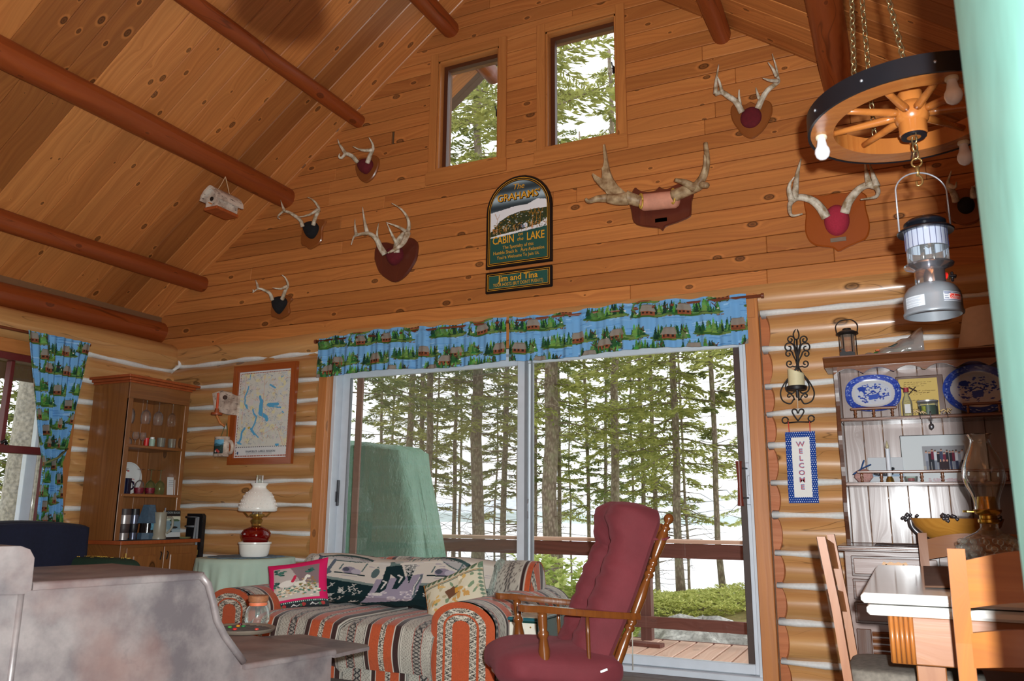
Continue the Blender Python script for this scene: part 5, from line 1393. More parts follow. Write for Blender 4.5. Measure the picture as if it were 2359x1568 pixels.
mg = thing('navy_mug', 'glossy navy mug on the lower hutch shelf', 'mug', (GX + .10, p.y, zs2)); r = pxw(p, 15); b = MB(); b.lathe([(0, 0), (r * .96, 0), (r, .12), (r * .92, .12), (r * .9, .012), (0, .012)], 22); b.build('body', M('navy_glaze', S(14, 16, 44), .15), mg, smooth=40)
b = MB(); b.tube(crom([(0, r, .10), (0, r + .03, .09), (0, r + .034, .05), (0, r, .03)], 5), .006, 8); b.build('handle', MATS['navy_glaze'], mg, smooth=True)
m_band = M('snowflake_band', S(120, 20, 40), .5, vary=.8, scale=120); m_green_gl = glassy('green_glass', tint=(.72, .80, .45, 1), edge=.3, body=.06)
for k, (px, bd_, mt, lb) in enumerate(((301, None, None, 'upturned wine glass behind the navy mug'), (323, m_band, None, 'upturned wine glass with red snowflake band, left one'), (348, m_band, m_green_gl, 'upturned wine glass with red snowflake band, right one'), (370, None, m_green_gl, 'upturned greenish wine glass on the lower hutch shelf'))):
    p = PXp(px, 1100, GX + .08); stem_glass('wine_glass', lb, 0, 0, .20, .038, True, x=GX + (.0 if k == 0 else .08), y=p.y, z=zs2, mat=mt, band=bd_, group='upturned glasses on the lower hutch shelf')
for (px, w, h, lb, dx) in ((396, 22, .145, 'taller white leaflet standing at the hutch shelf right end', .0), (411, 17, .125, 'shorter white leaflet standing at the hutch shelf right end', .02)):
    p = PXp(px, 1100, GX + .10 + dx); ww = pxw(p, w); o = thing('leaflet', lb, 'leaflet', (GX + .10 + dx, p.y, zs2)); b = MB(); b.box((0, 0, h / 2), (.006, ww, h), Matrix.Rotation(-.08, 3, 'Y')); b.build('folded_card', M('white_card', S(216, 218, 218), .7), o)
    b = MB(); [b.box((.0042 + .0005, -ww * .1, h * q), (.0008, ww * .6, .004), Matrix.Rotation(-.08, 3, 'Y')) for q in (.5, .6, .7, .8)]; oo = b.build('printed_lines', M('grey_ink', S(150, 154, 162), .8), o); oo['kind'] = 'stuff'
# counter top row
def travel_mug(px, wpx, h, label, c1, c2, x):
    p = PXp(px, 1200, x); r = pxw(p, wpx) / 2; o = thing('travel_mug', label, 'mug', (x, p.y, zc_ + .003), group='travel mugs on the hutch counter')
    b = MB(); b.lathe([(0, 0), (r * .78, 0), (r * .82, h * .22), (r * .95, h * .5), (r, h * .78), (r * .98, h * .8), (0, h * .8)], 22); b.build('steel_body', c1, o, smooth=40)
    b = MB(); b.lathe([(r * .83, h * .22), (r * .86, h * .23), (r * .98, h * .5), (r * .96, h * .51)], 22, cap=False); b.build('grip', c2, o, smooth=40)
    b = MB(); b.lathe([(0, h * .8), (r, h * .8), (r * 1.02, h * .86), (r * .95, h), (0, h)], 22); b.build('lid', c2, o, smooth=40)
travel_mug(286, 28, .235, 'wide brown and silver travel mug on the hutch counter', M('brushed_steel', S(170, 160, 158), .35, .6), M('brown_plastic', S(62, 48, 48), .5), -5.50)
travel_mug(309, 20, .235, 'narrow black and steel travel mug on the hutch counter', M('blue_steel', S(110, 112, 130), .3, .7), M('black_plastic', S(26, 24, 30), .45), -5.52)
p = PXp(341, 1200, -5.47); lt = thing('blue_lamp', 'small blue tin lamp with tapered shade on the hutch counter', 'lamp', (-5.47, p.y, zc_ + .003), rz=.3); m_bt = M('blue_tin', S(66, 88, 108), .6, vary=.25, scale=60)
b = MB(); b.lathe([(0, 0), (.072, 0), (.070, .05), (.0, .05)], 8); b.build('base', m_bt, lt)
b = MB(); b.lathe([(.058, .05), (.056, .135), (.05, .14)], 16, cap=True); b.build('dark_glass', M('dark_glass', S(34, 28, 28), .12), lt, smooth=40)
b = MB(); b.lathe([(.088, .125), (.050, .265), (.048, .268), (.082, .125)], 6, cap=False); b.lathe([(0, .262), (.050, .262), (.046, .268), (0, .268)], 6); b.build('shade', m_bt, lt)
b = MB(); b.box((.056, -.015, .10), (.004, .05, .055)); b.build('picture_label', M('sky_print', S(110, 176, 206), .6, vary=.6, scale=40), lt)
b = MB(); b.lathe([(0, 0), (.012, 0), (.012, .006), (0, .006)], 10, (.074, .0, .185), Matrix.Rotation(PI / 2 - .25, 3, 'Y')); b.build('vent', m_black, lt)
p = PXp(368, 1205, -5.40); st = thing('beer_stein', 'grey stoneware stein with a handle on the hutch counter', 'stein', (-5.40, p.y, zc_ + .003)); m_st = M('stoneware', S(150, 146, 130), .35)
b = MB(); b.lathe([(0, 0), (.056, 0), (.056, .02), (.050, .03), (.049, .20), (.052, .21), (.046, .21), (.044, .02), (0, .02)], 22); b.build('body', m_st, st, smooth=40)
b = MB(); b.tube(crom([(.02, .045, .17), (.03, .09, .165), (.03, .10, .10), (.02, .07, .05), (.01, .048, .05)], 5), .010, 8); b.build('handle', m_st, st, smooth=True)
b = MB(); b.tube([(0, .04, .205), (0, .044, .245)], .006, 8); b.build('thumb_lift', MATS['zinc'], st)
p = PXp(401, 1200, -5.375); bk = thing('loon_book', 'upright paperback with loons and dark title band on the hutch counter', 'book', (-5.375, p.y, zc_ + .003), rz=0); bw, bhh = .155, .225
cvk = Canvas(90, 130, (150, 170, 180)); cvk.rect(0, 0, 90, 26, (18, 20, 26)); cvk.rect(0, 122, 90, 130, (20, 22, 28)); cvk.rect(0, 26, 90, 46, (206, 210, 190)); cvk.ell(56, 46, 30, 7, (70, 96, 70)); cvk.rect(0, 50, 90, 88, (120, 148, 160)); cvk.ell(54, 78, 20, 5, (22, 24, 28)); cvk.ell(38, 66, 7, 5, (18, 20, 22)); cvk.line([(38, 66), (34, 84)], 5, (18, 20, 22)); cvk.ell(32, 96, 9, 4, (24, 26, 30)); cvk.line([(24, 110), (20, 92)], 4, (20, 20, 24)); cvk.rect(0, 100, 90, 122, (196, 204, 206)); cvk.line([(6, 8), (6, 126)], 2, (196, 180, 120))
lean = .10
b = MB(); b.box((-.011, 0, bhh / 2), (.020, bw, bhh), None, .001); b.xf(Matrix.Rotation(-lean, 4, 'Y')); b.build('page_block', M('book_pages', S(222, 206, 160), .8), bk)
print_sheet('cover', 60, 90, lambda U, V: (V * bhh * -math.sin(lean) + .0005, -bw / 2 + bw * U, V * bhh * math.cos(lean)), lambda U, V: cvk.at(U, V), m_print, bk)
text_mesh('LOON BOOK', .026, M('pale_ink', S(150, 160, 160), .6), 'lettering', bk, T((-bhh * .88 * math.sin(lean) + .002, 0, bhh * .88)) @ Matrix.Rotation(PI / 2, 4, 'Z'), 0, .9)
p = PXp(428, 1238, -5.36); o = thing('green_dish', 'flat pale green dish at the hutch counter right end', 'dish', (-5.38, p.y, zc_ + .002)); b = MB(); b.lathe([(0, 0), (.045, 0), (.055, .010), (.056, .013), (.044, .006), (0, .005)], 24); b.build('bowl', M('sage_ceramic', S(120, 122, 84), .3), o, smooth=40)

# folded black lawn table leaning beside the hutch
p0 = PY(447, 1250, -.10); fo = thing('folded_camp_table', 'folded black camp table with grey legs leaning by the hutch', 'folding table', (p0.x - .035, -.20, 0), rz=.0)
b = MB(); hw_ = .10; pts = [(-.03, .0), (.13, .0), (.15, .02), (.15, .92), (.13, .94), (-.03, .94)]; b.prism([(u - .06, v + .005) for u, v in pts], .12, .155); b.build('table_top', M('black_table_plastic', S(22, 22, 26), .5, vary=.6, scale=90), fo)
b = MB(); b.tube([(.06, .10, .30), (.06, .10, .915), (-.08, .10, .915)], .010, 8); b.tube([(-.08, .10, .84), (.06, .10, .84)], .009, 8); b.tube([(.01, .095, .35), (.045, .095, .91)], .010, 8); b.build('legs', m_alug, fo, smooth=True)

# ------------------------------------------------------------------ green armchair with a navy throw
m_agreen = M('green_brocade', S(26, 54, 38), .85, vary=.15, scale=80); m_navy = M('navy_fleece', S(18, 22, 46), .95, vary=.2, scale=50)
ac = thing('green_armchair', 'dark green armchair with gold sprigs, mostly hidden by the stove', 'armchair', (-5.15, -1.62, 0))
def puff(b, c, s, k=.35, n=18):
    """soft box"""
    c = Vector(c)
    def f(u, v):
        a, e = 2 * PI * u, -PI / 2 + PI * v; ca, sa, ce_, se = math.cos(a), math.sin(a), math.cos(e), math.sin(e); q = lambda t: math.copysign(abs(t) ** k, t)
        return (c.x + s[0] / 2 * q(ca) * q(ce_) , c.y + s[1] / 2 * q(sa) * q(ce_), c.z + s[2] / 2 * q(se))
    b.grid(n * 2, n, f, close_u=True); return b
b = MB(); puff(b, (-.22, 0, .56), (.20, .84, .60)); b.build('backrest', m_agreen, ac, smooth=True)
b = MB(); puff(b, (.10, 0, .34), (.62, .64, .20)); b.build('seat', m_agreen, ac, smooth=True)
for s in (-1, 1): b = MB(); puff(b, (.10, s * .42, .42), (.68, .17, .46)); b.build('arm', m_agreen, ac, smooth=True)
b = MB(); b.b2((-.28, -.40, .05), (.40, .40, .30), .02); b.build('base', m_agreen, ac)
b = MB(); g_ = random.Random(8)
for k in range(26):
    x, y = g_.uniform(-.15, .40), .42 + g_.uniform(-.06, .06)
    for dx, dy in ((.008, 0), (-.008, 0), (0, .008), (0, -.008)): b.box((x + dx, y + dy, .652), (.005, .005, .003))
o = b.build('gold_sprigs', m_gold, ac); o['kind'] = 'stuff'
nt_ = thing('navy_throw', 'navy blue throw draped over the armchair back', 'throw', (-5.15, -1.62, 0))
def nav(u, v):
    y = -.45 + .9 * u; s = v; edge = .03 * math.sin(u * PI)
    if s < .5: q = s / .5; x, z = -.345 + .0 * q, .35 + (.50 + edge) * q
    else: q = (s - .5) / .5; x, z = -.345 + .25 * min(1, q * 3), (.85 + edge) + .02 * math.sin(min(1, q * 3) * PI) - .5 * max(0, q - .33)
    x += .006 * math.sin(u * 21 + v * 5)
    return (x, y, z)
b = MB(); b.grid(40, 30, nav); o = b.build('draped_cloth', m_navy, nt_, smooth=True); md = o.modifiers.new('thick', 'SOLIDIFY'); md.thickness = .02

# ------------------------------------------------------------------ round table, cloth, oil lamp
tcx, tcy, tz, tr = -4.40, -.50, .640, .335
tb = thing('round_side_table', 'round lamp table hidden under a pale green cloth', 'table', (tcx, tcy, 0))
b = MB(); b.lathe([(0, tz - .03), (tr, tz - .03), (tr, tz - .006), (0, tz - .006)], 40); b.build('table_top', w_redw, tb)
b = MB(); b.lathe([(.18, 0), (.18, .03), (.04, .06), (.04, tz - .03)], 16); b.build('pedestal', w_redw, tb, smooth=40)
tcl = thing('tablecloth', 'pale mint cloth falling in folds from the round table', 'tablecloth', (tcx, tcy, 0))
def clo(u, v):
    a = 2 * PI * u
    if v < .3: q = v / .3; r = tr * q * 1.01; z = tz
    else: q = (v - .3) / .7; w = min(1, q * 1.6); r = tr * 1.01 + .010 + .03 * q + (.030 * math.sin(13 * a) + .014 * math.sin(29 * a + 1)) * w; z = tz - .004 - (tz - .02) * q
    return (r * math.cos(a), r * math.sin(a), z)
b = MB(); b.grid(180, 30, clo, close_u=True); b.build('draped_cloth', M('mint_cloth', S(172, 192, 176), .85, vary=.06, scale=8), tcl, smooth=True)
dl = thing('crochet_doily', 'bluish lace doily under the lamp bowl', 'doily', (tcx, tcy, tz)); b = MB(); n = 48
b.add([(0, 0, .006)] + [((.26 + .02 * math.cos(12 * 2 * PI * k / n)) * math.cos(2 * PI * k / n), (.26 + .02 * math.cos(12 * 2 * PI * k / n)) * math.sin(2 * PI * k / n), .005) for k in range(n)], [(0, 1 + k, 1 + (k + 1) % n) for k in range(n)]); o = b.build('lace', M('blue_lace', S(110, 138, 158), .9, vary=.5, scale=60), dl); o.modifiers.new('thick', 'SOLIDIFY').thickness = .002
lp = PY(586, 1270, tcy); lx_ = lp.x
bw_ = thing('milk_glass_bowl', 'low white ribbed bowl under the red oil lamp', 'bowl', (lx_, tcy, tz + .007)); R = pxw((lx_, tcy, tz), 36)
b = MB(); b.lathe([(0, 0), (R * .80, 0), (R * .90, .02), (R * .97, .085), (R * 1.03, .09), (R * 1.03, .102), (R * .94, .102), (R * .85, .02), (0, .015)], 40); b.build('bowl', M('milk_glass', S(232, 228, 220), .25, vary=.03), bw_, smooth=40)
ol = thing('red_oil_lamp', 'oil lamp with ruby glass font and white hobnail shade', 'lamp', (lx_ + .004, tcy, tz + .022))
t = NT('ruby_glass'); t.base(S(120, 8, 6)); t.rough(.06); t.b.inputs['Transmission Weight'].default_value = .35; t.b.inputs['Coat Weight'].default_value = .5; m_ruby = t.m
b = MB(); b.lathe([(.06, 0), (.07, .02), (.062, .05), (.085, .085), (.103, .12), (.108, .145), (.09, .175), (.045, .195), (.03, .20)], 32); b.build('ruby_font', m_ruby, ol, smooth=True)
b = MB(); b.lathe([(.030, .20), (.034, .205), (.030, .215), (.040, .23), (.044, .245), (.030, .255), (.05, .27), (.052, .285), (.03, .29)], 20); b.build('burner', m_brass, ol, smooth=40)
b = MB()
for k in range(6): a = k * PI / 3 + .3; b.tube([(.045 * math.cos(a), .045 * math.sin(a), .275), (.075 * math.cos(a), .075 * math.sin(a), .27), (.11 * math.cos(a), .11 * math.sin(a), .305)], .0028, 5)
b.build('shade_holder', m_brass, ol)
b = MB(); b.lathe([(.128, .305), (.140, .312), (.137, .335), (.125, .38), (.10, .43), (.066, .462), (.052, .475), (.050, .49), (.063, .505), (.066, .51), (.058, .508), (.046, .49), (.048, .474), (.06, .458), (.094, .425), (.12, .375), (.131, .335)], 40, cap=False)
for j, (rr_, zz_) in enumerate(((.136, .335), (.131, .36), (.121, .385), (.107, .415), (.089, .44))):
    nh = int(34 * rr_ / .136)
    for k in range(nh): a = 2 * PI * (k + .5 * (j % 2)) / nh; b.lathe([(0, -.0055), (.0055, 0), (0, .0055)], 5, (rr_ * math.cos(a), rr_ * math.sin(a), zz_), cap=False)
b.build('hobnail_shade', MATS['milk_glass'], ol, smooth=True)
b = MB(); b.lathe([(.034, .28), (.045, .33), (.04, .40), (.027, .48), (.026, .565), (.027, .57)], 20, cap=False); b.build('chimney', m_cglass2, ol, smooth=True)

# ------------------------------------------------------------------ sofa in a striped blanket weave
RUST, BRN, BEI, BLK, CRM, RED = (172, 78, 46), (58, 38, 36), (172, 166, 154), (30, 28, 32), (194, 188, 176), (150, 54, 42)
SEQ = [('rust', .062), ('speck', .034), ('rust', .055), ('crm', .006), ('brn', .034), ('crm', .007), ('blk', .004), ('crm', .006), ('blk', .003), ('zig', .070), ('red', .004), ('gry', .046), ('red', .004), ('zig', .060), ('blk', .003), ('crm', .007), ('brn', .026), ('crm', .005)]
PERIOD = sum(w for _, w in SEQ)
def stripes(t, s):
    """colour of the weave at t across the stripes, s along them (metres)"""
    t = np.mod(t, PERIOD); out = np.zeros(t.shape + (3,)); acc = 0.0
    rnd = (np.sin(t * 9123.1 + s * 7351.7) * 43758.5) % 1.0
    for nm, w in SEQ:
        m = (t >= acc) & (t < acc + w); q = (t - acc) / w
        if nm == 'rust': c = np.array(RUST) * (0.94 + .12 * rnd[..., None])
        elif nm == 'brn': c = np.array(BRN) * (.9 + .2 * rnd[..., None])
        elif nm == 'crm': c = np.broadcast_to(np.array(CRM, float), out.shape)
        elif nm == 'blk': c = np.broadcast_to(np.array(BLK, float), out.shape)
        elif nm == 'red': c = np.broadcast_to(np.array(RED, float), out.shape)
        elif nm == 'zig':
            tri = np.abs(np.mod(s / .036, 1.0) - .5) * 2; k = np.mod(q * 3.0 + tri, 1.0); ln = (k < .16)
            c = np.where(ln[..., None], np.array([92, 84, 80.]), np.array(BEI) * (.95 + .08 * rnd[..., None]))
        elif nm == 'gry':
            tri = np.abs(np.mod(s / .045, 1.0) - .5) * 2; k = np.abs(q - .5) * 2; ln = (np.abs(k - tri) < .28)
            c = np.where(ln[..., None], np.array([48, 46, 48.]), np.array([150, 142, 132.]) * (.85 + .3 * rnd[..., None]))
        else:
            c = np.where((rnd > .5)[..., None], np.array([44, 40, 40.]), np.array([176, 166, 150.]))
            tri = np.abs(np.mod(s / .03, 1.0) - .5) * 2; c = np.where((np.abs(q - tri) < .12)[..., None], np.array([206., 196, 180]), c)
        out = np.where(m[..., None], c, out); acc += w
    return out
m_weave = painted('striped_weave', .95, sheen=.2, spec=.1, weave=.35, wscale=420)
SXL, SXR, SYF, SYB = -3.98, -1.975, -1.25, -.30
so = thing('sofa', 'loveseat in rust, brown and cream striped weave under the window', 'sofa', (0, 0, 0))
AW = .385; zA = .508; zS = .375
# arms: an upside-down U swept from front to back
def arm(x0, x1, nm):
    xc, hw = (x0 + x1) / 2, (x1 - x0) / 2
    def pos(U, V):
        y = SYF + .012 + (SYB + .12 - SYF) * V; a = (U - .5) * 2      # -1..1 across
        st = np.clip((np.abs(a) - .45) / .55, 0, 1); th = np.clip(a / .45, -1, 1) * PI / 2
        x = xc + hw * np.sin(th) * (1 + .0 * st); z = (zA - .13) + .13 * np.cos(th) - st * (zA - .13 - .06)
        rr = .012 * np.sin(V * PI) 
        return (x + np.sign(a) * rr, y, z - .02 * V + .03 * V * V)
    def col(U, V): return stripes((SYB - SYF) * V * 1.05 + .30, (U - .5) * 1.35)
    print_sheet(nm, 90, 190, pos, col, m_weave, so)
    # front panel: stripes follow the rolled outline
    def fp(U, V):
        a = (U - .5) * 2; top = zA - .13 + .13 * np.sqrt(np.clip(1 - a ** 2, 0, 1)); return (xc + hw * a, SYF - .018 * (1 - np.clip(np.abs(a), 0, 1) ** 6), .06 + (top - .06) * V)
    def fc(U, V):
        a = np.abs(U - .5) * 2 * hw; top = .13 * np.sqrt(np.clip(1 - (a / hw) ** 2, 0, 1)) + zA - .13; z = .06 + (top - .06) * V
        dz = zA - .0 - z; d = np.minimum(hw - a, np.where(z > zA - .13, hw - np.sqrt(a ** 2 + np.clip((z - (zA - .13)) * hw / .13, 0, None) ** 2), hw - a))
        d = np.clip(d, 0, None); return stripes(np.where(d < .045, .03, np.where(d < .085, .062 + (d - .045) / .04 * .034, np.where(d < .098, .12, np.where(d < .14, .062 + (d - .098) / .042 * .034, .03)))), z)
    print_sheet('arm_front', 130, 150, fp, fc, m_weave, so)
arm(SXL, SXL + AW, 'arm'); arm(SXR - AW, SXR, 'arm')
# seat cushions
xi0, xi1 = SXL + AW - .03, SXR - AW + .03; xm = (xi0 + xi1) / 2 + .05
def cushion(xa, xb, ph):
    def pos(U, V):
        x = xa + (xb - xa) * U; e = np.minimum(U, 1 - U) * (xb - xa); edge = -.03 * np.exp(-(e / .03) ** 2)
        s = V * 1.15; y = np.where(s < .62, SYB - .25 - s * ((SYB - .25 - SYF + .02) / .62) , SYF - .02 - .025 * np.sin(np.clip((s - .62) / .53, 0, 1) * PI))
        z = np.where(s < .62, zS + .012 * np.sin(U * PI) - .03 * np.clip((s - .5) / .12, 0, 1) ** 2 * 1, zS - .03 - (s - .62) * .42) + edge
        return (x, y + 0 * U, z)
    print_sheet('seat_cushion', 170, 120, pos, lambda U, V: stripes(xa + (xb - xa) * U + ph, V * 1.15), m_weave, so)
cushion(xi0, xm, .10); cushion(xm, xi1, .115)
print_sheet('front_border', 300, 40, lambda U, V: (xi0 + (xi1 - xi0) * U, SYF + .015 + 0 * U, .05 + .125 * V), lambda U, V: stripes(xi0 + (xi1 - xi0) * U + .10, V * .2), m_weave, so)
# back
def bk_pos(U, V):
    x = SXL + .10 + (SXR - SXL - .10 - .13) * U; s = V * PI
    top = .655 + .022 * np.sin(U * 2 * PI * 2 + 2.2) * .6 + .01
    y = SYB - .09 - .13 * np.cos(s) * 1.0; z = np.where(V < .5, .30 + (top - .30) * np.sin(s) ** .55, .10 + (top - .10) * np.sin(s) ** .35)
    return (x, y - .04 * (1 - np.clip((z - .3) / .4, 0, 1)) * (V < .5), z)
print_sheet('backrest', 220, 60, bk_pos, lambda U, V: stripes((SXR - SXL) * U + .22, V * .9), m_weave, so)
def side_pos(U, V):   # right end of the back
    th = V * PI; yy = SYB - .09 - .13 * np.cos(th) * (1 - .15 * U); return (SXR - .132 + .012 * np.sin(U * PI) + 0 * V, SYB - .09 + (yy - SYB + .09) * (1 - U), .30 + (.365 * np.sin(th) ** .5) * (1 - .9 * U))
print_sheet('back_end', 30, 60, side_pos, lambda U, V: stripes(V * .25 + .02, U * .3), m_weave, so)
b = MB(); b.b2((SXL + .05, SYF + .05, .02), (SXR - .05, SYB - .02, .30)); b.build('frame', M('sofa_lining', S(70, 60, 54), .9), so)

# woven throw over the back
gr = random.Random(17)
cvt = Canvas(520, 230, (206, 200, 190)); NAVY = (24, 46, 50); LAV = (150, 142, 160)
cvt.poly([(0, 118), (80, 128), (200, 138), (300, 132), (420, 128), (520, 138), (520, 230), (0, 230)], NAVY)
cvt.line([(0, 118), (80, 128), (200, 138)], 9, (120, 136, 132)); cvt.line([(300, 132), (420, 128), (520, 138)], 9, (120, 136, 132))
def fish(cx, cy, L, H, rot, g):
    c, s = math.cos(rot), math.sin(rot); P = lambda u, v: (cx + u * c - v * s, cy + u * s + v * c)
    cvt.poly([P(L * math.cos(a) * (1 if math.cos(a) > 0 else 1.05), H * math.sin(a) * (1 - .3 * (math.cos(a) < -.5))) for a in [k * PI / 14 for k in range(28)]], (60, 84, 84))
    cvt.poly([P(L * .93 * math.cos(a), H * .25 + H * .6 * math.sin(a)) for a in [k * PI / 10 for k in range(20)]], (170, 168, 166))
    for k in range(26): q = P(g.uniform(-L * .7, L * .8), g.uniform(-H * .6, H * .1)); cvt.ell(q[0], q[1], 2, 1.3, NAVY)
    cvt.poly([P(-L * .9, 0), P(-L * 1.25, -H * 1.0), P(-L * 1.12, 0), P(-L * 1.25, H * 1.3)], (80, 92, 104)); cvt.line([P(L * .9, -H * .2), P(L * .5, H * .5)], 2, NAVY)
fish(110, 40, 78, 22, -.05, gr); fish(420, 48, 52, 24, .6, gr); cvt.line([(70, 60), (52, 108), (62, 104)], 10, (90, 100, 112))
def rocks(x, y):
    cvt.ell(x, y, 22, 13, (140, 132, 150)); cvt.ell(x + 22, y + 3, 16, 10, (176, 170, 182)); cvt.ell(x - 10, y - 2, 10, 8, (80, 84, 98)); cvt.line([(x - 42, y + 12), (x + 50, y + 14)], 4, NAVY); cvt.line([(x - 20, y + 22), (x + 26, y + 22)], 2, LAV); cvt.line([(x - 30, y), (x - 22, y - 20)], 4, (84, 108, 108)); cvt.line([(x + 40, y - 2), (x + 52, y - 34)], 4, (84, 108, 108))
rocks(118, 92); rocks(388, 88)
for _ in range(26): x, y = gr.uniform(20, 500), gr.uniform(10, 110); cvt.line([(x, y), (x + 16, y + 1)], 2, LAV)
cvt.poly([(205, 116), (335, 92), (322, 190), (196, 206)], LAV)                 # water panel
for k in range(16): x, y = gr.uniform(205, 318), gr.uniform(150, 196); cvt.ell(x, y, 12, 3.5, (214, 208, 210), ring=.35)
cvt.poly([(200, 70), (222, 40), (262, 30), (268, 66), (232, 72)], (96, 116, 112))   # angler bending to the net
cvt.ell(222, 52, 16, 22, (200, 196, 190), .4); cvt.ell(200, 92, 11, 20, (84, 104, 104), .3); cvt.ell(262, 38, 12, 9, (176, 178, 172))
cvt.poly([(228, 62), (270, 56), (286, 110), (270, 150), (256, 150), (262, 110), (244, 92), (240, 150), (222, 176), (214, 170), (224, 110)], NAVY)
cvt.line([(226, 120), (236, 124), (228, 150)], 5, (206, 204, 200)); cvt.line([(264, 96), (276, 104), (270, 124)], 5, (206, 204, 200)); cvt.ell(222, 172, 14, 5, (206, 204, 200))
cvt.poly([(278, 58), (312, 52), (310, 78), (296, 128)], (206, 204, 198))
for k in range(9): cvt.line([(278 + k * 4, 56), (297, 126)], 1.2, NAVY); cvt.line([(279 + k * 1.8, 60 + k * 7), (312 - k * 1.6, 56 + k * 7)], 1.2, NAVY)
cvt.line([(330, 100), (316, 140), (322, 176)], 9, (90, 104, 110)); cvt.line([(326, 104), (314, 140), (318, 170)], 3, (214, 210, 206))
for k in range(8): cvt.poly([(280 + k * 12, 6), (292 + k * 12, 6), (286 + k * 12, 34 + 10 * (k % 2))], (112, 136, 132))
for k in range(70):
    x, y = gr.uniform(6, 514), gr.uniform(140, 226)
    if 190 < x < 340 and y < 208: continue
    cvt.line([(x - 6, y - 4), (x, y), (x + 6, y - 5)], 2.4, (206, 204, 196)); cvt.ell(x, y + 4, 4, 3, (196, 196, 190), ring=.5)
th_ = thing('fishing_throw', 'cream and dark green woven throw with trout and an angler on the sofa back', 'throw', (0, 0, 0))
TX0, TX1 = PY(728, 1290, -.5).x, PY(1152, 1290, -.45).x
def th_pos(U, V):
    s = (1 - V) * 1.0; x = TX0 + (TX1 - TX0) * U + .02 * np.sin(V * 5); top = .672 + .014 * np.sin(U * 2 * PI * 1.5 + .6)
    q = s * .52      # arc length from the crest downwards at the front; the strip behind the crest is hidden
    y = np.where(q < .12, SYB - .105 - .10 * np.sin(q / .12 * PI / 2), SYB - .205 - .14 * np.clip((q - .12) / .30, 0, 1) - .12 * np.clip((q - .42) / .1, 0, 1))
    z = np.where(q < .12, top - .03 * (1 - np.cos(q / .12 * PI / 2)), top - .03 - (q - .12) * (top - .03 - .41) / .33)
    z = np.maximum(z, zS + .022 + .006 * np.sin(U * 40)); return (x, y - .008 - .008 * np.sin(U * 17 + 1), z)
print_sheet('woven_cloth', 330, 150, th_pos, lambda U, V: cvt.at(U, V), painted('tapestry_weave', .95, spec=.1, weave=.3, wscale=500), th_)
def bhang(U, V): x = TX0 + (TX1 - TX0) * U; return (x + 0 * V, SYB - .10 + .13 * np.sin(V * PI / 2), .672 + .014 * np.sin(U * 2 * PI * 1.5 + .6) - .22 * V ** 2)
print_sheet('back_fall', 120, 12, bhang, lambda U, V: cvt.at(U, 1 - V * .1), MATS['tapestry_weave'], th_)
b = MB(); gr = random.Random(5)
for k in range(46):
    for (xe, sx) in ((TX0, -1), (TX1, 1)):
        v = k / 45; q = v * .42; y = SYB - .105 - .10 * math.sin(min(1, q / .12) * PI / 2) - .14 * max(0, min(1, (q - .12) / .3)); z = .672 + .012 - (.03 if q > .12 else .03 * (1 - math.cos(q / .12 * PI / 2))) - max(0, q - .12) * .72
        b.tube([(xe, y - .012, z), (xe + sx * .018, y - .016, z - .012), (xe + sx * gr.uniform(.02, .035), y - .016, z - gr.uniform(.03, .05))], .0028, 4)
o = b.build('fringe', M('fringe_yarn', S(150, 160, 150), .95, vary=.5, scale=40), th_); o['kind'] = 'stuff'

# throw pillows
def pillow(name, label, ctr, ax, ay, w, h, th, cvx, mat, back):
    """ax, ay: unit vectors of the pillow's face; w x h metres"""
    ctr, ax, ay = Vector(ctr), Vector(ax).normalized(), Vector(ay); ay = (ay - ax * ay.dot(ax)).normalized(); nz_ = ax.cross(ay)
    root = thing(name, label, 'pillow', ctr, group='pillows on the sofa')
    for sg_, nm in ((1, 'printed_face'), (-1, 'backing')):
        def pos(U, V, sg_=sg_):
            a, c = (U - .5) * 2, (V - .5) * 2; pin = 1 - .06 * (1 - np.abs(a) ** 2) * 0; x = a * w / 2 * (1 - .07 * (1 - c ** 2)); y = c * h / 2 * (1 - .07 * (1 - a ** 2))
            z = sg_ * th / 2 * ((1 - a ** 4) * (1 - c ** 4)) ** .55 * (1 - .18 * np.exp(-((a) ** 2 + (c - .3) ** 2) * 9) * (sg_ > 0))
            return tuple(x * ax[i] + y * ay[i] + z * nz_[i] for i in range(3))
        print_sheet(nm, 130, 110, pos, (lambda U, V: cvx.at(U, V)) if sg_ > 0 else (lambda U, V: np.broadcast_to(np.array(back, float), U.shape + (3,))), mat, root)
    return root
m_pil = painted('pillow_cotton', .85, spec=.2, weave=.15, wscale=300)
cva = Canvas(150, 130, (206, 28, 92)); cva.rect(17, 17, 133, 106, (176, 164, 158)); gr = random.Random(4)
cva.poly([(60, 17), (133, 17), (133, 70), (90, 66)], (128, 108, 110)); cva.rect(17, 76, 133, 106, (192, 182, 172))
for (x, y, k) in ((30, 26, 1.2), (40, 32, 1), (112, 30, 1.1), (26, 62, 1)): [cva.ell(x + gr.uniform(-9, 9) * k, y + gr.uniform(-6, 6), 5, 2.2, gr.choice([(46, 92, 84), (62, 110, 96), (34, 74, 66)]), .2) for _ in range(9)]
for _ in range(110): cva.ell(gr.gauss(70, 26), gr.gauss(84, 6), gr.uniform(2, 5), gr.uniform(1, 2.4), gr.choice([(226, 218, 196), (60, 112, 100), (176, 140, 96), (210, 196, 170), (90, 130, 112)]))
cva.ell(52, 62, 22, 9, (216, 210, 202), -.1); cva.ell(86, 66, 16, 8, (222, 218, 206)); cva.line([(94, 62), (104, 46), (110, 50)], 7, (222, 218, 206)); cva.line([(66, 56), (72, 44)], 8, (190, 40, 72)); cva.line([(44, 68), (40, 80)], 3, (210, 204, 190)); cva.line([(86, 72), (92, 82)], 3, (210, 204, 190))
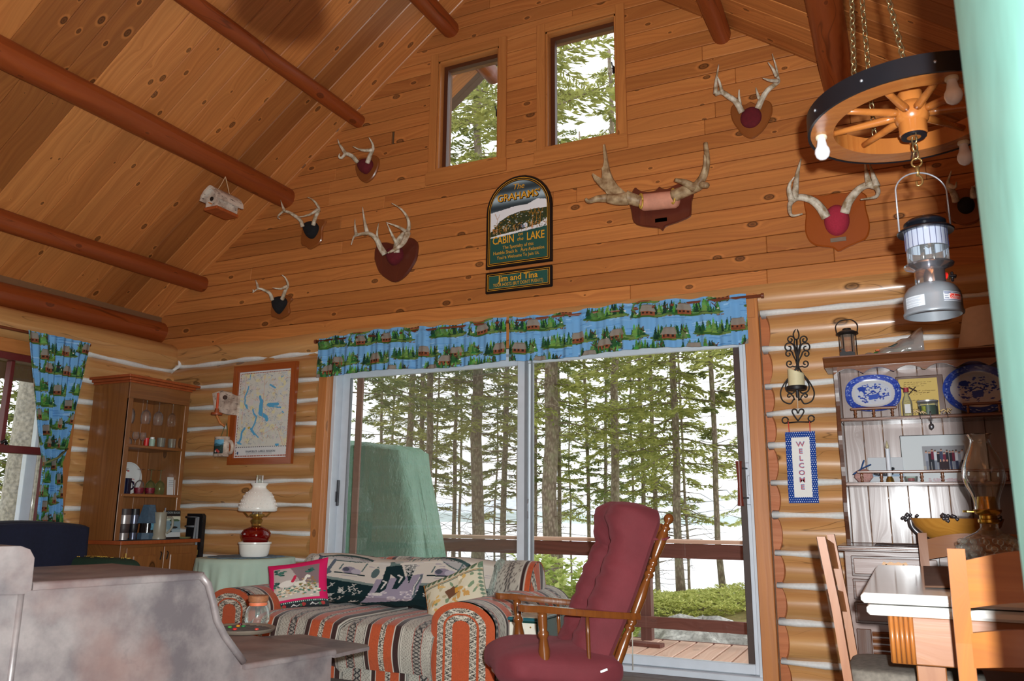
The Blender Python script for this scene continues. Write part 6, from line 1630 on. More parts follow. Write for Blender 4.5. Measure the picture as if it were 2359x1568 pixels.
for _ in range(30): cva.ell(gr.uniform(84, 128), gr.gauss(70, 8), 4, 1.6, gr.choice([(150, 110, 60), (100, 120, 80), (176, 150, 110)]), .4)
cva.rect(0, 112, 150, 130, (44, 46, 50)); cva.rect(0, 112, 150, 116, (36, 82, 74))
for k in range(30): cva.ell(3 + k * 5, 114, .9, .9, (220, 220, 214))
for x in (12, 62, 108): cva.line([(x, 124), (x + 6, 120), (x + 12, 125), (x + 22, 121)], 2, (216, 210, 206))
for x in (44, 92, 138): cva.ell(x, 122, 5, 4, (170, 60, 56)); cva.ell(x - 7, 123, 4, 3, (70, 110, 80))
pc_ = PY(687, 1349, -.93)
pillow('hunt_pillow', 'magenta bordered pillow with a white horse scene', (pc_.x, -.93, pc_.z), (.88, .42, .15), (-.05, .36, 1), pxw(pc_, 142), .315, .11, cva, m_pil, (150, 30, 74))
cvb2 = Canvas(150, 120, (206, 198, 174)); gr = random.Random(6)
for k in range(11): cvb2.ell(8 + k * 14, 10, 5, 9, (92, 118, 92), .5); cvb2.ell(8 + k * 14, 110, 5, 9, (92, 118, 92), -.5)
for y in (22, 98): cvb2.line([(0, y), (150, y)], 2, (150, 116, 70)); cvb2.line([(0, y + 4), (150, y + 4)], 1.4, (74, 92, 80))
for _ in range(40): cvb2.ell(gr.uniform(8, 142), gr.uniform(30, 92), gr.uniform(3, 12), gr.uniform(2, 5), gr.choice([(196, 150, 84), (120, 142, 112), (226, 216, 190), (180, 168, 136), (206, 168, 100)]), gr.uniform(0, 3))
cvb2.poly([(60, 50), (84, 44), (96, 66), (70, 76)], (110, 74, 52)); cvb2.rect(86, 52, 94, 66, (206, 150, 62))
for k in range(12): cvb2.ell(4, 6 + k * 10, 3, 4, (206, 140, 62)); cvb2.ell(146, 6 + k * 10, 3, 4, (110, 132, 110))
pc2 = PY(1050, 1378, -.86)
pillow('leaf_pillow', 'cream and sage leaf print pillow slumped against the right sofa arm', (pc2.x - .01, -.84, pc2.z + .01), (.95, .10, .40), (-.45, .30, .60), .42, .30, .13, cvb2, m_pil, (120, 130, 110))

# ------------------------------------------------------------------ wood stove (steel box with a stepped top)
t = NT('stove_steel'); tc = t.n('TexCoord'); n1 = t.n('TexNoise', Vector=tc.outputs['Object'], Scale=5.5, Detail=7.0, Roughness=.62); n2 = t.n('TexNoise', Vector=t.vec(tc.outputs['Object'], (1, 1, 1), (7, 3, 1)), Scale=3.0, Detail=5.0)
c = t.mix(t.ramp(n1.outputs[0], [(0.38, 0), (0.62, 1)]), S(94, 84, 86), S(134, 122, 120)); c = t.mix(t.ramp(n2.outputs[0], [(0.5, 0), (0.66, .55)]), c, S(122, 86, 78)); c = t.mix(t.ramp(n1.outputs[0], [(0.62, 0), (0.72, .5)]), c, S(62, 54, 62))
t.base(c); t.rough(.42); t.b.inputs['Metallic'].default_value = .25; t.bump(n1.outputs[0], .12, .004); m_stove = t.m
SO = Vector((-2.2, -3.67, 0)); sa_ = math.radians(13.1); SU = Vector((math.sin(sa_), math.cos(sa_), 0)); SV = Vector((math.cos(sa_), -math.sin(sa_), 0))
def PS(px, py, v=0.0):
    d = ray(px, py); tt = ((SO + SV * v) - CAM).dot(SV) / d.dot(SV); p = CAM + d * tt; return ((p - SO).dot(SU), p.z)
sv = thing('wood_stove', 'grey steel wood stove with a stepped top in the left foreground', 'stove', SO, rz=-sa_)
# local frame: x = SV (towards the camera side), y = SU (towards the door)
zU, zL = .78, .475
front = [PS(*p) for p in ((462, 1318), (478, 1345), (489, 1385), (498, 1428), (515, 1462), (540, 1497), (560, 1524))]
sL = PS(770, 1495)[0]
prof = [(-.52, .14), (-.52, .86), (-.03, .86), (-.01, .84), (.0, zU - .012)] + [(front[0][0], zU - .012)] + front[1:] + [(front[-1][0] + .02, zL - .012), (sL, zL - .012), (sL, .14)]
b = MB(); b.prism(prof, -.012, -.60, fn=lambda s, z, d: (d, s, z)); b.build('firebox', m_stove, sv, smooth=25)
def plate(name, s0, s1, z, th=.022, x0=.008, x1=-.625):
    n = 6; edge = [(x1, z), (x0 - .012, z)] + [(x0 - .012 + .012 * math.sin(k * PI / 2 / n), z - .011 + .011 * math.cos(k * PI / 2 / n)) for k in range(1, n + 1)] + [(x0, z - th), (x1, z - th)]
    b = MB(); b.prism(edge, s0, s1, fn=lambda u, v, d: (u, d, v)); return b.build(name, m_stove, sv, smooth=40)
plate('upper_plate', -.0, front[0][0] + .012, zU); plate('lower_plate', front[-1][0] + .005, sL + .004, zL, .018)
b = MB(); edge = [(-.50, zU + .0), (-.50, .878), (-.045, .878), (-.02, .868), (-.006, .845), (-.004, zU - .02), (-.02, zU - .03), (-.05, zU - .03)]
b.prism(edge, .010, -.62, fn=lambda s, z, d: (d, s, z), inset=.0); b.build('rear_hood', m_stove, sv, smooth=35)
b = MB(); b.tube([(.004, s, z) for s, z in [(front[0][0], zU - .01)] + front[1:]], .012, 8); b.build('front_bead', m_stove, sv, smooth=True)
b = MB(); b.prism([(sL, .005), (sL + .20, -.03), (sL + .23, -.08), (sL + .23, -.50), (sL, -.61)], .445, .458, fn=lambda s, v, d: (v, s, d)); b.build('ash_lip', m_stove, sv)
b = MB(); b.tube([(-.015, -.02, .10), (-.015, -.02, .80)], .010, 8); b.build('corner_bead', m_stove, sv, smooth=True)
for (s, v) in ((-.45, -.05), (-.45, -.56), (sL - .06, -.05), (sL - .06, -.56)): b = MB(); b.tube([(v, s, 0), (v, s, .15)], .025, 8); b.build('leg', m_stove, sv, smooth=40)
b = MB(); b.tube([(-.31, -.32, .86), (-.31, -.32, .90)], .09, 20); b.build('flue_collar', m_stove, sv, smooth=40)
# tray and jar on the lower step
tp = PZ(560, 1447, zL + .012); tr_ = thing('mosaic_tray', 'oval ribbed tray with coloured glass bits on the stove step', 'tray', (tp.x, tp.y, zL + .002), rz=-.2)
b = MB(); b.lathe([(0, 0), (.135, 0), (.145, .010), (.146, .016), (.134, .014), (.128, .008), (0, .007)], 36, ecc=.85); b.build('dish', M('pewter', S(132, 118, 104), .4, .4), tr_, smooth=40)
for k in range(-3, 4): b = MB(); b.box((k * .034, 0, .010), (.012, .18 * math.sqrt(1 - (k / 4.2) ** 2), .005)); b.build('rib', M('dark_pewter', S(64, 54, 50), .5), tr_)
gb = random.Random(3)
for k, cc in enumerate(((200, 130, 30), (40, 110, 60), (190, 40, 40), (90, 20, 40), (60, 140, 60), (180, 60, 50))): b = MB(); b.lathe([(0, 0), (.010, .002), (.007, .008), (0, .009)], 8, (gb.uniform(-.09, .10), gb.uniform(-.07, .07), .012)); b.build('glass_bit', M('glass_bit_%d' % k, S(*cc), .2), tr_, smooth=True)
jp = PZ(574, 1440, zL + .012); jp = Vector((jp.x - .03, jp.y + .08, 0)); jr = thing('cork_jar', 'round glass jar with a cork lid on the stove step', 'jar', (jp.x, jp.y, zL + .001)); R = pxw((jp.x, jp.y, zL), 28)
b = MB(); b.lathe([(0, .0), (R * .8, .0), (R, .02), (R * 1.02, .045), (R * .92, .07), (R * .72, .085), (R * .72, .10)], 28, cap=False); b.build('glass_body', m_cglass2, jr, smooth=True)
b = MB(); b.lathe([(0, .092), (R * .70, .092), (R * .72, .102), (R * .80, .104), (R * .82, .128), (0, .132)], 28); b.build('cork_lid', M('cork', S(150, 92, 56), .7, vary=.3, scale=120), jr, smooth=40)
b = MB(); b.lathe([(R * .725, .086), (R * .745, .092), (R * .725, .098)], 28, cap=False); b.build('gasket', M('orange_rubber', S(206, 104, 66), .6), jr, smooth=True)

# ------------------------------------------------------------------ rocking chair
w_maple = wood('maple_stain', S(116, 64, 26), S(88, 44, 15), knot=0, rough=.22, uv=False, coat=.5, tint=.05)
t = NT('wine_velour'); tc = t.n('TexCoord'); n1 = t.n('TexNoise', Vector=tc.outputs['Object'], Scale=9.0, Detail=4.0); n2 = t.n('TexNoise', Vector=t.vec(tc.outputs['Object'], (900, 60, 60)), Scale=1.0)
t.base(t.mix(n1.outputs[0], S(82, 22, 28), S(108, 34, 42))); t.rough(.85); t.b.inputs['Sheen Weight'].default_value = .18; t.b.inputs['Sheen Tint'].default_value = S(220, 130, 140); t.bump(t.math('ADD', n1.outputs[0], t.math('MULTIPLY', n2.outputs[0], .2)), .35, .012); m_vel = t.m
RCH = Vector((-1.37, -1.73, 0)); rk = thing('rocking_chair', 'turned maple rocking chair with wine velour cushions', 'chair', RCH, rz=math.radians(-52.3))
def spindle(name, p0, p1, prof, par, mat=None, n=16):
    """turned piece: prof is a list of (fraction along, radius)"""
    p0, p1 = Vector(p0), Vector(p1); b = MB(); b.tube([p0.lerp(p1, f) for f, _ in prof], [r for _, r in prof], n); return b.build(name, mat or w_maple, par, smooth=True)
POST = [(0, .016), (.10, .019), (.22, .021), (.30, .019), (.325, .014), (.335, .022), (.35, .022), (.36, .015), (.372, .022), (.385, .022), (.395, .015), (.43, .020), (.52, .023), (.60, .017), (.625, .013), (.635, .021), (.65, .021), (.66, .014), (.672, .020), (.684, .020), (.694, .014), (.705, .020), (.72, .020), (.73, .014), (.76, .019), (.83, .023), (.88, .022), (.905, .014), (.912, .021), (.922, .021), (.93, .013), (.94, .011), (.952, .017), (.966, .022), (.982, .021), (.995, .012), (1.0, .003)]
ARMP = [(0, .014), (.12, .015), (.17, .022), (.20, .022), (.22, .016), (.25, .018), (.45, .025), (.62, .016), (.66, .023), (.70, .023), (.73, .016), (.80, .019), (.92, .020), (1, .019)]
for s in (-1, 1):
    spindle('back_post', (s * .20, .10, .26), (s * .20, .405, .975), POST, rk)
    spindle('arm_post', (s * .225, -.165, .30), (s * .235, -.185, .585), ARMP, rk)
    spindle('arm_spindle', (s * .225, .02, .30), (s * .228, .01, .565), [(0, .006), (.4, .008), (.7, .009), (1, .007)], rk, n=10)
    # curved arm board
    cl = crom([(s * .205, .245, .552), (s * .215, .12, .562), (s * .232, -.02, .575), (s * .238, -.12, .585), (s * .245, -.20, .594), (s * .248, -.285, .600)], 5); m = len(cl); b = MB(); vs = []; fs = []
    for i, p in enumerate(cl):
        f = i / (m - 1); w = .020 + .016 * f + .008 * math.sin(f * PI * 2.2); w *= (1 if f < .93 else math.sqrt(max(.05, 1 - ((f - .93) / .075) ** 2))); h = .013
        vs += [(p[0] - w, p[1], p[2] - h), (p[0] + w, p[1], p[2] - h), (p[0] + w + .002, p[1], p[2]), (p[0] + w - .003, p[1], p[2] + h), (p[0] - w + .003, p[1], p[2] + h), (p[0] - w - .002, p[1], p[2])]
    for i in range(m - 1):
        for k in range(6): fs.append((i * 6 + k, i * 6 + (k + 1) % 6, (i + 1) * 6 + (k + 1) % 6, (i + 1) * 6 + k))
    fs += [tuple(range(6)), tuple((m - 1) * 6 + k for k in range(6))]; b.add(vs, fs); b.build('armrest', w_maple, rk, smooth=40)
    spindle('leg', (s * .20, -.20, .05), (s * .19, -.17, .27), ARMP, rk); spindle('leg', (s * .19, .16, .05), (s * .18, .12, .27), ARMP, rk)
    b = MB(); b.tube([(s * .20, -.42 + .95 * k / 16, .03 + .10 * ((k - 7) / 9) ** 2) for k in range(17)], .016, 8); b.build('rocker', w_maple, rk, smooth=True)
    b = MB(); b.tube([(s * .20, .352, .865), (s * .185, .33, .868), (s * .16, .325, .87)], .020, 8, flat=.35); b.tube([(s * .222, .365, .868), (s * .20, .340, .862), (s * .178, .360, .868), (s * .20, .392, .874), (s * .222, .365, .868)], .010, 6, flat=.6); b.build('cushion_tie', m_vel, rk, smooth=True)
b = MB(); b.b2((-.25, -.30, .265), (.25, .15, .300), .008); b.build('seat_board', w_maple, rk)
b = MB(); b.box((0, .36, .90), (.36, .02, .07), Matrix.Rotation(-.4, 3, 'X'), .006); b.build('top_rail', w_maple, rk)
for x in (-.12, -.04, .04, .12): spindle('back_spindle', (x, .12, .30), (x, .355, .87), [(0, .007), (.5, .010), (1, .007)], rk, n=8)
def seatc(u, v):
    a, e = 2 * PI * u, -PI / 2 + PI * v; q = lambda t, k: math.copysign(abs(t) ** k, t); ca, sa, ce_, se = math.cos(a), math.sin(a), math.cos(e), math.sin(e)
    x = .262 * q(ca, .38) * q(ce_, .45); y = -.085 + .265 * q(sa, .38) * q(ce_, .45); z = .348 + .075 * q(se, .7) * (1 + .18 * (1 if se > 0 else 0) * (1 - (x / .26) ** 2))
    return (x + .006 * math.sin(y * 40) * (se < .2), y + .006 * math.sin(x * 37), z + .008 * math.sin(x * 19 + y * 11) - .03 * (y + .1))
b = MB(); b.grid(72, 30, seatc, close_u=True); b.build('seat_cushion', m_vel, rk, smooth=True)
b = MB(); b.box((.264, .06, .350), (.002, .045, .009), Matrix.Rotation(.3, 3, 'X')); b.build('care_label', MATS['white_card'], rk)
# back cushion: two vertical rolls under a deep top roll
def backc(front_):
    def pos(U, V):
        a, c = (U - .5) * 2, V
        ln = c * .70; yb = .085 + ln * .40; zb = .345 + ln * .92 ; wid = .215 * (1 - .06 * np.cos(c * 7)) * (1 - .25 * np.clip((c - .9) / .1, 0, 1) ** 2)
        prof = (1 - np.abs(a) ** 5) ** .5; top = np.clip((c - .70) / .12, 0, 1); endr = np.sqrt(np.clip(1 - np.clip((c - .86) / .14, 0, 1) ** 2, 0, 1)) * np.sqrt(np.clip(1 - np.clip((.06 - c) / .06, 0, 1) ** 2, 0, 1))
        trough = np.exp(-(a / .24) ** 2) * (.110 * (1 - top) * np.clip(c / .3, .25, 1) + .016 * top) + .02 * np.exp(-((c - .69) / .02) ** 2) * (np.abs(a) < .5)
        wr = .0035 * np.sin(c * 55 + a * 3) * (np.abs(a) > .25) + .002 * np.sin(c * 90 - a * 7)
        f = ((.135 + .045 * top) * prof * endr - trough * prof * endr + wr * prof) if front_ else (-.035 * prof * endr)
        return (wid * a, yb - f * .92, zb + f * .40 + (.02 * endr * prof * top if front_ else 0))
    return pos
P0 = print_sheet('back_cushion', 70, 90, backc(True), lambda U, V: np.zeros(U.shape + (3,)) + 90., m_vel, rk); P1 = print_sheet('back_cushion_rear', 40, 60, backc(False), lambda U, V: np.zeros(U.shape + (3,)) + 90., m_vel, rk)
# thin white cord hanging in front of the glass
cp = PY(1457, 1500, -.10); b = MB(); b.tube([(cp.x, -.10, .03), (cp.x + .003, -.10, .30), (cp.x, -.09, .62)], .0035, 6); tag(b.build('white_cord', MATS['white_string'], None, smooth=True), 'thin white cord hanging by the door behind the rocker', 'cord')

# green metal box with a cream front beside the sofa
gb_ = thing('green_box', 'dark green box with a cream front and printed lid between sofa and rocker', 'box', (-1.882, -.85, 0)); m_dkg = M('dark_green_paint', S(12, 62, 56), .4)
b = MB(); b.b2((-.082, -.25, .02), (.082, .25, .412), .004); b.build('box_body', m_dkg, gb_)
b = MB(); b.b2((-.080, -.258, .03), (.076, -.249, .402), .002); b.build('cream_panel', M('cream_board', S(226, 222, 206), .6), gb_)
b = MB(); b.b2((-.088, -.268, .412), (.092, .258, .429), .005); ld = b.build('lid', M('teal_edge', S(30, 92, 104), .35), gb_)
b = MB(); b.b2((-.082, -.26, .4295), (.086, .25, .4305)); b.build('lid_print', M('printed_lid', S(206, 200, 176), .4, vary=.5, scale=22), ld)
for x in (-.045, .045): b = MB(); b.lathe([(0, 0), (.005, 0), (.004, .003), (0, .004)], 8, (x, -.258, .382), Matrix.Rotation(PI / 2, 3, 'X')); b.build('screw', m_brass, gb_)

# ------------------------------------------------------------------ dining hutch on the right
w_dark = wood('dark_pine', S(96, 60, 42), S(66, 38, 26), knot=0, rough=.25, uv=True, coat=.35, tint=.15)
w_grey = wood('greyed_pine', S(150, 124, 114), S(138, 110, 100), knot=0, rough=.33, uv=True, coat=.15, tint=.25)
w_mid = wood('amber_pine', S(132, 80, 46), S(98, 54, 30), knot=.4, rough=.28, uv=True, coat=.3, tint=.15)
dh = thing('dining_hutch', 'dark pine dining hutch with open shelves and spindle rails', 'hutch', (0, 0, 0))
def db(name, lo, hi, mat=None, par=None, ch=.003): return trim_board(par or dh, name, lo, hi, mat or w_dark, ch)
UY = -.30; DX0, DX1 = -.305, .98; DZ = PY(1955, 1256, -.53).z
z_cr = PY(1902, 822, -.35).z; z1_ = PY(1945, 962, UY).z; z2_ = PY(1957, 1110, UY).z; z_ap = PY(1925, 852, UY).z
pw = .103; k = 0; x = DX0 + .02
while x < DX1 - .03: db('back_plank', (x + .0008, -.062, DZ), (min(x + pw, DX1 - .02) - .0008, -.050, z_cr - .03), w_grey); x += pw
# side panels with a wavy front edge
for xs_, sg_ in ((DX0, 1), (DX1 - .02, 1)):
    pts = [(-.055, DZ), (-.055, z_cr - .05), (UY, z_cr - .05)]; H = z_cr - .05 - DZ
    for i in range(41):
        f = i / 40; zz = z_cr - .05 - H * f; pts.append((UY + .05 * (0.5 - .5 * math.cos(f * 2 * PI * 2.5)) * (.5 + .5 * f) , zz))
    b = MB(); b.prism(pts, xs_, xs_ + .02, fn=lambda u, v, d: (d, u, v)); me = b.mesh('side_panel', w_dark); fix_normals(me); set_uv(me, [(v[2], v[1]) for v in b.v]); link('side_panel', me, dh)
for z, nm in ((z1_, 'shelf'), (z2_, 'shelf')): db(nm, (DX0 + .02, UY + .01, z - .022), (DX1 - .02, -.06, z)); db('shelf_moulding', (DX0 + .02, UY - .002, z - .018), (DX1 - .02, UY + .012, z - .006), w_mid)
b = MB(); cpts = [(-.05, z_cr - .055), (UY - .004, z_cr - .055), (UY - .012, z_cr - .045), (UY - .02, z_cr - .03), (UY - .045, z_cr - .012), (UY - .052, z_cr - .008), (UY - .052, z_cr), (-.05, z_cr)]
b.prism(cpts, DX0 - .045, DX1 + .045, fn=lambda u, v, d: (d, u, v)); me = b.mesh('crown', w_mid); fix_normals(me); set_uv(me, [(v[0], v[1] + v[2]) for v in b.v]); link('crown', me, dh)
pts = [(DX0, z_cr - .05), (DX1, z_cr - .05)]; n = 90
for i in range(n + 1):
    f = i / n; xx = DX1 + (DX0 - DX1) * f; pts.append((xx, z_ap + .0 - .012 + .034 * abs(math.sin((xx - DX0) / .155 * PI / 1.0)) ** .8 - .018))
b = MB(); b.prism(pts, UY + .002, UY + .018); me = b.mesh('scalloped_apron', w_mid); fix_normals(me); set_uv(me, [(v[0], v[2]) for v in b.v]); link('scalloped_apron', me, dh)
def gallery(xa, xb, z, ns, h=.05):
    db('gallery_rail', (xa, UY + .012, z + h), (xb, UY + .030, z + h + .014), w_mid, None, .004)
    for i in range(ns):
        xx = xa + .025 + (xb - xa - .05) * i / max(1, ns - 1); spindle('gallery_spindle', (xx, UY + .021, z), (xx, UY + .021, z + h), [(0, .006), (.15, .008), (.3, .005), (.55, .009), (.75, .005), (.88, .008), (1, .006)], dh, w_mid, 8)
gx = lambda px, py: PY(px, py, UY).x
gallery(gx(1958, 935), gx(2066, 930), z1_, 3, .042); gallery(gx(2216, 920), gx(2216, 920) + .34, z1_, 3, .042)
gallery(gx(1973, 1085), gx(1973, 1085) + 1.14, z2_, 12, .048)
# base cabinet
db('counter', (DX0 - .03, -.545, DZ - .028), (DX1 + .03, -.05, DZ)); db('counter_edge', (DX0 - .03, -.549, DZ - .020), (DX1 + .03, -.543, DZ - .010), w_mid)
db('base_body', (DX0, -.52, .08), (DX1, -.06, DZ - .028), w_grey); db('plinth', (DX0 + .02, -.50, 0), (DX1 - .02, -.08, .08))
zt_ = DZ - .05
for r_ in range(3):
    za, zb = zt_ - .115 * (r_ + 1) + .012, zt_ - .115 * r_
    dr = db('drawer', (DX0 + .03, -.530, za), (DX0 + .44, -.518, zb), w_dark); db('drawer_panel', (DX0 + .042, -.536, za + .012), (DX0 + .428, -.529, zb - .012), w_grey, dr, .004)
    if r_ == 0:
        cxh = DX0 + .235; cz_ = (za + zb) / 2; b = MB(); b.prism([(cxh + sx * q, cz_ + w) for sx, lst in ((-1, [(.0, -.022), (.022, -.018), (.030, -.004), (.048, .002), (.060, .014), (.052, .026), (.034, .020), (.018, .026), (0, .020)]),) for q, w in lst] + [(cxh - q * -1, cz_ + w) for q, w in [(.018, .026), (.034, .020), (.052, .026), (.060, .014), (.048, .002), (.030, -.004), (.022, -.018)]], -.5365, -.5405); hp = b.build('pull_plate', M('antique_brass', S(120, 92, 66), .4, .6), dr)
        b = MB(); b.tube(crom([(cxh - .040, -.540, cz_ + .012), (cxh - .034, -.552, cz_ - .012), (cxh, -.556, cz_ - .024), (cxh + .034, -.552, cz_ - .012), (cxh + .040, -.540, cz_ + .012)], 5), .0045, 8); b.build('bail', m_brass, hp, smooth=True)
db('door_stile', (DX0 + .03, -.530, .12), (DX0 + .10, -.518, zt_ - .36), w_dark)
for k in range(12):
    z = .13 + k * .032
    if z < zt_ - .37: b = MB(); b.box((DX0 + .145, -.526, z), (.085, .010, .024), Matrix.Rotation(.5, 3, 'X'), .002); b.build('louver', w_mid, dh)
db('door_stile', (DX0 + .19, -.530, .12), (DX0 + .24, -.518, zt_ - .36), w_dark)

# --- things on the hutch
def spx(px, py, y): return PY(px, py, y)
p = spx(1955, 812, -.20); ln_ = thing('candle_lantern', 'black wire lantern with a moose cutout on top of the hutch', 'lantern', (p.x, -.20, z_cr)); R = .048
b = MB(); b.lathe([(0, 0), (R, 0), (R, .012), (0, .012)], 20); [b.tube([(R * .95 * math.cos(a), R * .95 * math.sin(a), .01), (R * .95 * math.cos(a), R * .95 * math.sin(a), .15)], .0025, 5) for a in [k * PI / 3 for k in range(6)]]; b.build('wire_frame', m_iron, ln_)
b = MB(); b.lathe([(R * .80, .012), (R * .80, .15)], 24, cap=False); b.build('ribbed_glass', glassy('amber_glass', tint=(.85, .72, .60, 1), edge=.2, body=.12), ln_, smooth=True)
b = MB(); b.lathe([(R * 1.0, .146), (R * 1.28, .152), (R * 1.25, .160), (R * .8, .172), (R * .5, .176), (R * .48, .186), (0, .188)], 24); b.build('cap', m_iron, ln_, smooth=40)
b = MB(); b.tube(crom([(-R * 1.15, 0, .16), (-R * 1.22, 0, .205), (-R * .7, 0, .235), (0, 0, .24), (R * .7, 0, .235), (R * 1.22, 0, .205), (R * 1.15, 0, .16)], 5), .003, 6); b.build('bail', m_iron, ln_, smooth=True)
b = MB(); b.prism([(-.045, .012), (.035, .012), (.035, .035), (.01, .042), (-.012, .040), (-.026, .062), (-.04, .058), (-.034, .044), (-.045, .036)], -R - .002, -R - .004); b.build('moose_cutout', m_iron, ln_)
b = MB(); b.lathe([(0, .012), (.02, .012), (.02, .055), (0, .06)], 14); b.build('candle', M('amber_wax', S(196, 110, 40), .5), ln_, smooth=40)
p = spx(2060, 805, -.20); pk = thing('plastic_bag', 'clear plastic bag of green packages lying on the hutch top', 'bag', (p.x, -.20, z_cr))
b = MB(); b.grid(24, 14, lambda u, v: (-.15 + .30 * u, -.10 + .20 * v, .004 + (.045 + .11 * u ** 2) * math.sin(v * PI) ** .5 * math.sin(min(1, u * 1.25 + .12) * PI * .5) ** .8 + .008 * math.sin(19 * u + 7 * v) )); o = b.build('film', glassy('plastic_film', tint=(.82, .80, .78, 1), edge=.35, rough=.15, body=.18), pk, smooth=True); o.modifiers.new('thick', 'SOLIDIFY').thickness = .001
b = MB(); b.box((-.01, -.02, .022), (.20, .09, .026), Matrix.Rotation(-.12, 3, 'Y'), .006); b.build('green_package', M('green_print', S(60, 170, 74), .5, vary=.6, scale=30), pk)
b = MB(); b.box((.03, -.02, .058), (.15, .07, .03), Matrix.Rotation(-.35, 3, 'Y'), .006); b.build('dark_package', M('dark_print', S(40, 62, 58), .5, vary=.8, scale=30), pk)
b = MB(); b.box((-.085, -.05, .035), (.02, .03, .008), None, .002); b.build('orange_tab', M('orange_tab', S(226, 110, 60), .5), pk)
p = spx(2262, 770, -.20); ls = thing('cream_lampshade', 'cream lampshade standing in shadow on the hutch top', 'lampshade', (p.x + .03, -.19, z_cr))
b = MB(); b.lathe([(.155, 0), (.152, .02), (.105, .235), (.102, .237), (.149, .02)], 32, cap=False); b.build('shade', M('cream_fabric', S(206, 186, 164), .85), ls, smooth=40)
b = MB(); b.tube([(.1555 * math.cos(k * PI / 16), .1555 * math.sin(k * PI / 16), .002) for k in range(33)], .003, 5); b.build('rim_wire', m_iron, ls)
def willow_platter(px, py, rx, ry, label, group, rot=0.0, sq=.42):
    p = spx(px, py, -.12); root = thing('willow_platter', label, 'platter', (p.x, -.105, p.z), group=group)
    cv = Canvas(220, 170, (60, 84, 176)); g = random.Random(int(px))
    for _ in range(200):
        a = g.uniform(0, 6.28); q = g.uniform(.86, .99); cv.ell(110 + 106 * q * math.cos(a), 85 + 82 * q * math.sin(a), 3, 2, g.choice([(36, 56, 150), (110, 130, 206), (40, 60, 160), (176, 190, 226)]))
    cv.ell(110, 85, 84, 62, (206, 204, 206)); cv.ell(110, 85, 70, 50, (204, 206, 214))
    for _ in range(150):
        a = g.uniform(0, 6.28); q = math.sqrt(g.uniform(0, 1)); cv.ell(110 + 64 * q * math.cos(a), 85 + 45 * q * math.sin(a), g.uniform(2, 8), g.uniform(1.5, 4), g.choice([(52, 78, 170), (70, 96, 186), (206, 210, 222), (44, 66, 156), (206, 210, 222)]), g.uniform(-.5, .5))
    cv.poly([(92, 92), (128, 88), (126, 112), (94, 114)], (70, 96, 186)); cv.line([(86, 92), (110, 78), (134, 90)], 4, (44, 66, 156)); cv.ell(70, 64, 16, 10, (52, 78, 170))
    def pos(U, V):
        a = 2 * PI * U; c, s = np.cos(a), np.sin(a); k = (np.abs(c) ** (2 / sq / 2) + np.abs(s) ** (2 / sq / 2)) ** -sq; x, z = rx * V * c * k, ry * V * s * k
        return (x, -.004 - .022 * np.clip((V - .66) / .34, 0, 1) ** 1.4 + .035 * z / ry, z)
    def col(U, V):
        a = 2 * PI * U; c, s = np.cos(a), np.sin(a); return cv.at(.5 + V * .495 * c, .5 + V * .495 * s)
    print_sheet('glazed_face', 130, 60, pos, col, painted('glazed_ceramic', .2, spec=.6), root)
    b = MB(); b.grid(64, 3, lambda u, v: tuple(float(q) for q in (lambda P: (P[0], P[1] + .006 + .012 * v, P[2]))(pos(np.array(u), np.array(1.0 - .35 * v)))), close_u=True); b.build('underside', MATS['white_ceramic'], root, smooth=True)
    return root
p0_ = spx(2010, 915, -.12)
willow_platter(2011, 905, pxw(p0_, 59), pxw(p0_, 44), 'blue willow platter on the upper hutch shelf left end', 'blue willow platters', sq=.40)
willow_platter(2252, 895, pxw(p0_, 68), pxw(p0_, 56), 'blue willow oval platter half in shadow on the upper hutch shelf', 'blue willow platters', sq=.5)
# framed verse, bottle, candle jar, raffia, spoon
p = spx(2120, 905, -.10); fr = thing('framed_verse', 'yellow verse in a dark wooden frame on the upper hutch shelf', 'picture frame', (p.x, -.10, z1_)); ww, hh = pxw(p, 88), .245
b = MB(); b.b2((-ww / 2 - .012, 0, 0), (ww / 2 + .012, .03, hh), .003); b.build('frame', w_dark, fr)
cvv = Canvas(90, 120, (206, 178, 104)); g = random.Random(3)
for k, y in enumerate((12, 18, 24, 40, 46, 52, 70, 76, 98, 104)):
    x = 12
    while x < 76 - (k % 3) * 9: w = g.uniform(3, 9); cvv.line([(x, y + g.uniform(-.6, .6)), (x + w, y - 1 + g.uniform(-.6, .6))], 1.2, (118, 96, 56)); x += w + 2.5
print_sheet('verse_sheet', 70, 90, lambda U, V: (-ww / 2 + .002 + U * (ww - .02), -.002 + 0 * U, .012 + V * (hh - .028)), lambda U, V: cvv.at(U, V), m_paper, fr)
p = spx(2090, 930, -.20); bt = thing('liqueur_bottle', 'small clear bottle with red cap beside the verse', 'bottle', (p.x, -.20, z1_))
b = MB(); b.lathe([(0, 0), (.024, 0), (.026, .01), (.026, .085), (.018, .11), (.011, .125), (.011, .145)], 18, cap=False); b.build('glass_body', m_cglass2, bt, smooth=40)
b = MB(); b.lathe([(0, .140), (.014, .140), (.014, .165), (0, .166)], 14); b.build('cap', M('red_wax', S(150, 40, 52), .5), bt, smooth=40)
b = MB(); b.box((0, -.0265, .045), (.03, .002, .05)); b.build('label', MATS['white_card'], bt)
b = MB(); b.tube([(.012, -.012, .125), (.05, -.02, .165)], .003, 5); b.tube([(.015, -.015, .165), (.055, -.018, .14)], .003, 5); b.tube([(-.01, -.01, .155), (-.03, -.01, .17)], .003, 5); b.build('twig_tie', M('twig', S(52, 34, 30), .8), bt)
p = spx(2137, 930, -.22); cj = thing('candle_jar', 'green candle in a glass jar with a steel lid on the upper hutch shelf', 'candle', (p.x, -.22, z1_)); R = pxw(p, 21)
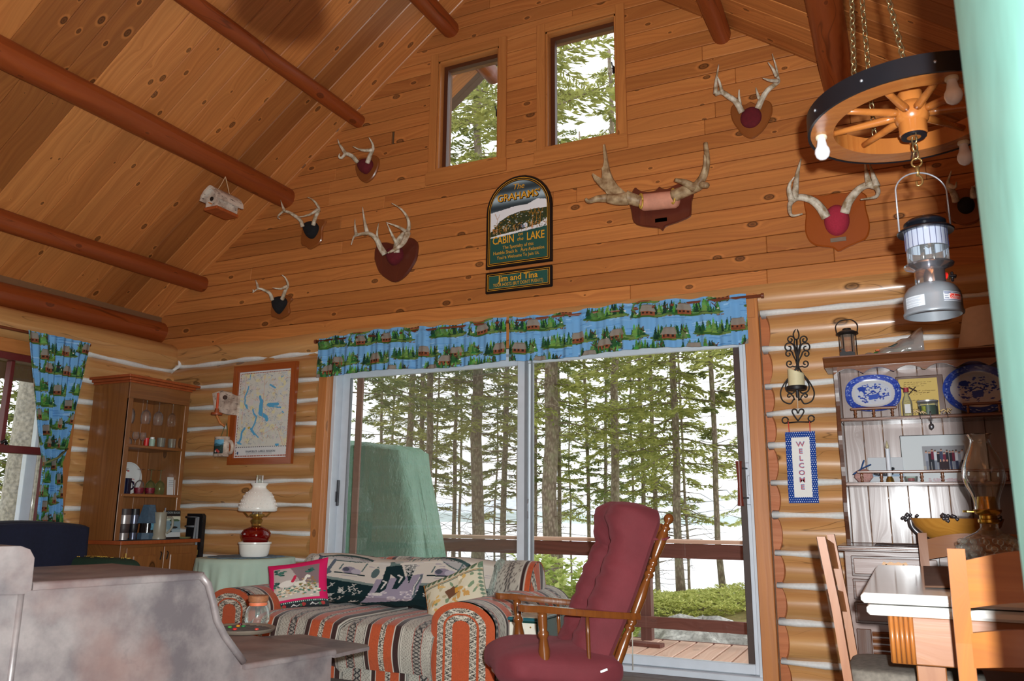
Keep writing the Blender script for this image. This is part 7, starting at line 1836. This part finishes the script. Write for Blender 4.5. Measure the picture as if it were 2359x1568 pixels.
b = MB(); b.lathe([(0, 0), (R, 0), (R, .075), (R * .96, .075)], 24, cap=False); b.build('glass_jar', m_cglass2, cj, smooth=40)
b = MB(); b.lathe([(0, .004), (R * .93, .004), (R * .93, .055), (0, .055)], 24); b.build('green_wax', M('forest_wax', S(16, 56, 34), .4), cj, smooth=40)
b = MB(); b.lathe([(0, .075), (R * 1.05, .075), (R * 1.06, .084), (0, .088)], 24); b.build('steel_lid', MATS['zinc'], cj, smooth=40)
b = MB(); b.box((-R * .45, -R * .93, .035), (.022, .003, .03), Matrix.Rotation(-.45, 3, 'Z')); b.build('fruit_label', M('fruit_label', S(150, 160, 60), .6, vary=.7, scale=60), cj)
for k, (px, lb) in enumerate(((2118, 'raffia bow left of the candle jar'), (2182, 'raffia bow right of the candle jar'))):
    p = spx(px, 943, UY - .01); rf = thing('raffia_bow', lb, 'bow', (p.x, UY - .004, z1_ + .012), group='raffia bows on the shelf edge'); b = MB(); g = random.Random(k)
    for j in range(9): a = g.uniform(0, 2 * PI); L = g.uniform(.02, .034); b.tube([(0, 0, 0), (L * .6 * math.cos(a), -.006, .010 + L * .3 * math.sin(a)), (L * math.cos(a) * 1.2, -.004, .4 * L * math.sin(a))], .0026, 5)
    o = b.build('raffia_loops', M('raffia', S(206, 182, 136), .8), rf, smooth=True); b = MB(); b.tube([(0, -.001, 0), (0, -.001, -.035)], .002, 5); b.build('clip_wire', m_iron, rf)
p = spx(2143, 950, UY - .02); sp = thing('hanging_spoon', 'small pewter spoon hooked on the upper shelf edge', 'spoon', (p.x, UY - .012, z1_ - .005)); b = MB(); b.tube(crom([(0, .012, .012), (0, -.004, .018), (0, -.006, 0), (0, -.006, -.045)], 4), .0035, 6); b.lathe([(0, -.018), (.010, -.010), (.0125, 0), (.010, .012), (0, .018)], 12, (0, -.006, -.062), ecc=.45); b.build('spoon_body', M('old_pewter', S(90, 88, 92), .35, .7), sp, smooth=True)
# middle shelf
p = spx(2048, 1075, -.20); ec = thing('electric_candle', 'white electric taper candle on the middle hutch shelf', 'candle', (p.x, -.20, z2_))
b = MB(); b.lathe([(0, 0), (.022, 0), (.018, .02), (.0125, .03), (.0125, .032)], 16); b.build('brass_base', m_brass, ec, smooth=40)
b = MB(); b.lathe([(0, .03), (.0122, .03), (.0118, .185), (0, .186)], 16); b.build('taper', M('white_taper', S(216, 222, 230), .45), ec, smooth=40)
b = MB(); b.lathe([(0, .185), (.006, .186), (.0095, .197), (.005, .215), (0, .232)], 12); b.build('flame_bulb', M('flame_bulb', S(196, 186, 150), .15), ec, smooth=True)
p = spx(2040, 1075, -.10); lc_ = thing('loon_card', 'white card with a floating loon on the middle hutch shelf', 'card', (p.x, -.10, z2_)); ww, hh = pxw(p, 74), .145
cvl = Canvas(90, 80, (200, 204, 208)); cvl.rect(0, 52, 90, 60, (150, 174, 196)); cvl.ell(38, 52, 26, 7, (56, 56, 62)); cvl.line([(58, 50), (62, 38)], 6, (28, 30, 38)); cvl.ell(63, 36, 5, 4, (24, 26, 34)); cvl.speckle(0, 1, [(0, 0, 0)]); [cvl.ell(20 + k * 3, 49 + (k % 3), 1, .8, (200, 200, 200)) for k in range(12)]
print_sheet('card_face', 50, 50, lambda U, V: (-ww / 2 + ww * U, .02 * V, V * hh), lambda U, V: cvl.at(U, V), m_paper, lc_).modifiers.new('thick', 'SOLIDIFY').thickness = .003
p = spx(2168, 1070, -.08); gp = thing('group_photo', 'framed photograph of a row of people in a wide white mat', 'picture frame', (p.x + .018, -.085, z2_)); ww, hh = .42, .262
cvg = Canvas(210, 130, (206, 212, 214)); cvg.rect(52, 30, 158, 100, (150, 152, 156)); cvg.rect(52, 84, 158, 100, (170, 166, 160)); g = random.Random(12)
for k in range(13):
    x = 62 + k * 7.4; top = 42 + g.uniform(-3, 6); c1 = g.choice([(206, 210, 216), (40, 40, 48), (110, 40, 60), (196, 200, 206), (60, 66, 90), (150, 156, 170)]); cvg.rect(x - 3.6, top + 5, x + 3.6, top + 28, c1); cvg.rect(x - 3, top + 28, x + 3, 97, g.choice([(52, 58, 84), (44, 46, 56), (120, 126, 140)])); cvg.ell(x, top + 2, 2.4, 3, (196, 150, 130)); cvg.ell(x, top, 2.4, 1.6, (60, 46, 40))
for x in (96, 104, 112): cvg.rect(x - 4, 72, x + 4, 94, (52, 40, 44)); cvg.ell(x, 70, 2.4, 3, (190, 146, 126))
for k in range(60): cvg.ell(g.uniform(60, 200), 122 + 3 * math.sin(k), 3, 2, (196, 176, 180))
b = MB(); b.b2((-ww / 2 - .004, .006, 0), (ww / 2 + .004, .018, hh + .004), .002); b.build('frame', m_black, gp)
print_sheet('matted_photo', 150, 95, lambda U, V: (-ww / 2 + ww * U, .005 + 0 * U, V * hh), lambda U, V: cvg.at(U, V), m_paper, gp)
p = spx(1990, 1100, -.18); ho = thing('heart_sachet', 'pink heart sachet with a blue ribbon on the middle hutch shelf', 'ornament', (p.x, -.18, z2_)); b = MB(); b.lathe([(0, 0), (.03, .005), (.05, .03), (.045, .06), (.02, .075), (0, .078)], 20, ecc=.35); b.build('sachet', M('pink_calico', S(186, 140, 132), .85, vary=.3, scale=120), ho, smooth=True)
b = MB(); [b.tube(crom([(-.01, -.02, .075), q, r_], 4), [.010] * 4 + [.012] * 4 + [.008], 6, flat=.35) for q, r_ in (((-.03, -.02, .06), (-.055, -.02, .045)), ((.0, -.02, .10), (.01, -.02, .125)), ((.02, -.02, .09), (.045, -.02, .10)))]; b.build('ribbon', M('blue_ribbon', S(30, 74, 130), .6), ho, smooth=True)
p = spx(2098, 1090, -.20); vd = thing('glass_votive', 'glass votive holder with a red candle on the middle hutch shelf', 'candle holder', (p.x, -.20, z2_)); b = MB(); b.lathe([(0, 0), (.030, 0), (.036, .032), (.033, .032), (.027, .006), (0, .006)], 20); b.build('glass_cup', m_cglass2, vd, smooth=40); b = MB(); b.lathe([(0, .006), (.018, .006), (.018, .022), (0, .022)], 14); b.build('red_candle', M('red_candle', S(170, 30, 40), .5), vd, smooth=40)
# counter: lace runner, bowl with silver handles
rn = thing('lace_runner', 'grey lace runner along the hutch counter', 'runner', (.16, -.33, DZ)); b = MB(); b.grid(80, 6, lambda u, v: (-.32 + .9 * u, -.15 + .30 * v + .008 * math.sin(u * 60), .003 + .0015 * math.sin(u * 40))); o = b.build('lace', M('grey_lace', S(120, 118, 122), .9, vary=.7, scale=90), rn, smooth=True); o.modifiers.new('thick', 'SOLIDIFY').thickness = .002
p = spx(2205, 1215, -.36); bo = thing('salad_bowl', 'yellow wooden bowl with ornate silver handles on the hutch counter', 'bowl', (p.x, -.36, DZ + .006)); R = pxw(p, 96)
b = MB(); b.lathe([(0, 0), (R * .35, 0), (R * .70, .045), (R * .92, .095), (R, .135), (R * .965, .136), (R * .88, .095), (R * .62, .045), (0, .012)], 40, ecc=.72); b.build('bowl', wood('yellow_maple', S(206, 146, 62), S(178, 116, 40), knot=0, rough=.3, uv=False, tint=.05), bo, smooth=40)
m_silver = M('tarnished_silver', S(120, 118, 122), .3, .8)
for a in (PI, PI * 1.45, PI * 1.75):
    b = MB(); ca, sa = math.cos(a), math.sin(a); base = Vector((R * ca, R * sa * .72, .135))
    g = random.Random(int(a * 10))
    for j in range(14): b.lathe([(0, -.010), (.009, -.003), (.010, .004), (0, .011)], 7, base + Vector((g.uniform(-.035, .035), g.uniform(-.012, .012), g.uniform(-.012, .022))))
    if a == PI: b.tube(crom([base, base + Vector((.01, 0, -.05)), base + Vector((.06, 0, -.10)), base + Vector((.10, 0, -.13))], 4), [.014] * 4 + [.012] * 4 + [.010] * 5, 8)
    b.build('silver_mount', m_silver, bo, smooth=True)

# ------------------------------------------------------------------ dining table, chairs, glass oil lamp
w_oak = wood('honey_oak', S(170, 104, 46), S(140, 76, 28), knot=0, rough=.35, uv=True, grain=.6, coat=.2, tint=.15)
w_oakd = wood('red_oak', S(152, 96, 52), S(126, 70, 32), knot=0, rough=.4, uv=True, grain=.6, tint=.15)
m_enamel = M('white_enamel', S(232, 230, 224), .12, vary=.02, scale=10)
TX, TY0, TZ = -.135, -2.60, .760
dt = thing('enamel_table', 'white enamel topped kitchen table with oak apron', 'table', (0, 0, 0))
b = MB(); b.b2((TX, TY0, TZ - .028), (.80, -1.14, TZ), .008); b.build('enamel_top', m_enamel, dt)
b = MB(); b.b2((TX + .012, TY0 + .02, TZ - .062), (.79, -1.16, TZ - .034), .008); b.build('pull_out_leaf', m_enamel, dt)
ap_x = PY(2048, 1450, TY0 + .05).x; ap_z = PY(2055, 1525, TY0 + .05).z
trim_board(dt, 'apron', (ap_x + .05, TY0 + .035, ap_z), (.74, TY0 + .055, TZ - .062), w_oakd)
trim_board(dt, 'apron', (ap_x + .005, TY0 + .10, ap_z), (ap_x + .025, -1.25, TZ - .062), w_oakd)
for k in range(5): xx = ap_x + .002 + k * .0125; b = MB(); b.tube([(xx + .006, TY0 + .034, ap_z + .002), (xx + .006, TY0 + .034, TZ - .063)], .0062, 8); b.build('reeded_strip', w_oak, dt, smooth=True)
trim_board(dt, 'corner_block', (ap_x, TY0 + .034, ap_z), (ap_x + .062, TY0 + .10, TZ - .062), w_oakd)
for (x, y) in ((ap_x + .10, TY0 + .16), (.68, TY0 + .16), (ap_x + .10, -1.30), (.68, -1.30)): trim_board(dt, 'leg', (x - .038, y - .038, 0), (x + .038, y + .038, ap_z + .02), w_oakd)
rm = thing('brown_runner', 'brown cloth runner across the enamel table', 'runner', (0, 0, TZ)); b = MB(); b.grid(6, 30, lambda u, v: (.035 + .05 * v * .3 + .32 * u, -2.36 + 1.15 * v, .0035 + .002 * math.sin(v * 17 + u * 4))); o = b.build('cloth', M('brown_cloth', S(108, 78, 60), .9, vary=.12, scale=90), rm, smooth=True); o.modifiers.new('thick', 'SOLIDIFY').thickness = .003
def ladder_chair(name, label, loc, rz, mat, slat, group='oak dining chairs', h=.905, w=.37, lean=.07):
    """faces local -Y; back posts at y = 0"""
    c_ = thing(name, label, 'chair', loc, rz, group)
    for s in (-1, 1):
        b = MB(); path = [(s * w / 2, -.02, 0), (s * w / 2, 0, .42), (s * w / 2, lean * .45, .68), (s * w / 2, lean, h)]; vs = []
        for (x, y, z) in path: vs += [(x - .019, y - .013, z), (x + .019, y - .013, z), (x + .019, y + .013, z), (x - .019, y + .013, z)]
        b.add(vs, [tuple(i * 4 + q for q in (k, (k + 1) % 4, (k + 1) % 4 + 4, k + 4)) for i in range(3) for k in range(4)] + [(0, 1, 2, 3), (12, 13, 14, 15)]); me = b.mesh('back_post', mat); fix_normals(me); set_uv(me, [(v[2], v[0] + v[1]) for v in b.v]); link('back_post', me, c_)
        trim_board(c_, 'leg', (s * w / 2 - .018, -.40, 0), (s * w / 2 + .018, -.364, .43), mat)
    for (za, zb, arch) in slat:
        n = 14; b = MB(); vs = []
        for i in range(n + 1):
            f = i / n; x = -w / 2 + .015 + (w - .03) * f; cv_ = .028 * math.sin(f * PI); ar = arch * math.sin(f * PI)
            for z, up_ in ((za, ar * .8), (zb, ar)):
                yy = lean * max(0, (z - .42) / (h - .42)); vs += [(x, yy + cv_ - .008, z + up_), (x, yy + cv_ + .008, z + up_)]
        fs = []
        for i in range(n):
            o_ = i * 4; q = o_ + 4; fs += [(o_, q, q + 2, o_ + 2), (o_ + 1, o_ + 3, q + 3, q + 1), (o_, o_ + 1, q + 1, q), (o_ + 2, q + 2, q + 3, o_ + 3)]
        fs += [(0, 2, 3, 1), (n * 4, n * 4 + 1, n * 4 + 3, n * 4 + 2)]; b.add(vs, fs); me = b.mesh('slat', mat, 30); fix_normals(me); set_uv(me, [(v[0], v[2]) for v in b.v]); link('slat', me, c_)
    b = MB(); b.box((0, -.19, .435), (w + .02, .42, .03), None, .008); b.build('seat_frame', mat, c_)
    b = MB(); puff(b, (0, -.19, .465), (w, .40, .06), .3, 12); b.build('seat_pad', M('grey_corduroy', S(112, 104, 94), .9, vary=.3, scale=60), c_, smooth=True)
    for (ya, yb, z) in ((-.385, 0, .20),):
        for s in (-1, 1): b = MB(); b.tube([(s * w / 2, ya, z), (s * w / 2, yb - .01, z)], .011, 8); b.build('stretcher', mat, c_, smooth=True)
    return c_
xa_ = PY(2212, 1400, -2.86).x
ladder_chair('oak_chair', 'honey oak chair with curved slats nearest the camera at the right edge', (xa_ + .175, -2.86, 0), PI, w_oak, [(.762, .872, .03), (.625, .705, .02), (.50, .56, .0)], h=.900, w=.35)
ladder_chair('oak_chair', 'reddish oak chair seen from the side at the table left end', (-.205, -2.06, 0), PI / 2, w_oakd, [(.78, .87, .03), (.63, .70, .02)], h=.905, w=.38, lean=.055)
xf_ = PY(2128, 1260, -.95).x
ladder_chair('oak_chair', 'reddish oak chair on the far side of the table', (xf_ + .185, -.92, 0), 0, w_oakd, [(.775, .865, .03), (.62, .70, .02)], h=.895, w=.37)
la = PD(2272, 1150, 3.05); og = thing('glass_oil_lamp', 'clear glass oil lamp with tall chimney on the enamel table', 'lamp', (la.x, la.y, TZ + .002)); kk = 3.05 / FPX
def zpx(py): return (PY(2272, py, la.y).z - TZ - .002)
m_lampg = glassy('lamp_glass', tint=(.96, .98, .95, 1), edge=.42, rough=.02, body=.03)
b = MB(); zb0, zf = zpx(1285), zpx(1178)
b.lathe([(0, .0), (.075, .0), (.078, .01), (.055, .022), (.05, .035), (.09, .055), (.108, .085), (.108, .105), (.085, .135), (.045, .155), (.030, .17), (.030, .19)], 36, cap=False)
b.build('font', m_lampg, og, smooth=True)
b = MB()
for j, zz_ in enumerate((.072, .096, .120)):
    rr_ = (.104, .110, .100)[j]
    for k in range(14): a = 2 * PI * (k + .5 * (j % 2)) / 14; b.lathe([(0, -.012), (.010, -.006), (.011, 0), (.010, .006), (0, .012)], 8, (rr_ * math.cos(a), rr_ * math.sin(a), zz_), cap=False)
o = b.build('thumbprint_bosses', m_lampg, og, smooth=True); o['kind'] = 'stuff'
b = MB(); b.lathe([(.031, .185), (.036, .19), (.036, .20), (.030, .204), (.030, .215), (.040, .22), (.046, .228), (.048, .236), (.038, .24), (.034, .262), (.030, .285), (.0, .287)], 24); b.tube([(-.03, 0, .228), (-.075, 0, .230)], .003, 6); b.tube([(-.075, 0, .226), (-.075, 0, .234)], .008, 8); b.build('brass_burner', M('polished_brass', S(196, 158, 66), .22, .9), og, smooth=40)
b = MB(); b.lathe([(.042, .236), (.043, .27), (.050, .295), (.066, .33), (.0735, .36), (.070, .395), (.056, .435), (.042, .465), (.035, .485), (.034, .50), (.040, .515), (.045, .52)], 36, cap=False); b.build('chimney', m_lampg, og, smooth=True)

# ------------------------------------------------------------------ wagon wheel chandelier and camp lantern
HB = PD(2100, 262, 2.5); WR = .300
ww_ = thing('wagon_wheel_chandelier', 'wooden wagon wheel chandelier with black iron tyre hung on chains', 'chandelier', HB)
w_wheel = wood('wheel_wood', S(176, 108, 50), S(148, 80, 32), knot=0, rough=.25, uv=False, coat=.4, tint=.05)
b = MB(); b.lathe([(WR - .072, -.028), (WR - .004, -.028), (WR - .004, .028), (WR - .072, .028), (WR - .072, -.028)], 64, cap=False); b.build('felloe_rim', w_wheel, ww_, smooth=35)
b = MB(); b.lathe([(WR - .004, -.029), (WR + .005, -.030), (WR + .005, .030), (WR - .004, .029)], 64, cap=False); ty = b.build('iron_tyre', M('tyre_iron', S(22, 24, 30), .4, .3), ww_, smooth=35)
for k in range(10): a = k * PI / 5 + .5; b = MB(); b.lathe([(0, .004), (.004, .003), (.005, 0)], 8, ((WR + .005) * math.cos(a), (WR + .005) * math.sin(a), 0), Matrix.Rotation(a, 3, 'Z') @ Matrix.Rotation(PI / 2, 3, 'Y')); b.build('rivet', MATS['zinc'], ty, smooth=True)
b = MB(); b.lathe([(0, -.075), (.034, -.075), (.040, -.068), (.040, -.032), (.046, -.026), (.050, -.010), (.050, .012), (.044, .026), (.036, .034), (.036, .066), (.030, .075), (0, .076)], 32); b.build('hub', w_wheel, ww_, smooth=40)
b = MB(); b.lathe([(.020, -.079), (.036, -.079), (.0365, -.072), (.022, -.072)], 28, cap=False); b.lathe([(0, -.074), (.022, -.074)], 20, cap=False); b.build('hub_cap', M('hub_black', S(20, 20, 26), .3), ww_, smooth=40)
for k in range(9):
    a = k * 2 * PI / 9 + .16; c, s = math.cos(a), math.sin(a); spindle('spoke', (.044 * c, .044 * s, 0), ((WR - .066) * c, (WR - .066) * s, 0), [(0, .0125), (.15, .013), (.6, .0105), (1, .010)], ww_, w_wheel, 10)
m_bulb = M('bulb_glass', S(226, 226, 230), .25, vary=.0); m_sock = M('bulb_collar', S(214, 200, 170), .4)
def bulb_at(dx, dy):
    b = MB(); b.lathe([(.0, .0), (.017, .0), (.018, -.006), (.016, -.010), (0, -.011)], 18, (dx, dy, -.028)); s_ = b.build('socket', m_sock, ww_, smooth=40)
    b = MB(); b.lathe([(.0125, -.010), (.0135, -.020), (.017, -.036), (.0225, -.046), (.0235, -.058), (.019, -.071), (.010, -.079), (0, -.081)], 22, (dx, dy, -.028), cap=False); b.build('bulb', m_bulb, s_, smooth=True)
aL = PZ(1905, 312, HB.z - .028) - HB
for (px, py) in ((1905, 312), (2190, 180), (2208, 322)): q = PZ(px, py, HB.z - .028) - HB; L_ = math.hypot(q.x, q.y); q = q * ((WR - .036) / L_); bulb_at(q.x, q.y)
m_chain = M('brass_chain', S(150, 132, 96), .3, .85)
def chain(b, p0, p1, lk=.030, r=.0024):
    p0, p1 = Vector(p0), Vector(p1); d = (p1 - p0); n = max(1, int(d.length / (lk * .78))); t_ = d.normalized(); u = t_.orthogonal().normalized(); w = t_.cross(u)
    for i in range(n):
        c0 = p0 + d * ((i + .5) / n); e = u if i % 2 else w; ring = [c0 + t_ * (lk / 2 * math.sin(2 * PI * k / 10)) + e * (lk * .30 * math.cos(2 * PI * k / 10)) for k in range(11)]; b.tube(ring, r, 5, cap=False)
apex = Vector((-.03, .06, 1.05)); 
apex = Vector((-.166, HB.y, roof_z(-.166) - .14)) - HB if False else Vector((-.12, .10, 1.15))
for (px, py) in ((1968, 190), (2015, 330), (2085, 150)):
    q = PZ(px, py, HB.z + .03) - HB; L_ = math.hypot(q.x, q.y); q = Vector((q.x, q.y, 0)) * ((WR - .036) / L_); q.z = .03; b = MB(); chain(b, q, Vector((apex.x * .9, apex.y, apex.z))); o = b.build('chain', m_chain, ww_, smooth=True); o['kind'] = 'stuff'
b = MB(); b.tube([apex + Vector((0, 0, -.01)), apex + Vector((0, 0, .10))], .006, 8); b.build('ceiling_hook', m_iron, ww_)
b = MB(); chain(b, (0, 0, -.074), (0, 0, -.150), .030, .0028); o = b.build('lower_chain', m_chain, ww_, smooth=True); o['kind'] = 'stuff'
b = MB(); b.tube([(.014 * math.cos(k * PI / 8), 0, -.162 + .014 * math.sin(k * PI / 8)) for k in range(17)], .003, 6); b.tube([(0, 0, -.176), (0, 0, -.205)], [.007, .005], 8); b.tube(crom([(0, 0, -.200), (.010, 0, -.215), (.008, 0, -.232), (-.004, 0, -.236), (-.006, 0, -.222)], 4), .003, 6); b.build('snap_hook', M('hook_brass', S(166, 134, 82), .3, .8), ww_, smooth=True)
LB = PD(2157, 752, 2.5); cl_ = thing('camp_lantern', 'silver camp lantern with white banded globe hanging under the wheel', 'lantern', (HB.x + .004, HB.y, LB.z))
m_sil = M('silver_paint', S(128, 134, 140), .32, .35); m_chr = M('chrome', S(200, 200, 206), .12, .95); m_lblk = M('lantern_black', S(16, 18, 24), .25)
b = MB(); b.lathe([(.074, .0), (.080, .002), (.081, .008), (.078, .014), (.078, .050), (.075, .066), (.064, .084), (.045, .094), (.040, .096)], 40, cap=False); b.lathe([(0, .030), (.06, .028), (.074, .0)], 40, cap=False); b.build('fuel_tank', m_sil, cl_, smooth=40)
b = MB(); b.lathe([(.040, .094), (.041, .096), (.041, .140), (.040, .142)], 32, cap=False); b.build('collar', m_chr, cl_, smooth=40)
b = MB(); b.lathe([(.040, .138), (.046, .142), (.066, .150), (.068, .154), (.064, .157), (.044, .150)], 36, cap=False); b.build('globe_seat', m_chr, cl_, smooth=40)
b = MB(); b.lathe([(.057, .152), (.057, .205)], 36, cap=False); b.build('clear_globe', m_cglass2, cl_, smooth=True)
b = MB(); b.lathe([(.0575, .205), (.0575, .258)], 36, cap=False); b.build('white_globe_band', M('frosted_band', S(150, 156, 172), .2, vary=.0), cl_, smooth=True)
for k in range(22): a = 2 * PI * k / 22; b = MB(); b.box((.0578 * math.cos(a), .0578 * math.sin(a), .2315), (.0012, .0014, .053), Matrix.Rotation(a, 3, 'Z')); b.build('band_line', M('line_navy', S(40, 44, 80), .4), cl_)
b = MB(); b.lathe([(.060, .256), (.076, .254), (.078, .258), (.072, .264), (.052, .272), (.050, .276), (.058, .281), (.058, .286), (.046, .296), (.020, .303), (0, .304)], 40); b.build('ventilator_hood', m_lblk, cl_, smooth=40)
b = MB(); b.lathe([(0, .303), (.006, .303), (.006, .310), (0, .313)], 10); b.build('top_nut', m_chr, cl_, smooth=True)
b = MB(); b.tube([(-.012, -.012, .152), (-.012, -.012, .225)], .006, 8); b.tube([(.016, .0, .152), (.016, 0, .22)], .004, 8); b.lathe([(0, .205), (.012, .215), (.014, .228), (.006, .24), (0, .242)], 10, (.006, -.01, 0)); b.build('burner_tubes', m_chr, cl_, smooth=True)
yl = Vector((.64, .77, 0)); 
b = MB(); rxy = RT.copy(); rxy.z = 0; rxy.normalize()
b.tube([(rxy * (.078 * math.cos(PI - PI * k / 24)) + Vector((0, 0, .258 + (.125 if 0 < k < 24 else 0) + .065 * math.sin(PI * k / 24) * (1 if 0 < k < 24 else 0)))) for k in range(25)], .0024, 6); b.build('wire_bail', MATS['zinc'], cl_, smooth=True)
b = MB(); kd = rxy * .041; b.tube([kd + Vector((0, 0, .122)), kd * 1.6 + Vector((0, 0, .120))], .006, 8); kb = b.build('valve_stem', m_brass, cl_)
b = MB(); b.tube([kd * 1.05 + Vector((0, 0, .122)), kd * 1.18 + Vector((0, 0, .121))], .011, 10); b.build('red_washer', M('red_washer', S(214, 36, 30), .4), cl_)
b = MB(); b.box(kd * 1.6 + Vector((0, 0, .120)), (.022, .022, .008), None, .002); b.box(kd * 1.6 + Vector((0, 0, .120)), (.008, .008, .030), None, .002); b.build('valve_knob', m_lblk, cl_)
cvn = Canvas(120, 46, (196, 202, 208)); [cvn.rect(4, 4 + 9 * k, 30 + 12 * (k in (0, 4)), 8 + 9 * k, (30, 40, 84)) for k in range(5)]; cvn.rect(0, 2, 120, 6, (30, 40, 84)); cvn.rect(0, 40, 120, 44, (30, 40, 84)); cvn.rect(34, 10, 116, 36, (214, 60, 48)); pass
fa = math.atan2(-(HB.y - CAM.y), -(HB.x - CAM.x))
def decal(name, a0, a1, z0, z1, cv, nm):
    print_sheet(nm, 50, 24, lambda U, V: (.0792 * np.cos(fa + a0 + (a1 - a0) * U), .0792 * np.sin(fa + a0 + (a1 - a0) * U), z0 + (z1 - z0) * V), lambda U, V: cv.at(U, V), m_print, cl_)
decal('d', .38, 1.15, .026, .054, cvn, 'maker_label')
wl_ = text_mesh('Coleman', .0165, M('label_white', S(236, 232, 228), .5), 'lettering', cl_, None, .15, .95, .0002, .0002)
for v in wl_.data.vertices:
    a_ = fa + .38 + .77 * .625 + v.co.x / .0797; v.co = (.0797 * math.cos(a_), .0797 * math.sin(a_), .034 + v.co.z)
cvi = Canvas(80, 50, (176, 182, 188)); [cvi.line([(4, 6 + 5 * k), (70 - 6 * (k % 3), 6 + 5 * k)], 1.3, (120, 126, 136)) for k in range(9)]
decal('i', -1.05, -.25, .018, .050, cvi, 'instruction_label')

# ------------------------------------------------------------------ teal board close to the camera, seen almost edge-on
lv = FW.copy(); lv.z = 0; lv.normalize(); lr = Vector((lv.y, -lv.x, 0))
E0 = PD(2291, 784, .95); E0 = Vector((E0.x, E0.y, 0)); q_ = CAM + lr * .357 + lv * .49; E1 = Vector((q_.x, q_.y, 0))
dv = (E1 - E0).normalized(); m_teal = M('teal_paint', S(144, 214, 200), .35, vary=.12, scale=7, bump=.15)
gpo = thing('teal_door_edge', 'teal painted board out of focus at the right edge', 'board', E0, rz=math.atan2(dv.y, dv.x))
sd = 1 if Vector((-dv.y, dv.x, 0)).dot(lr) > 0 else -1
b = MB(); b.b2((.0, 0, 0), (1.05, sd * .035, 2.9), .004); b.build('board', m_teal, gpo)
b = MB(); b.tube([(-.004, sd * .012, PD(2333, 930, .95).z), (-.014, sd * .012, PD(2333, 930, .95).z)], .010, 10); b.build('wooden_peg', M('copper', S(176, 110, 84), .4, .4), gpo, smooth=True)

# ------------------------------------------------------------------ added lamp-shaped object above the frame, unseen; it only throws the ceiling shadow
for k, (px, py, d_, lb) in enumerate(((722, -116, 1.10, 'unseen object added above the top edge to shade the ceiling boards'),)):
    q = PD(px, py, d_); pn = thing('shadow_caster', lb, 'lamp', q); rz_ = roof_z(q.x) - q.z
    b = MB(); b.lathe([(.062, -.030), (.064, -.028), (.056, .012), (.026, .034), (.014, .038), (.012, .034), (.024, .030), (.053, .010), (.060, -.028)], 32, cap=False); b.build('shade', M('caster_grey', S(96, 94, 90), .5), pn, smooth=40)
    b = MB(); b.tube([(0, 0, .034), (0, 0, .10)], .013, 12); b.build('socket', m_brass, pn, smooth=40)
    b = MB(); b.tube([(0, 0, .10), (0, 0, rz_ - .02)], .003, 6); b.build('cord', m_black, pn)
    b = MB(); c0 = Vector((0, 0, -.012)) - RT * .075; b.tube([c0 + RT * (.018 * math.cos(a * PI / 8)) + UP * (.014 * math.sin(a * PI / 8)) for a in range(17)], .003, 6); b.build('caster_ring', m_brass, pn, smooth=True)
